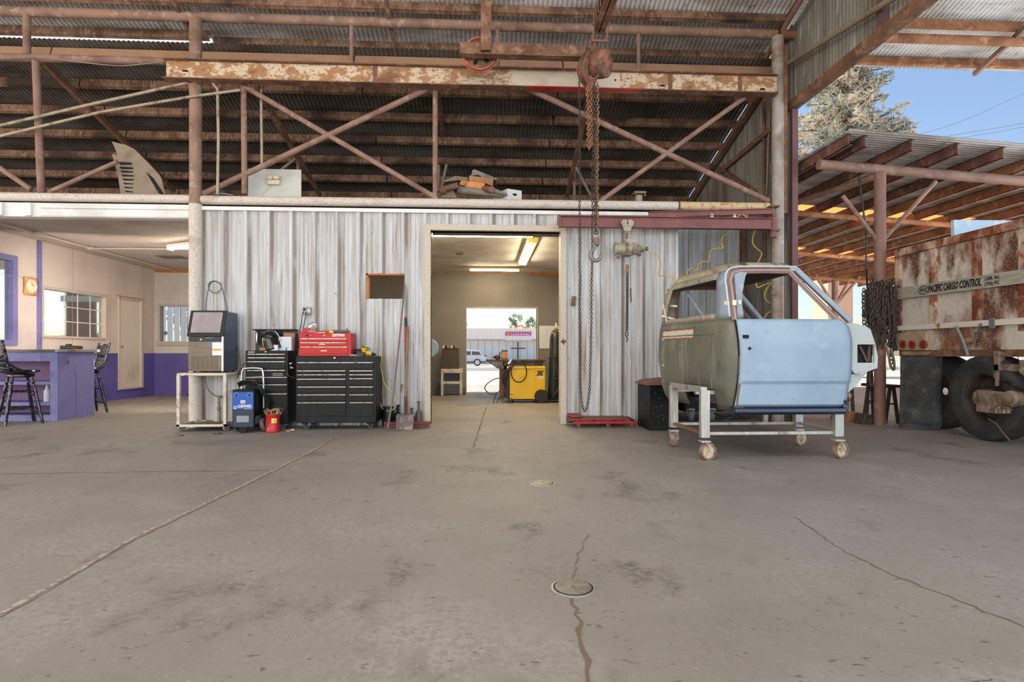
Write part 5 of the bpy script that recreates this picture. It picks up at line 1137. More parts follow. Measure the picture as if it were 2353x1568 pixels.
# clutter behind the cab
t = T('wheeled_machine', 'dark low wheeled machine with grey casters and cables, seen under the cab', 'machine', (3.2, 8.3, 0))
m = MB(); m.box(2.95, 8.15, .14, 4.0, 8.7, .42); m.build('body', blacks, t, bevel=.02)
for u in (1636, 1690): q = G(u, 985); caster(t, q.x, 8.12, .085, 1.5708*.9, 0, mat('caster_grey', (150, 150, 148)), wt=.03, tm=mat('caster_grey_tread', (120, 122, 124)))
MB().curve([P(1640, 950, 7.9), P(1665, 958, 7.9), P(1690, 952, 7.9), P(1715, 962, 7.9), P(1745, 948, 7.9)], .012).build('cable', blackpl, t)
MB().curve([P(1610, 955, 8.0), P(1625, 968, 8.0), P(1650, 972, 8.0), P(1680, 960, 8.0)], .010).build('cable', mat('cable_purple', (86, 70, 110)), t)
MB().tube((XC-.1, Y0+.1, 0), (XC-.1, Y0+.1, .3), .06).build('pipe_stub', steel, label='short grey pipe stub at the floor behind the stand, beside the corner column', cat='pipe')
t = T('black_tool_cart', 'black perforated steel box with a rusty tray top, standing between the siding and the cab', 'cart', P(1508, 975, 7.2))
a, b = P(1492, 982, 7.2), P(1545, 885, 7.2)
MB().box(a.x, 7.2, .0, b.x, 7.75, b.z).build('body', blacks, t, bevel=.008)
m = MB(); m.add([(a.x-.04, 7.15, b.z), (b.x+.02, 7.15, b.z), (b.x+.02, 7.8, b.z), (a.x-.04, 7.8, b.z), (a.x+.02, 7.2, b.z+.05), (b.x, 7.2, b.z+.08), (b.x, 7.7, b.z+.08), (a.x+.02, 7.7, b.z+.05)], [(0,3,2,1),(4,5,6,7),(0,1,5,4),(1,2,6,5),(2,3,7,6),(3,0,4,7)]); m.build('tray', mat('tray_red_rust', (128, 84, 70)), t)
m = MB()
for u, v in ((1502, 950), (1512, 958), (1522, 955), (1508, 935), (1520, 932), (1515, 915), (1506, 905), (1524, 965)): m.sphere(P(u, v, 7.195), .008, 6)
m.build('bolt_head', chrome, t)
# creeper lying by the wall
t = T('mechanic_creeper', 'red padded mechanic creeper on small casters lying at the foot of the siding', 'creeper', G(1390, 983))
g0, g1 = G(1306, 983), G(1472, 983); yv = g0.y
m = MB(); m.bar((g0.x-.0, yv-.02, .075), (g1.x, yv-.02, .062), .03, .02).bar((g0.x, yv+.42, .10), (g1.x-.1, yv+.42, .10), .03, .02)
for k in range(4): x = g0.x+.1+.27*k; m.bar((x, yv-.03, .07), (x, yv+.42, .09), .025, .02)
m.build('frame', blacks, t)
m = MB(); m.box(g0.x+.02, yv+.02, .085, g1.x-.12, yv+.38, .115); m.build('pad', mat('creeper_pad_brown', (126, 62, 52), rough=.6), t, bevel=.01)
MB().box(g0.x+.04, yv+.06, .115, g0.x+.2, yv+.34, .16).build('head_rest', mat('creeper_pad_brown', (126, 62, 52)), t, bevel=.02)
MB().box(g0.x+.06, yv-.045, .055, g1.x-.05, yv-.035, .085).build('side_bar', redgloss, t)
for x in (g0.x+.13, (g0.x+g1.x)/2+.05, g1.x-.1): caster(t, x, yv, .028, .6, 0, mat('caster_pink', (176, 92, 84)), chrome, plate=.03, wt=.011)
# small things on the right part of the siding
q = P(1318, 692, Y0-.05); MB().obox(q, (.05, .06, .13), rotm('Y', 8)).build('wall_bracket', rust, label='small rusty bracket on the siding right of the big doorway', cat='bracket', bevel=.004)
q = P(1294, 785, Y0-.07); m = MB(); pts = [(0, .045), (.010, .012), (.032, .012), (.045, -.002), (.02, -.01), (.008, -.045), (-.008, -.014), (-.03, -.012), (-.03, .004), (-.010, .01)]
m.prism([(q.x+a*1.1, q.z+b*1.1) for a, b in pts], 'y', q.y, q.y+.008); m.build('metal_star', mat('dark_red_iron', (92, 56, 50), rough=.7), label='little rusty metal cutout on the right door jamb', cat='ornament')
# ================================================================ ALONG THE WHITE SIDING
def chest(name, label, u0, u1, v0, v1, Y, dep, rows, mt, lid=True, cast=True, side=.0):
    a, b = P(u0, v1, Y), P(u1, v0, Y); t = T(name, label, 'tool chest', ((a.x+b.x)/2, Y, 0 if cast else a.z))
    MB().box(a.x, Y+.012, a.z, b.x, Y+dep, b.z).build('body', mt, t, bevel=.006)
    for (p, q, r, s_) in rows:
        c, d = P(p, s_, Y), P(q, r, Y)
        dw_ = MB().box(c.x, Y, c.z+.003, d.x, Y+.02, d.z-.003).build('drawer', mt, t, bevel=.003)
        MB().box(c.x, Y-.010, d.z-.014, d.x, Y+.002, d.z-.004).build('drawer_pull', trimsteel, dw_)
    if cast:
        for x, y in ((a.x+.1, Y+.07), (b.x-.1, Y+.07), (a.x+.1, Y+dep-.07), (b.x-.1, Y+dep-.07)):
            caster(t, x, y, .034, .5, 0, mat('caster_dark', (70, 72, 74)), blacks, plate=.035, wt=.014)
            MB().box(x-.03, y-.03, .07, x+.03, y+.03, a.z+.01).build('caster_mount', blacks, t)
    return t, a, b
Yk = 7.46
rw = [(684, 861, 834, 848), (684, 861, 848-.5, 848), ]
rows = [(684, 857, 833, 847), (683, 794, 851, 859), (683, 794, 860, 869), (683, 794, 870, 886), (684, 794, 888, 904), (684, 794, 906, 922), (684, 794, 924, 958),
        (803, 857, 851, 859), (803, 857, 860, 868), (803, 857, 869, 886), (803, 857, 888, 904), (803, 857, 906, 922), (803, 857, 924, 958)]
rows[0] = (684, 857, 832, 849)
kc, ka, kb = chest('rolling_tool_chest', 'wide black rolling tool chest with thirteen drawers against the white siding', 679, 864, 819, 973, Yk, .47, rows, blacks)
q = P(769, 823, Yk); MB().lathe([(.001, 0), (.012, 0), (.012, .008), (.001, .01)], q, RX90, 14).build('lock', chrome, kc)
zt1 = kb.z
# red upper chest
Yr = 7.56
rows = [(691, 797, 777, 785), (691, 797, 786, 795), (692, 798, 796, 813)]
rc, ra, rb = chest('red_tool_chest', 'red three-drawer top tool chest on the wide black chest', 686, 807, 765, 818.5, Yr, .30, rows, redgloss, cast=False)
for o in [rc]+list(rc.children_recursive): pass
rc.location.z = zt1; dz_ = zt1-ra.z
text('CRAFTSMAN', (P(777, 770.5, Yr).x, Yr+.009, P(777, 770.5, Yr).z), .05, lettwhite, rc, width=P(790, 0, Yr).x-P(761, 0, Yr).x, bold=.002)
m = MB(); q = P(708, 771, Yr+.01); m.ring([q+Vector((math.cos(t)*.055, 0, math.sin(t)*.012)) for t in [k*PI/12 for k in range(24)]], .001, 4, closed=True); m.box(q.x-.035, Yr+.008, q.z-.010, q.x+.01, Yr+.011, q.z+.010); m.build('black_badge', lettblack, rc)
MB().box(q.x+.012, Yr+.008, q.z-.006, q.x+.05, Yr+.011, q.z+.006).build('pink_badge', pinkp, rc)
MB().lathe([(.001, 0), (.010, 0), (.010, .008), (.001, .01)], P(745, 771, Yr+.01), RX90, 14).build('lock', chrome, rc)
for u, v in ((740, 791), (744, 806)): q = P(u, v, Yr); MB().box(q.x-.04, Yr-.004, q.z-.007, q.x+.04, Yr+.002, q.z+.007).build('drawer_label', mat('label_cream', (226, 204, 150)), rc)
# move red chest exactly on top of the black one
# tools on the red chest
zr2 = zt1+(rb.z-ra.z)
def on(u, Y, z): return Vector((P(u, 760, Y).x, Y, z))
q = on(705, 7.68, zr2); MB().prism([(q.x-.06, q.z), (q.x+.06, q.z), (q.x+.045, q.z+.065), (q.x-.04, q.z+.07)], 'y', 7.64, 7.74).build('red_plastic_case', redpaint, label='dark red wedge-shaped case at the left end of the red chest top', cat='case', bevel=.006)
q = on(719, 7.66, zr2)
t = T('magnetic_tray', 'round chrome magnetic tray standing on edge on the red chest', 'tray', q+Vector((0, 0, .0)))
R = Matrix.Rotation(math.radians(62), 3, Vector((1, -.25, 0))); MB().lathe([(.001, 0), (.05, 0), (.068, .012), (.072, .028), (.066, .028), (.062, .014), (.045, .005), (.001, .005)], q+Vector((.0, -.0, .068)), R, 28).build('dish', chrome, t)
MB().box(q.x-.05, 7.60, zr2, q.x+.06, 7.70, zr2+.035).build('pink_plastic_base', pinkp, label='pink plastic tool grip lying by the round tray on the red chest', cat='tool', bevel=.012)
for i, (u, w_, h_, mt, lb) in enumerate(((736, .12, .016, steel, 'steel wrench lying on the red chest just right of the tray'), (745, .05, .02, redgloss, 'small red ring on the red chest top'), (762, .06, .03, mat('yellow_tape', (222, 196, 70)), 'yellow tape roll on the red chest top'), (782, .26, .03, mat('grey_tool', (96, 92, 86), rough=.6), 'long dark ribbed tool at the right end of the red chest top'))):
    q = on(u, 7.62+.03*(i % 2), zr2)
    m = MB()
    if i == 0: m.box(q.x-w_/2, q.y-.008, q.z, q.x+w_/2, q.y+.008, q.z+.01).lathe([(.006, 0), (.018, 0), (.018, .01), (.006, .01)], q+Vector((w_/2, 0, 0)), I3, 6).lathe([(.006, 0), (.016, 0), (.016, .01), (.006, .01)], q-Vector((w_/2, 0, 0)), I3, 6)
    elif i == 3:
        m.lathe([(.012, -w_/2), (.02, -w_/2+.02)]+[(.02+.003*(k % 2), -w_/2+.03+.014*k) for k in range(14)]+[(.01, w_/2)], q+Vector((0, 0, .022)), RY90, 12); m.tube(q+Vector((w_/2-.02, 0, .02)), q+Vector((w_/2-.05, .0, .07)), .007)
    else: m.lathe([(.012, 0), (w_/2, 0), (w_/2, h_), (.012, h_)], q, I3, 20)
    m.build(('wrench', 'red_ring', 'tape_roll', 'ribbed_tool')[i], mt, label=lb, cat=('wrench', 'ring', 'tape', 'tool')[i])
q = on(765, 7.76, zr2); MB().box(q.x-.2, 7.70, zr2, q.x+.16, 7.84, zr2+.035).build('flat_carton', cardb, label='flat brown carton along the back of the red chest top', cat='box', bevel=.004)
# drill and driver on the black chest
def drill(pos, label, body, ang):
    t = T('cordless_drill', label, 'power tool', pos); R = Matrix.Rotation(ang, 3, 'Y'); p = Vector(pos)+Vector((0, 0, .035))
    MB().lathe([(.001, -.09), (.028, -.085), (.03, 0), (.026, .04), (.001, .045)], p, R@RY90, 16).build('motor_housing', body, t)
    MB().lathe([(.022, .04), (.02, .08), (.008, .10), (.001, .10)], p, R@RY90, 14).build('chuck', blackpl, t)
    MB().bar(p+R@Vector((-.03, 0, 0)), p+R@Vector((-.06, -.12, -.005)), .035, .04).build('handle', body, t, bevel=.008)
    MB().obox(p+R@Vector((-.07, -.15, -.01)), (.10, .07, .045), R).build('battery', blackpl, t, bevel=.006); return t
q = P(842, 815, 7.62); drill((q.x+.02, 7.66, zt1), 'yellow and black cordless drill at the right end of the wide black chest', yellow, .15)
q = P(828, 808, 7.7); t = T('angle_grinder', 'grey and yellow grinder lying behind the drill on the black chest', 'power tool', (q.x, 7.78, zt1))
m = MB(); m.lathe([(.001, 0), (.028, 0), (.032, .06), (.024, .16), (.02, .22), (.001, .23)], (q.x-.14, 7.76, zt1+.045), Matrix.Rotation(math.radians(78), 3, 'Y'), 16); m.build('motor_body', blackpl, t)
MB().lathe([(.03, -.02), (.035, 0), (.033, .05), (.02, .06), (.001, .06)], (q.x+.03, 7.76, zt1+.09), Matrix.Rotation(math.radians(70), 3, 'Y'), 16).build('yellow_collar', yellow, t)
MB().lathe([(.001, 0), (.062, 0), (.062, .008), (.001, .012)], (q.x+.06, 7.76, zt1+.115), Matrix.Rotation(math.radians(20), 3, 'Y'), 24).build('guard_disc', mat('grey_tool', (96, 92, 86)), t)
q = P(828, 816, 7.50); MB().box(q.x-.14, 7.52, zt1, q.x+.05, 7.60, zt1+.025).build('plastic_tray', mat('smoked_plastic', (122, 124, 122), rough=.3), label='low smoky plastic tray on the front edge of the wide black chest', cat='tray', bevel=.003)
# yellow and red cords off the right side
MB().curve([P(870, 812, 7.75), P(877, 822, 7.75), P(874, 850, 7.8), P(873, 895, 7.8), P(876, 935, 7.8), P(892, 945, 7.75), P(905, 940, 7.72), P(912, 925, 7.72), P(902, 905, 7.75), P(885, 885, 7.8), P(878, 860, 7.8), P(874, 835, 7.78)], .006).build('tangled_wire', mat('cord_yellow_green', (206, 206, 96)), label='thin yellow-green cord hanging off the right side of the wide black chest', cat='cord')
MB().curve([P(878, 812, 7.8), P(887, 835, 7.84), P(890, 860, 7.84), P(899, 880, 7.82), P(897, 905, 7.8), P(893, 930, 7.78), P(883, 938, 7.78), P(872, 930, 7.8), P(874, 910, 7.82), P(882, 890, 7.84)], .003).build('tangled_wire', mat('cord_red', (206, 110, 90)), label='thin red cord tangled with the yellow-green cord beside the wide black chest', cat='cord')
# narrow black chest pair
Yn_ = 7.52
rows = [(570, 655, 813, 820), (570, 655, 821, 829), (569, 655, 830, 849), (568, 655, 850, 857)]
nc, na, nb = chest('narrow_tool_chest', 'narrow black two-part tool chest with open lid between the charger and the wide chest', 563, 661, 806, 975, Yn_, .42, rows+[(566, 659, 866, 882), (566, 659, 883, 902), (566, 659, 904, 970)], blacks)
a, b = P(588, 806, 7.95-.14), P(683, 755, 7.95-.14)
yl_ = 7.84
MB().box(P(587, 0, yl_).x, yl_, nb.z, P(684, 0, yl_).x, yl_+.02, P(0, 756, yl_).z).build('lid', blackpl, nc)
MB().box(P(587, 0, yl_).x, yl_-.10, P(0, 756, yl_).z-.015, P(684, 0, yl_).x, yl_+.02, P(0, 756, yl_).z).build('lid_edge', blacks, nc)
q = P(590, 777, yl_-.05); MB().sphere(q, .03, 12, (.6, .5, 3.4)).build('lid_flank', chrome, nc)
q = P(638, 861, Yn_); MB().box(q.x-.062, Yn_+.004, q.z-.018, q.x+.062, Yn_+.014, q.z+.018).build('badge', mat('badge_grey', (120, 120, 118)), nc)
text('CRAFTSMAN', (q.x, Yn_+.002, q.z), .022, lettblack, nc, width=.10)
q = P(577, 809.5, Yn_); MB().box(q.x-.04, Yn_+.006, q.z-.008, q.x+.04, Yn_+.014, q.z+.008).build('sticker', mat('sticker_mixed', (186, 150, 150)), nc)
MB().lathe([(.001, 0), (.010, 0), (.010, .008), (.001, .01)], P(611, 809, Yn_+.01), RX90, 14).build('lock', chrome, nc)
q = P(671, 840, Yn_+.1); m = MB()
for k in range(7): m.sphere(q+Vector((random.uniform(-.03, .02), random.uniform(-.02, .02), random.uniform(-.07, .05))), .012, 8)
m.sphere(q+Vector((-.02, -.02, .02)), .018, 8); m.build('key_bunch', chrome, label='bunch of sockets hanging between the two black chests', cat='sockets')
MB().curve([P(661, 850, 7.5), P(662, 862, 7.48), P(672, 868, 7.46), P(679, 868, 7.45)], .005).build('black_cable', blackpl, label='short black cable looped between the two black chests', cat='cable')
# welding helmet
q = P(615, 806, 7.7); q.z = nb.z; t = T('welding_helmet', 'glossy black welding helmet lying on the narrow black chest', 'helmet', q)
c = Vector((P(622, 780, 7.7).x, 7.70, nb.z+.13)); R = Matrix.Rotation(math.radians(-18), 3, 'Y')
def hel(s_, t_):
    th = PI*.95*s_-PI*.475; ph = t_; r = .125*(1-.0*ph); z = -.13+.27*ph; k = math.sqrt(max(.02, 1-(max(0, ph-.55)/.47)**2))
    return c+R@Vector((math.sin(th)*r*1.0*k, -math.cos(th)*r*1.05*k-.0, z))
m = MB(); m.grid(hel, 24, 14); m.build('shell', mat('helmet_gloss', (20, 20, 18), [((58, 52, 34), 5, .6, .66, V1)], rough=.12), t, solid=.006)
m = MB(); m.ring([hel(.42, .95)+Vector((0, -.006, 0)), hel(.36, .6)+Vector((-.004, -.006, 0)), hel(.30, .25)+Vector((-.004, -.006, 0))], .006, 6); m.build('yellow_stripe', mat('stripe_yellow', (206, 180, 90)), t)
MB().tube(hel(.93, .4), hel(.93, .4)+Vector((.03, 0, 0)), .02).build('headband_knob', mat('knob_grey', (190, 184, 170)), t)
m = MB(); m.ring([hel(.97, k/8)+Vector((.004, .0, 0)) for k in range(8)], .006, 6); m.build('edge_trim', chrome, t)
for u, w_, h_, Y, mt, lb in ((656, .155, .185, 7.66, mat('white_blue_box', (206, 210, 216), [((70, 100, 170), 4, .60, .62, (1, 1, .4))]), 'white and blue carton on the right side of the narrow chest'), (628, .11, .075, 7.58, whitecard, 'small white printed box in front of the welding helmet'), (605, .10, .04, 7.58, cardb, 'low brown box under the left edge of the welding helmet')):
    x = P(u, 800, Y).x; MB().box(x-w_/2, Y, nb.z, x+w_/2, Y+.09, nb.z+h_).build('small_box', mt, label=lb, cat='box', bevel=.003)
x = P(659, 0, 7.70).x; MB().obox((x, 7.80, nb.z+.12), (.15, .05, .24), rotm('Y', 3)).build('brown_carton', cardb, label='brown carton flap sticking up behind the white and blue carton', cat='box')
# outlet and cords
q = P(707, 715, Y0-.03); t = T('outlet_box', 'metal double outlet box on the siding above the black tool chests', 'outlet', q)
MB().box(q.x-.055, Y0-.07, q.z-.05, q.x+.055, Y0-.02, q.z+.05).build('box', mat('outlet_grey', (150, 144, 136), rough=.5, metal=.3), t, bevel=.004)
for s_ in (-1, 1): MB().lathe([(.001, 0), (.022, 0), (.022, .006), (.001, .006)], (q.x+s_*.027, Y0-.07, q.z), RX90, 16).build('socket', whitecard, t)
MB().box(q.x-.045, Y0-.10, q.z+.005, q.x-.015, Y0-.07, q.z+.035).build('plug', blackpl, t, bevel=.004)
MB().curve([P(701, 712, 7.84), P(695, 722, 7.84), P(692, 745, 7.84), P(688, 764, 7.8), P(686, 800, 7.93)], .006).build('power_cord', blackpl, t)
MB().curve([P(704, 716, 7.84), P(701, 735, 7.86), P(697, 752, 7.86), P(695, 764, 7.86)], .006).build('power_cord', blackpl, t)
# ice maker on its cart
Yi = 7.44
a, b = P(433, 857, Yi), P(514, 716, Yi); dI = .42; W_ = b.x-a.x
im = T('ice_maker', 'stainless ice maker with dark sloped window on the small steel cart', 'ice maker', ((a.x+b.x)/2, Yi, a.z+0)); z0 = a.z+.02
zv = P(470, 770, Yi).z
MB().box(a.x, Yi, z0, b.x, Yi+dI, zv).build('lower_body', bluegrey, im, bevel=.006)
MB().box(a.x+.003, Yi-.012, z0+.003, b.x-.012, Yi, P(0, 785, Yi).z).build('front_panel', stainless, im, bevel=.003)
MB().box(b.x-.02, Yi-.014, z0, b.x+.002, Yi+.004, zv-.01).build('edge_strip', chrome, im)
MB().box(a.x+.015, Yi-.016, P(0, 784, Yi).z, b.x-.03, Yi-.004, P(0, 773, Yi).z).build('control_strip', blackpl, im)
m = MB()
for k in range(6): m.box(P(475+k*3, 0, Yi).x-.002, Yi-.018, P(0, 777, Yi).z, P(475+k*3, 0, Yi).x+.004, Yi-.015, P(0, 776, Yi).z)
m.build('indicator', lettwhite, im)
q = P(463, 780.5, Yi); MB().box(q.x-.014, Yi-.018, q.z-.010, q.x+.014, Yi-.015, q.z+.010).build('green_display', mat('display_green', (176, 190, 70)), im)
m = MB()
for r in range(11):
    for cidx in range(6): u = 441+cidx*10.6; v = 820+r*2.75; p_ = P(u, v, Yi); q_ = P(u+8, v+1.0, Yi); m.box(p_.x, Yi-.0145, q_.z, q_.x, Yi-.0115, p_.z)
m.build('vent_slots', mat('slot_dark', (70, 62, 54)), im)
c_, d_ = P(489, 817, Yi), P(513, 787, Yi); MB().box(c_.x, Yi-.0155, c_.z, d_.x-.01, Yi-.012, d_.z).build('instruction_label', paper, im)
c_, d_ = P(490, 806, Yi), P(512, 802, Yi); MB().box(c_.x, Yi-.0175, c_.z, d_.x-.01, Yi-.0156, d_.z).build('orange_band', orangel, im)
c_, d_ = P(483, 794, Yi), P(489, 786, Yi); MB().box(c_.x, Yi-.0155, c_.z, d_.x, Yi-.012, d_.z).build('blue_sticker', mat('sticker_blue', (96, 116, 176)), im)
zt3 = P(480, 716, Yi+.1).z
m = MB(); m.prism([(Yi-.0, zv-.005), (Yi+.10, zt3), (Yi+dI, zt3), (Yi+dI, zv-.005)], 'x', a.x, b.x); m.build('hood', bluegrey, im, bevel=.01)
n_ = Vector((0, -(zt3-zv), .10)).normalized(); p0 = Vector((0, Yi, zv)); p1 = Vector((0, Yi+.10, zt3))
def slab(x0, x1, f0, f1, o0, o1):
    q = [(x, p0.lerp(p1, f)+n_*o) for x, f, o in ((x0, f0, o0), (x1, f0, o0), (x1, f1, o0), (x0, f1, o0), (x0, f0, o1), (x1, f0, o1), (x1, f1, o1), (x0, f1, o1))]
    return [Vector((x, v.y, v.z)) for x, v in q], [(0,3,2,1),(4,5,6,7),(0,1,5,4),(1,2,6,5),(2,3,7,6),(3,0,4,7)]
m = MB(); m.add(*slab(a.x-.012, b.x+.005, -.08, 1.02, .0, .022)); m.build('window_surround', blackpl, im, bevel=.008)
m = MB(); m.add(*slab(a.x+.03, b.x-.04, .07, .93, .0225, .026)); m.build('hood_window', mat('smoked_window', (150, 136, 142), [((170, 160, 164), 3, .4, .7, V1)], rough=.12), im)
for x in (a.x+.05, b.x-.04): MB().tube((x, Yi+.05, a.z), (x, Yi+.05, z0+.002), .014, 10).build('foot', blackpl, im); MB().tube((x, Yi+dI-.05, a.z), (x, Yi+dI-.05, z0+.002), .014, 10).build('foot', blackpl, im)
ct = T('steel_cart', 'small cream-painted steel cart with rust patches and casters under the ice maker', 'cart', ((a.x+b.x)/2, Yi, 0))
x0, x1 = P(409, 900, Yi).x, P(523, 900, Yi).x; zt4 = a.z; y0, y1 = Yi-.04, Yi+.46
cm = mat('cart_cream', (206, 196, 180), [((150, 104, 74), 6, .55, .64, V1), ((176, 162, 144), 3, .5, .66, V1)], rough=.7)
m = MB(); m.box(x0, y0, zt4-.04, x1, y1, zt4-.003); m.build('top_shelf', cm, ct, bevel=.012)
MB().box(x0+.05, y0+.03, zt4-.003, x1-.02, y1-.02, zt4-.0005).build('plywood_top', rawwood, ct)
zb_ = P(460, 975, Yi).z
for x in (x0+.02, x1-.02):
    for y in (y0+.02, y1-.02): MB().box(x-.02, y-.02, zb_-.03, x+.02, y+.02, zt4-.03).build('leg', cm, ct, bevel=.004)
m = MB(); m.box(x0, y0, zb_-.03, x1, y0+.012, zb_+.0).box(x0, y1-.012, zb_-.03, x1, y1, zb_).box(x0, y0, zb_-.03, x0+.012, y1, zb_).box(x1-.012, y0, zb_-.03, x1, y1, zb_); m.build('shelf_rail', cm, ct)
MB().box(x0+.01, y0+.01, zb_-.03, x1-.01, y1-.01, zb_-.018).build('bottom_shelf', mat('shelf_brown', (120, 98, 82), [((96, 78, 66), 5, .5, .65, V1)], rough=.9), ct)
for x in (x0+.03, x1-.03):
    for y in (y0+.04, y1-.04): caster(ct, x, y, .043, 1.1, 0, mat('caster_greybrown', (132, 120, 110)), mat('caster_greybrown', (132, 120, 110)), plate=.04, wt=.016)
# hose loop and spigot on the wall behind
MB().curve([P(473, 722, 7.85), P(474, 695, 7.85), P(478, 668, 7.85), P(485, 650, 7.85), P(494, 647, 7.85), P(506, 652, 7.84), P(509, 662, 7.84), P(502, 671, 7.84), P(490, 673, 7.84), P(480, 664, 7.84), P(480, 652, 7.83), P(490, 646, 7.83), P(503, 650, 7.82), P(512, 668, 7.82), P(518, 695, 7.8), P(524, 718, 7.8)], .008).build('water_line', mat('hose_grey', (106, 104, 100)), label='dark hose coiled on a hook above the ice maker', cat='hose')
MB().curve([P(472, 868, 7.8), P(476, 890, 7.8), P(487, 905, 7.82), P(500, 912, 7.85)], .007).build('water_line', mat('hose_grey', (106, 104, 100)), label='dark hose running from the cart to the wall spigot', cat='hose')
q = P(503, 930, Y0-.1); m = MB(); m.tube(P(503, 912, Y0-.1), P(503, 950, Y0-.1), .016, 10).tube(P(499, 911, Y0-.1), P(508, 911, Y0-.1), .012).sphere(P(503, 939, Y0-.1), .028, 10, (1, 1, 1.2)).tube(P(503, 912, Y0-.1), P(503, 912, Y0), .014); m.tube(P(504, 945, Y0-.1), Vector((P(504, 945, Y0-.1).x, Y0-.1, 0)), .02)
m.build('water_spigot', mat('brass_dull', (150, 128, 104), rough=.6, metal=.3), label='brass spigot on a stub pipe behind the cart', cat='spigot')
# battery charger
Yb_ = 7.24
a, b = P(533, 985, Yb_), P(584, 896, Yb_); bc = T('battery_charger', 'blue-fronted wheeled battery charger with chrome loop handle in front of the narrow chest', 'battery charger', ((a.x+b.x)/2, Yb_, 0))
MB().box(a.x, Yb_, a.z, b.x, Yb_+.25, b.z).build('case', blacks, bc, bevel=.01)
c_ = P(584, 938, Yb_); bl = MB().box(a.x+.012, Yb_-.006, P(0, 943, Yb_).z, b.x-.008, Yb_, b.z-.03).build('control_panel', bluep, bc)
MB().box(a.x+.012, Yb_-.006, a.z+.02, b.x-.008, Yb_, P(0, 943, Yb_).z).build('lower_panel', mat('panel_navy', (44, 52, 72)), bc)
for u in (543, 573): MB().lathe([(.001, 0), (.012, 0), (.010, .014), (.001, .015)], P(u, 908, Yb_-.006), RX90, 14).build('dial', blackpl, bl)
m = MB()
for u in (543, 573):
    q = P(u, 908, Yb_-.007)
    for k in range(9): t_ = -.6+k*.55; m.box(q.x+.026*math.cos(t_)-.002, Yb_-.008, q.z+.026*math.sin(t_)-.002, q.x+.026*math.cos(t_)+.002, Yb_-.006, q.z+.026*math.sin(t_)+.002)
m.build('dial_marks', lettwhite, bl)
q = P(558.5, 924, Yb_-.006); MB().box(q.x-.028, Yb_-.012, q.z-.019, q.x+.028, Yb_-.006, q.z+.019).build('meter_bezel', paper, bl); MB().box(q.x-.02, Yb_-.0135, q.z-.010, q.x+.02, Yb_-.0121, q.z+.008).build('meter_face', mat('meter_tan', (186, 150, 130)), bl)
text('CORNWELL', (P(562.5, 936, Yb_).x, Yb_-.0075, P(0, 936, Yb_).z), .04, lettwhite, bl, width=P(579, 0, Yb_).x-P(546, 0, Yb_).x, ital=.3, bold=.001)
text('QUALITY TOOLS', (P(562.5, 939.6, Yb_).x, Yb_-.0075, P(0, 939.4, Yb_).z), .02, lettwhite, bl, width=.17, ital=.2)
text('Battery Charger', (P(570, 942.5, Yb_).x, Yb_-.0075, P(0, 942.3, Yb_).z), .016, lettwhite, bl, width=.09, ital=.2)
text('360 AMP BOOST', (P(545, 951.5, Yb_).x, Yb_-.0075, P(0, 951.5, Yb_).z), .012, lettwhite, bc, width=.07) if 0 else None
q = P(540.5, 937, Yb_-.006); MB().lathe([(.016, 0), (.021, 0), (.021, .002), (.016, .002), (.016, 0)], q, RX90, 24).build('emblem_ring', lettwhite, bl); MB().ring([q+Vector((.010*math.cos(t), -.002, .012*math.sin(t))) for t in (.8, 1.6, 2.4, 3.2, 4.0, 4.8, 5.6)], .002, 5).build('emblem', lettwhite, bl)
MB().box(P(544, 0, Yb_).x, Yb_-.008, P(0, 974, Yb_).z, P(572, 0, Yb_).x, Yb_-.006, P(0, 959, Yb_).z).build('spec_table', mat('spec_grey', (140, 144, 150)), bc)
m = MB()
for k in range(14): v = 962+k*1.3; z = P(0, v, Yb_).z; m.box(b.x+.0, Yb_+.04, z-.002, b.x+.003, Yb_+.22, z+.002)
m.build('side_louver', mat('louver_grey', (120, 120, 120), rough=.5), bc)
hx0_, hx1_ = P(551, 0, Yb_+.15).x, P(602, 0, Yb_+.15).x; zh_ = P(0, 848, Yb_+.15).z; zk = b.z
m = MB(); m.curve([(hx0_, Yb_+.2, zk-.05), (hx0_, Yb_+.2, zk+.12), (hx0_+.01, Yb_+.2, zh_-.04), (hx0_+.05, Yb_+.2, zh_), (hx1_-.05, Yb_+.2, zh_), (hx1_-.01, Yb_+.2, zh_-.04), (hx1_, Yb_+.2, zk+.05), (hx1_, Yb_+.2, zk-.25)], .011, 10); m.build('loop_handle', chrome, bc)
for k in range(5):
    o = k*.012; MB().curve([(hx0_-.01, Yb_+.15-o, zk+.03+o), (hx0_+.08, Yb_+.12-o, zk+.06+o), (hx1_-.05, Yb_+.12-o, zk+.045+o), (hx1_+.01, Yb_+.16-o, zk+.0-o), (hx1_+.035+o, Yb_+.2, zk-.12-o), (hx1_+.015, Yb_+.22, zk-.22-o*2)], .008).build('charging_cable', blackpl, bc)
q = P(580, 876, Yb_+.1); MB().bar(q+Vector((-.06, 0, 0)), q+Vector((.03, 0, .005)), .03, .025).build('red_clamp', redgloss, bc, bevel=.005)
q = P(592, 868, Yb_+.1); MB().bar(q+Vector((-.09, 0, .0)), q+Vector((.07, 0, .008)), .02, .016).build('clamp_jaw', hoister, bc, bevel=.004)
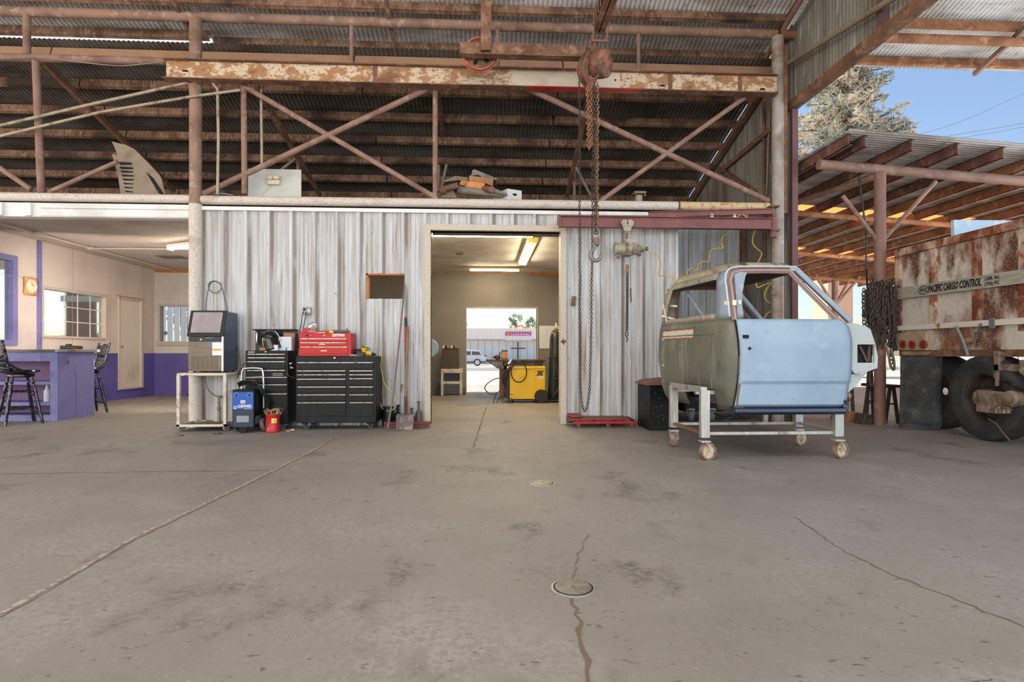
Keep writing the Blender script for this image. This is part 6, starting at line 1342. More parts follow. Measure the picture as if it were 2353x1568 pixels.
for y in (Yb_+.10,):
    c = Vector((b.x+.06, Yb_+.16, .085)); MB().lathe([(.03, -.025), (.075, -.025), (.085, -.015), (.085, .015), (.075, .025), (.03, .025), (.03, -.025)], c, Matrix.Rotation(PI/2-.3, 3, 'Y'), 26).build('wheel', mat('wheel_grey_rubber', (104, 96, 88)), bc)
    c2 = Vector((a.x-.03, Yb_+.22, .085)); MB().lathe([(.03, -.02), (.075, -.02), (.085, -.01), (.085, .01), (.075, .02), (.03, .02), (.03, -.02)], c2, RY90, 26).build('wheel', mat('wheel_grey_rubber', (104, 96, 88)), bc)
    MB().tube(c2, c, .01).build('axle', steel, bc)
MB().prism([(P(549, 0, Yb_).x, a.z+.01), (P(568, 0, Yb_).x, a.z+.01), (P(565, 0, Yb_).x, 0), (P(552, 0, Yb_).x, 0)], 'y', Yb_+.0, Yb_+.03).build('front_foot', blacks, bc)
MB().curve([P(545, 870, 7.6), P(552, 850, 7.7), P(562, 835, 7.8)], .006).build('loose_cable', blackpl, label='thin black cable rising behind the battery charger toward the wall', cat='cable')
m = MB(); m.bar(P(545, 790, 7.88), P(556, 850, 7.6), .012, .02); m.build('leaning_strap', mat('hose_grey', (106, 104, 100)), label='dark strap slanting down behind the ice maker to the charger handle', cat='strap')
# red can
c = G(627, 993); rb_ = T('red_coffee_can', 'red plastic coffee can stuffed with wires on the floor beside the charger', 'can', c)
h_ = P(0, 955, c.y).z
MB().lathe([(.001, 0), (.082, 0), (.086, .01), (.086, .03), (.083, .035), (.083, h_*.88), (.088, h_*.92), (.088, h_), (.080, h_), (.078, .02), (.001, .02)], c, I3, 36).build('tub', mat('can_red', (186, 26, 30), rough=.35), rb_)
def canlab(s_, t_): t2 = -PI*.5+.15+s_*.75; return c+Vector((math.cos(t2)*.085, math.sin(t2)*.085, h_*(.52+.27*t_)))
MB().grid(canlab, 8, 2).build('paper_label', mat('label_yellow_red', (232, 206, 110), [((190, 60, 50), 22, .5, .55, V1)]), rb_)
m = MB(); m.box(c.x-.05, c.y-.082, h_*.3, c.x-.03, c.y-.06, h_*.72); m.build('grip_recess', mat('can_dark_red', (140, 24, 28)), rb_)
for k in range(11):
    a_ = random.uniform(0, 6.28); b_ = a_+random.uniform(.8, 2.5); pts = [c+Vector((math.cos(a_)*.05, math.sin(a_)*.05, h_-.03)), c+Vector((math.cos(a_)*.08, math.sin(a_)*.06, h_+random.uniform(.02, .07))), c+Vector((math.cos(b_)*.10+random.uniform(-.04, .05), math.sin(b_)*.06, h_+random.uniform(.01, .07))), c+Vector((math.cos(b_)*.07, math.sin(b_)*.06, h_-.02))]
    MB().curve(pts, .003, 5).build('wire', [mat('wire_green', (110, 150, 110)), mat('wire_white', (190, 186, 180)), mat('wire_pink', (196, 120, 110)), hosey][k % 4], rb_)
for u, v, s_, lb in ((596, 992, .05, 'orange-handled scrap on the floor right of the red can'), (672, 990, .04, 'white scrap of paper on the floor under the narrow chest'), (500, 999, .10, 'dark flat scrap on the floor in front of the ice maker cart'), (418, 1003, .05, 'small dark scrap on the floor left of the ice maker cart')):
    q = G(u if u != 596 else 662, v-1); MB().obox(q+Vector((0, 0, .006)), (s_, .02, .012), rotm('Z', 20)).build('floor_scrap', {596: orangel, 672: paper}.get(u, blackpl), label=lb, cat='scrap')
# long tools by the jamb
yb2 = Y0-.12
t = T('push_broom', 'push broom with a long dark leaning pole and red-brown bristles at the wall foot', 'broom', G(905, 985))
MB().ring([Vector((P(892, 984, 7.45).x, 7.42, .02)), P(905, 900, 7.5), P(920, 760, 7.7), P(930, 655, Y0-.06)], .012, 8).build('pole', mat('pole_greybrown', (112, 100, 92)), t)
def brush(t, x0, x1, y, mt):
    MB().box(x0, y-.03, .05, x1, y+.03, .085).build('brush_block', redpaint if 0 else mat('broom_redbrown', (122, 50, 48), rough=.8), t, bevel=.004)
    m = MB(); n = int((x1-x0)/.012)
    for k in range(n):
        for j in (-1, 0, 1): x = x0+.006+k*.012; m.bar((x+random.uniform(-.002, .002), y+j*.018, .055), (x+random.uniform(-.006, .006), y+j*.026, 0), .008, .006)
    m.build('bristles', mt, t)
x0_, x1_ = G(882, 985).x, G(988, 985).x; yy_ = 7.62
brush(t, x0_, x1_, yy_, mat('bristle_dark', (96, 62, 58)))
t = T('square_shovel', 'square-nosed shovel with long wooden shaft and dirty grey blade, leaning beside the jamb', 'shovel', G(931, 988))
sx = G(931, 988).x
MB().ring([P(932, 918, 7.56), P(934, 850, 7.68), P(937, 750, Y0-.09)], .017, 10, rs=[.016, .019, .018]).build('shaft', mat('shaft_wood', (140, 112, 90), [((104, 84, 70), 6, .5, .65, (1, 1, .3))], rough=.7), t)
MB().ring([Vector((sx, 7.50, .17)), P(931, 945, 7.52), P(932, 912, 7.57)], .02, 10, rs=[.022, .019, .017]).build('socket', steeldark, t)
m = MB(); m.grid(lambda a, b: Vector((sx+(a-.5)*(.215+.01*b), 7.38+.12*b+.035*(2*a-1)**2*-1, .005+.20*b)), 10, 8); bl_ = m.build('blade', mat('shovel_blade', (106, 94, 88), [((146, 134, 124), 7, .5, .62, V1)], rough=.6, metal=.3), t, solid=.004)
t = T('red_handled_tool', 'red fibreglass handle with black grip standing behind the wooden shovel shaft', 'tool', G(932, 983))
MB().tube(P(932, 740, Y0-.10), Vector((P(935, 0, 7.72).x, 7.72, .0)), .014, 10).build('shaft', redgloss, t)
MB().tube(P(932, 732, Y0-.10), P(932.5, 750, Y0-.105), .020, 12).build('grip', blackpl, t)
MB().sphere(P(932, 731, Y0-.10), .018, 10).build('red_cap', redgloss, t)
for u, v, h_, r_, lb, mt in ((914, 925, .30, .065, 'dark bottle jack left of the shovel, tall neck up', blacks), (946, 940, .26, .05, 'squat reddish-brown bottle jack just right of the shovel blade', mat('jack_redbrown', (86, 56, 50), rough=.5)), (962, 930, .34, .045, 'slim dark bottle jack nearest the door jamb', mat('jack_brown', (92, 80, 72), rough=.5)), (892, 935, .26, .085, 'wide dark canister at the wall foot behind the broom pole', blackpl)):
    q = P(u, 976, {914: 7.74, 946: 7.72, 962: 7.82}.get(u, 7.84)); q.z = 0; t = T('bottle_jack' if h_ != .26 or r_ != .085 else 'dark_canister', lb, 'jack' if r_ != .085 else 'canister', q)
    MB().lathe([(.001, 0), (r_*1.1, 0), (r_*1.1, .02), (r_, .03), (r_, h_*.5), (r_*.75, h_*.6), (r_*.35, h_*.66), (r_*.35, h_*.95), (r_*.5, h_*.96), (r_*.5, h_), (.001, h_)] if r_ != .085 else [(.001, 0), (r_, 0), (r_, h_), (r_*.9, h_+.01), (.001, h_+.01)], q, I3, 20).build('cylinder', mt, t)
    if r_ != .085: MB().tube(q+Vector((-.02, -.03, .06)), q+Vector((.08 if u == 946 else -.09, -.07, .01)), .012).build('lever_socket', blacks, t)
# ================================================================ WORK ROOM BEHIND THE BIG DOORWAY
def lampfix(name, label, c, L, ang, tubes=2, w=.16, e=4, mt=None):
    t = T(name, label, 'ceiling light', c); R = Matrix.Rotation(ang, 3, 'Z'); c = Vector(c)
    MB().obox(c+Vector((0, 0, -.025)), (L, w, .05), R).build('housing', mt or fixture, t, bevel=.005)
    for k in range(tubes):
        o = R@Vector((0, (k-(tubes-1)/2)*.075, -.075)); d = R@Vector((L/2-.03, 0, 0)); MB().tube(c+o-d, c+o+d, .019, 10).build('lamp_tube', tubeglow, t)
    l = bpy.data.lights.new(name, 'AREA'); l.shape = 'RECTANGLE'; l.size = L; l.size_y = .1; l.energy = e; l.color = (1, .88, .68)
    lo_ = bpy.data.objects.new('lamp_light', l); C.objects.link(lo_); lo_.location = c+Vector((0, 0, -.11)); lo_.rotation_euler = (0, 0, ang)
    for s_ in (-1, 1): MB().obox(c+Vector((0, 0, -.07))+R@Vector((s_*(L/2-.01), 0, 0)), (.03, w*.8, .06), R).build('end_cap', mt or fixture, t)
    return t
yq = 9.2; x0, x1 = P(985, 0, yq).x-.6, P(1227, 0, yq).x
lampfix('fluorescent_light', 'long fluorescent strip light across the work room ceiling just inside the doorway', ((x0+x1)/2, yq, ZC), x1-x0, 0, 1, .12)
a, b = PX(1214, 560, 0.0), None
p0, p1 = P(1218, 553, 9.3), P(1201, 609, 12.0); c_ = (p0+p1)/2; x = c_.x
q0 = P(1219, 0, 9.35).x; 
lampfix('fluorescent_light', 'twin-tube fluorescent light running away from the door on the work room ceiling', (P(1211, 0, 10.85).x, 10.85, ZC), 2.45, PI/2, 2, .20)
x0, x1 = P(1078, 0, 13.0).x, P(1195, 0, 13.0).x
lampfix('fluorescent_light', 'short fluorescent light near the rear wall of the work room', ((x0+x1)/2, 13.0, ZC), x1-x0, 0, 1, .14)
lf = lampfix('fluorescent_light', 'fluorescent light on the office ceiling, half hidden by the round column', (P(440, 0, 10.3).x, 10.3, ZC-.012), 1.2, -.5, 1, .14, e=14, mt=fixturew)
q = P(1056, 578, 11.2); MB().box(q.x-.07, 11.1, ZC-.03, q.x+.07, 11.25, ZC).build('ceiling_box', mat('box_brown', (120, 96, 70)), label='small brown junction box on the work room ceiling', cat='junction box')
q = P(393, 572, 11.9); MB().box(q.x-.25, 11.8, ZC-.012, q.x+.22, 12.15, ZC).build('ceiling_vent', mat('vent_dark', (96, 88, 80)), label='dark vent grille on the office ceiling', cat='vent')
# office conduit
t = T('ceiling_conduit', 'painted conduit with junction boxes along the office ceiling', 'conduit', (-7.2, 10, ZC-.03))
pp = [Vector((XO+.55, 8.3, ZC-.03)), Vector((XO+.55, 13.8, ZC-.03))]
MB().tube(pp[0], pp[1], .014).tube((XO+.55, 10.9, ZC-.03), (XL-.1, 10.9, ZC-.03), .012).build('pipe', cream, t)
for y in (9.6, 10.9): MB().box(XO+.50, y-.06, ZC-.055, XO+.60, y+.06, ZC-.01).build('junction_box', cream, t)
# welding table
Yt = 12.2; zt5 = P(1180, 829, Yt).z; a, b = P(1117, 829, Yt), P(1254, 829, Yt)
wt_ = T('welding_table', 'heavy dark steel welding table with a slanted end standing behind the yellow welder', 'table', ((a.x+b.x)/2, Yt+.4, 0))
MB().box(a.x, Yt, zt5-.02, b.x, Yt+.9, zt5+.02).build('top_plate', steeldark, wt_, bevel=.004)
c_ = P(1145, 850, Yt); MB().prism([(a.x+.02, zt5-.02), (c_.x+.12, zt5-.02), (c_.x+.12, P(0, 850, Yt).z), (c_.x-.02, P(0, 849, Yt).z)], 'y', Yt+.02, Yt+.5).build('slanted_hopper', mat('hopper_steel', (120, 110, 104), [((88, 74, 64), 5, .5, .62, V1)], rough=.4, metal=.5), wt_)
MB().box(c_.x+.1, Yt+.02, P(0, 842, Yt).z, b.x-.08, Yt+.08, zt5-.02).build('apron', steeldark, wt_)
for x, y in ((P(1153, 0, Yt).x, Yt+.1), (P(1157, 0, Yt).x+.06, Yt+.75), (b.x-.1, Yt+.1), (b.x-.1, Yt+.8)):
    MB().box(x-.05, y-.05, 0, x+.05, y+.05, zt5-.02).build('leg', copperw if x < .8 else steeldark, wt_)
for z in (.13, .35, .55): MB().box(P(1155, 0, Yt).x, Yt+.4, z-.015, P(1180, 0, Yt).x, Yt+.43, z+.015).build('rung', steeldark, wt_)
q = P(1159, 824, 12.35); q.z = zt5+.02; t = T('plastic_jug', 'amber square plastic jug with black handle on the welding table', 'jug', q)
MB().box(q.x-.065, 12.3, q.z, q.x+.065, 12.42, q.z+.19).build('body', mat('jug_amber', (176, 122, 44), [((110, 78, 36), 5, .5, .62, V1)], rough=.35), t, bevel=.012)
MB().ring([(q.x-.06, 12.36, q.z+.15), (q.x-.10, 12.36, q.z+.145), (q.x-.105, 12.36, q.z+.05), (q.x-.06, 12.36, q.z+.03)], .012, 8).build('handle', blackpl, t)
MB().box(q.x-.066, 12.298, q.z+.17, q.x+.066, 12.422, q.z+.205).build('rim', blackpl, t, bevel=.01)
q = P(1141, 824, 12.4); q.z = zt5+.02; m = MB(); m.lathe([(.001, 0), (.05, .01), (.07, .05), (.05, .09), (.03, .10), (.001, .10)], q, Matrix.Rotation(.3, 3, 'Y'), 9).tube(q+Vector((-.02, 0, .06)), q+Vector((-.08, 0, .05)), .02)
m.build('cast_fitting', steeldark, label='small dark cast fitting standing left of the amber jug', cat='fitting')
# yellow welder
Yw = 11.35; a, b = P(1171, 918, Yw), P(1253, 842, Yw); z1_ = b.z
we = T('yellow_welder', 'big yellow wheeled welding machine with black vent front and coiled cable in the inner room', 'welder', ((a.x+b.x)/2, Yw, 0))
MB().box(a.x, Yw, a.z, b.x, Yw+.5, z1_-.05).build('cabinet', yellow, we, bevel=.01)
MB().box(a.x-.005, Yw-.006, z1_-.055, b.x+.004, Yw+.505, z1_).build('lid', yellow, we, bevel=.008)
MB().box(a.x-.075, Yw+.01, a.z+.03, a.x-.002, Yw+.48, z1_-.08).build('black_front', blackpl, we, bevel=.01)
MB().box(a.x+.1, Yw+.03, z1_-.002, b.x-.06, Yw+.45, z1_+.012).build('top_mat', blackpl, we)
q = P(1240.5, 858, Yw-.007)
text('ESAB', (q.x, Yw-.009, q.z), .07, lettblack, we, width=.10, ital=.3, bold=.004)
m = MB()
for s_ in (1, -1): z = q.z+s_*.040; m.prism([(q.x-.075+.02*(s_ > 0), z-.006), (q.x+.055+.02*(s_ > 0), z-.006), (q.x+.07+.02*(s_ > 0), z+.008), (q.x-.065+.02*(s_ > 0), z+.008)], 'y', Yw-.009, Yw-.0065)
m.build('emblem_bars', lettblack, we)
c_, d_ = P(1234.5, 871, Yw), P(1249, 864.5, Yw); MB().box(c_.x, Yw-.003, c_.z, d_.x, Yw+.0, d_.z).build('label', mat('label_pale_yellow', (230, 214, 170)), we)
m = MB()
for u, v in ((1196, 869), (1230, 871), (1183, 850), (1216, 851), (1201, 866)): q = P(u, v, Yw-.002); m.box(q.x-.010, Yw-.003, q.z-.006, q.x+.010, Yw, q.z+.006)
m.build('paint_chip', lettblack, we)
c_ = Vector((P(1244, 0, Yw-.06).x, Yw-.04, .135)); MB().lathe([(.001, -.03), (.10, -.035), (.13, -.03), (.138, -.02), (.138, .02), (.13, .03), (.10, .03), (.001, .03)], c_, RX90, 30).build('rear_wheel', mat('wheel_brown_black', (58, 46, 38), rough=.8), we)
c2 = c_+Vector((-.02, .55, 0)); MB().lathe([(.001, -.03), (.13, -.03), (.138, -.02), (.138, .02), (.13, .03), (.001, .03)], c2, RX90, 30).build('rear_wheel', mat('wheel_brown_black', (58, 46, 38)), we)
for y in (Yw+.04, Yw+.42): caster(we, a.x+.03, y, .078, 1.3, 0, mat('caster_brown', (112, 88, 62)), blacks, plate=.05, wt=.03)
MB().box(a.x+.02, Yw+.02, a.z-.02, b.x+.34, Yw+.5, a.z+.005).build('chassis', blacks, we)
MB().box(b.x, Yw+.1, a.z-.035, b.x+.40, Yw+.48, a.z-.0).build('cylinder_shelf', dustlead, we)
# coiled cable of the welder
cab_ = MB(); cx, cz_ = P(1192, 0, Yw-.03).x, P(0, 857, Yw).z
loop_ = [Vector((cx+.155*math.cos(t), Yw-.035-.004*k, cz_+.205*math.sin(t)-.0)) for k, t in enumerate([PI*.75-k*PI/9 for k in range(20)])]
cab_.curve([(a.x-.05, Yw-.03, z1_-.0), (a.x+.02, Yw-.04, z1_+.05)]+loop_+[(a.x-.02, Yw-.05, z1_-.12), (a.x-.08, Yw-.03, a.z+.3)], .012, 8, 4); cab_.build('coiled_cable', mat('cable_brownblack', (52, 42, 36), rough=.6), we)
for k in range(3): MB().curve([(a.x+.03, Yw-.02, z1_+.02-.02*k), (a.x-.05-.03*k, Yw-.03, z1_-.12), (a.x-.09-.02*k, Yw-.01, (z1_+a.z)/2), (a.x-.06, Yw, a.z+.15+.1*k)], .012).build('hanging_cable', mat('cable_brownblack', (52, 42, 36)), we)
MB().curve([P(1148, 869, Yw-.05), P(1135, 872, Yw-.05), P(1119, 883, Yw-.05), P(1114, 893, Yw-.05), P(1121, 902, Yw-.05), P(1133, 907, Yw-.05), P(1144, 902, Yw-.05), P(1160, 888, Yw-.05)], .010).build('hose', mat('hose_redbrown', (86, 52, 42)), we)
MB().curve([P(1143, 902, Yw-.05), P(1136, 916, Yw-.05), P(1135, 926, Yw-.05), P(1141, 927, Yw-.05), P(1147, 915, Yw-.05), P(1165, 903, Yw-.05)], .009).build('hose', mat('cable_brownblack', (52, 42, 36)), we)
q = P(1171, 833, Yw); MB().lathe([(.001, 0), (.03, 0), (.03, .05), (.02, .12), (.001, .12)], q+Vector((-.02, 0, -.04)), Matrix.Rotation(.5, 3, 'Y'), 12).build('torch_nozzle', mat('white_plug', (206, 214, 224)), we)
# gas cylinder
a, b = P(1263, 915, Yw+.28), P(1285, 760, Yw+.28); cx = P(1272, 0, Yw+.28).x; cy = Yw+.28; zb6 = a.z; zt6 = P(0, 760, cy).z; r_ = .125
gc_ = T('gas_cylinder', 'tall dark green gas cylinder strapped behind the yellow welder', 'gas cylinder', (cx, cy, 0))
hh = zt6-zb6; lean = Matrix.Rotation(.035, 3, 'Y')
MB().lathe([(.001, 0), (r_*.96, 0), (r_, .02), (r_, hh-.16), (r_*.92, hh-.08), (r_*.6, hh-.015), (r_*.34, hh), (.001, hh)], (cx, cy, a.z-.0), lean, 32).build('bottle', greencyl, gc_)
tp = Vector((cx, cy, a.z))+lean@Vector((0, 0, hh))
MB().lathe([(.045, -.03), (.045, .03), (.03, .04), (.02, .09), (.001, .09)], tp, lean, 14).build('valve', mat('valve_brass', (150, 112, 56), rough=.4, metal=.5), gc_)
MB().lathe([(.001, .08), (.022, .08), (.016, .18), (.001, .19)], tp, lean, 10).build('white_plug', whitecard, gc_)
MB().curve([tp+Vector((-.0, -.02, .03)), tp+Vector((-.08, -.08, .0)), tp+Vector((-.115, -.12, -.2)), tp+Vector((-.07, -.16, -.55)), tp+Vector((.02, -.15, -.85)), tp+Vector((.05, -.14, -1.1)), tp+Vector((-.05, -.15, -1.3))], .012).build('gas_hose', mat('hose_brown', (84, 58, 44)), gc_)
MB().curve([tp+Vector((.0, -.02, .03)), tp+Vector((.07, -.07, .03)), tp+Vector((.11, -.10, -.1)), tp+Vector((.12, -.09, -.5)), tp+Vector((.07, -.13, -.9)), tp+Vector((-.1, -.14, -1.0))], .010).build('gas_hose', blackpl, gc_)
MB().ring([Vector((cx, cy, .9))+Vector((math.cos(t)*(r_+.008), math.sin(t)*(r_+.008), 0)) for t in [k*PI/12 for k in range(24)]], .008, 5, closed=True).build('strap', blacks, gc_)
# white board and wire strip on rear wall
a, b = P(1239, 801, YB-.02), P(1288, 749, YB-.02); wb = T('whiteboard', 'whiteboard with faint ruled lines on the rear wall right of the rear doorway', 'whiteboard', (a.x, YB, a.z))
MB().box(a.x, YB-.02, a.z, b.x+.2, YB-.004, b.z).build('board', paper, wb)
m = MB()
for k in range(9): m.box(a.x, YB-.022, a.z+(b.z-a.z)*k/9-.002, b.x+.2, YB-.02, a.z+(b.z-a.z)*k/9+.002)
for k in range(4): x = a.x+.18*k; m.box(x-.002, YB-.022, a.z, x+.002, YB-.02, b.z)
m.build('grid_lines', mat('line_pale', (176, 168, 168)), wb)
# small table with parts rack, disc
Yp = 13.3; a, b = P(1017, 848, Yp), P(1057, 803, Yp); t = T('parts_cabinet', 'dark brown steel cabinet standing on the cream bench left of the rear doorway', 'cabinet', (a.x, Yp, a.z))
MB().box(a.x, Yp, a.z, b.x-.03, Yp+.4, b.z).build('body', mat('cab_darkbrown', (74, 60, 52), rough=.6), t, bevel=.006)
m = MB(); zc2 = b.z; MB().box(a.x-.0, Yp, zc2, b.x-.03, Yp+.4, zc2+.02).build('tray', blacks, t)
for k, u in enumerate((1019, 1024, 1029, 1033, 1038, 1043, 1047, 1051)):
    x = P(u, 0, Yp+.1).x; h_ = random.uniform(.06, .13); MB().lathe([(.001, 0), (.024, 0), (.024, h_*.6), (.012, h_*.75), (.012, h_), (.001, h_)], (x, Yp+.1+.06*(k % 2), zc2+.02), I3, 10).build('spray_bottle', [whitecard, blackpl, cardb, hoister][k % 4], label='%s small bottle on the dark brown cabinet, %s' % (['white', 'black', 'tan', 'grey'][k % 4], 'left half of the row' if k < 4 else 'right half of the row'), cat='bottle')
a, b = P(1013, 905, Yp), P(1062, 848, Yp); t = T('cream_bench', 'cream painted small bench with rungs under the dark brown cabinet', 'bench', ((a.x+b.x)/2, Yp, 0))
MB().box(a.x, Yp-.03, b.z-.10, b.x, Yp+.45, b.z).build('top', cm, t, bevel=.005)
for x in (a.x+.03, b.x-.03):
    for y in (Yp, Yp+.42): MB().box(x-.025, y-.025, 0, x+.025, y+.025, b.z-.1).build('leg', cm, t)
MB().box(a.x, Yp-.02, .28, b.x, Yp, .34).build('rung', cm, t)
MB().box(a.x+.06, Yp+.3, .02, b.x-.06, Yp+.4, b.z-.12).build('grey_panel', mat('panel_slate', (96, 98, 112)), t)
q = P(1008, 905, 13.5); MB().lathe([(.001, 0), (.04, 0), (.045, .12), (.02, .2), (.018, .28), (.001, .28)], (q.x, 13.5, 0), I3, 12).build('dark_bottle', steeldark, label='dark tapered bottle on the work room floor left of the cream bench', cat='bottle')
q = P(1066, 905, 13.6); MB().box(q.x-.03, 13.6, 0, q.x+.03, 13.66, .18).build('wood_offcut', copperw, label='small wood offcut on the floor at the rear doorway left jamb', cat='wood')
q = P(995, 800, 13.2); MB().lathe([(.02, 0), (.10, -.01), (.19, 0), (.21, .015), (.19, .03), (.02, .02)], (q.x-.08, 13.2, q.z), RX90, 30).build('wheel_cover', mat('disc_pale_blue', (166, 190, 206), rough=.3, metal=.3), label='pale blue round disc hanging at the left edge of the inner room', cat='disc')
MB().tube((q.x-.08, 13.2, q.z), (q.x-.08, YB, q.z), .02).build('disc_peg', steel, label='steel peg carrying the pale blue disc', cat='peg')

# ================================================================ OFFICE
a = G(130, 968); xR = a.x; yF_ = a.y; yBk = yF_+.80; zc7 = 1.02
ctn = T('bar_counter', 'purple painted wooden bar counter with open shelves facing the camera', 'counter', (xR-.9, yF_, 0))
xl7 = xR-2.0
m = MB(); m.box(xR-.02, yF_, 0, xR+.01, yBk, zc7); m.build('end_panel', purple, ctn, bevel=.003)
q1 = PX(156, 833, xR+.012); MB().lathe([(.001, 0), (.028, 0), (.028, .004), (.001, .004)], q1, RY90, 16).build('grommet_hole', mat('hole_brown', (120, 84, 84)), ctn)
MB().box(xR+.009, yF_+.38, .04, xR+.012, yF_+.385, .82).build('board_seam', mat('seam_purple', (92, 76, 112)), ctn)
xs7 = P(115, 900, yF_).x
m = MB(); m.box(xs7, yF_-.0, 0, xR-.02, yF_+.02, zc7).box(xl7, yF_, zc7-.14, xs7, yF_+.02, zc7).box(xl7, yF_, .0, xs7, yF_+.02, .09)
z_s1, z_s2 = P(60, 877, yF_).z, P(60, 925, yF_).z
m.box(xl7, yF_, z_s1-.05, xs7, yF_+.02, z_s1+.0).box(xl7, yF_, z_s2-.05, xs7, yF_+.02, z_s2); m.build('face_frame', purple, ctn, bevel=.002)
for z, n_ in ((z_s1, 0), (z_s2, 1), (.09, 2)): MB().box(xl7, yF_+.02, z-.02, xR-.02, yF_+.40, z).build('shelf', purple, ctn)
MB().box(xl7, yF_+.40, 0, xR-.02, yF_+.42, zc7).build('back_panel', mat('purple_deep', (120, 88, 128)), ctn)
MB().box(xl7, yF_-.03, zc7, xR-.0, yBk+.03, zc7+.035).build('countertop', mat('top_dark_wood', (98, 76, 66), rough=.4), ctn)
MB().box(xR, yF_-.03, zc7, xR+.045, yBk+.08, zc7+.04).build('top_metal_edge', mat('edge_grey', (146, 148, 156), rough=.4), ctn)
q = P(163, 803, yF_+.25); t = T('video_camera', 'dark brown elongated device resting on the bar counter end', 'device', (q.x, yF_+.25, zc7+.04))
MB().box(q.x-.14, yF_+.2, zc7+.04, q.x+.14, yF_+.32, zc7+.095).build('body', mat('device_brown', (70, 52, 38), rough=.5), t, bevel=.02)
MB().lathe([(.001, 0), (.04, 0), (.04, .03), (.001, .03)], (q.x-.04, yF_+.26, zc7+.09), I3, 16).build('knob', mat('device_brown', (70, 52, 38)), t)
MB().box(q.x-.13, yF_+.19, zc7+.0355, q.x+.15, yF_+.33, zc7+.041).build('yellow_pad', yellow, label='thin yellow pad under the dark device on the bar', cat='pad')
q = P(109, 918, yF_+.12); MB().lathe([(.001, 0), (.042, 0), (.045, .01), (.045, .15), (.03, .19), (.022, .20), (.022, .245), (.001, .245)], (q.x, yF_+.12, z_s2), I3, 20).build('white_bottle', translb, label='milky plastic bottle on the lower shelf of the purple bar counter', cat='bottle')
# clock
q = PX(66, 658, XO); ck = T('wall_clock', 'square wooden-rimmed wall clock with round cream face between the two left windows', 'clock', (XO, q.y, q.z))
MB().box(XO, q.y-.13, q.z-.155, XO+.05, q.y+.13, q.z+.155).build('wood_rim', mat('clock_wood', (206, 156, 104), [((170, 120, 74), 4, .5, .65, V1)], rough=.5), ck, bevel=.035)
MB().lathe([(.001, 0), (.115, 0), (.11, .01), (.001, .012)], (XO+.05, q.y, q.z), RY90, 32).build('dial', mat('dial_cream', (232, 216, 184), rough=.4), ck)
m = MB(); m.bar((XO+.064, q.y, q.z), (XO+.064, q.y+.05, q.z+.03), .006, .006).bar((XO+.064, q.y, q.z), (XO+.064, q.y-.02, q.z+.075), .006, .006)
for k in range(12): t_ = PI/6*k; m.box(XO+.061, q.y+.095*math.cos(t_)-.004, q.z+.095*math.sin(t_)-.004, XO+.064, q.y+.095*math.cos(t_)+.004, q.z+.095*math.sin(t_)+.004)
m.build('hands_and_marks', mat('mark_tan', (150, 120, 84)), ck)
# bar stools: local frame, front of the seat toward +Y, then turned
def stool(label, loc, rz):
    t = T('bar_stool', label, 'bar stool', (0, 0, 0), 'black pressed-back bar stools'); BG = blackgloss
    def turned(m, p0, p1, r):
        p0, p1 = Vector(p0), Vector(p1); ks = [0, .06, .1, .13, .17, .2, .3, .5, .55, .58, .62, .66, .8, .84, .87, .9, 1]
        rs = [.7, .8, 1.0, .7, 1.05, .75, .9, 1.15, .8, 1.1, .8, 1.1, .95, .7, 1.05, .75, .8]
        m.ring([p0.lerp(p1, k) for k in ks], r, 10, rs=[r*x for x in rs]); return m
    m = MB(); m.lathe([(.001, .72), (.19, .72), (.215, .73), (.225, .745), (.215, .76), (.16, .752), (.001, .745)], (0, 0, 0), I3, 32); m.build('seat', BG, t)
    MB().lathe([(.001, .66), (.15, .66), (.165, .675), (.165, .70), (.15, .71), (.001, .71)], (0, 0, 0), I3, 28).build('swivel_ring', BG, t)
    MB().tube((0, 0, .705), (0, 0, .725), .08).build('swivel_plate', blacks, t)
    L = []
    for sx in (-1, 1):
        for sy in (-1, 1): p1 = Vector((sx*.205, sy*.205, 0)); p0 = Vector((sx*.105, sy*.105, .67)); L.append((p0, p1)); turned(MB(), p1, p0, .022).build('leg', BG, t)
    for (i, j_), zs in (((0, 1), (.22, .46)), ((2, 3), (.22, .46)), ((0, 2), (.16, .40)), ((1, 3), (.16, .40))):
        for z in zs:
            f = 1-z/.67; a = L[i][0].lerp(L[i][1], f); b = L[j_][0].lerp(L[j_][1], f); turned(MB(), a, b, .012).build('stretcher', BG, t)
    for s_ in (-1, 1):
        turned(MB(), (s_*.175, -.155, .755), (s_*.215, -.235, 1.16), .018).build('back_post', BG, t)
        MB().sphere((s_*.216, -.238, 1.165), .02, 10).build('finial', BG, t)
        MB().curve([(s_*.19, -.18, .87), (s_*.20, -.10, .80), (s_*.20, -.03, .765)], .016).build('side_brace', BG, t)
    def pan(a, b):
        x = -.20+.40*a; zt_ = 1.125+.018*math.sin(a*PI*5-PI/2)+.02*math.sin(a*PI); zb2 = .955-.02*math.sin(a*PI); z = zb2+(zt_-zb2)*b
        return Vector((x, -.165-.07*(z-.755)/.405-.03*math.sin(a*PI), z))
    MB().grid(pan, 20, 6).build('back_panel', BG, t, solid=.022)
    for k in range(7):
        x = -.135+.045*k; y = -.165-.03*math.sin((x+.2)/.4*PI); turned(MB(), (x*.85, -.16, .76), (x, y-.035, .955), .009).build('spindle', BG, t)
    t.location = loc; t.rotation_euler = (0, 0, rz); return t
g = P(46, 965, 8.37); stool('black glossy bar stool with carved back standing before the purple counter, nearest the left edge', (g.x, 8.37, 0), -.68)
g2 = G(208, 945); stool('black bar stool half hidden behind the right end of the purple counter', (P(202, 900, 9.85).x, 9.85, 0), 2.5)
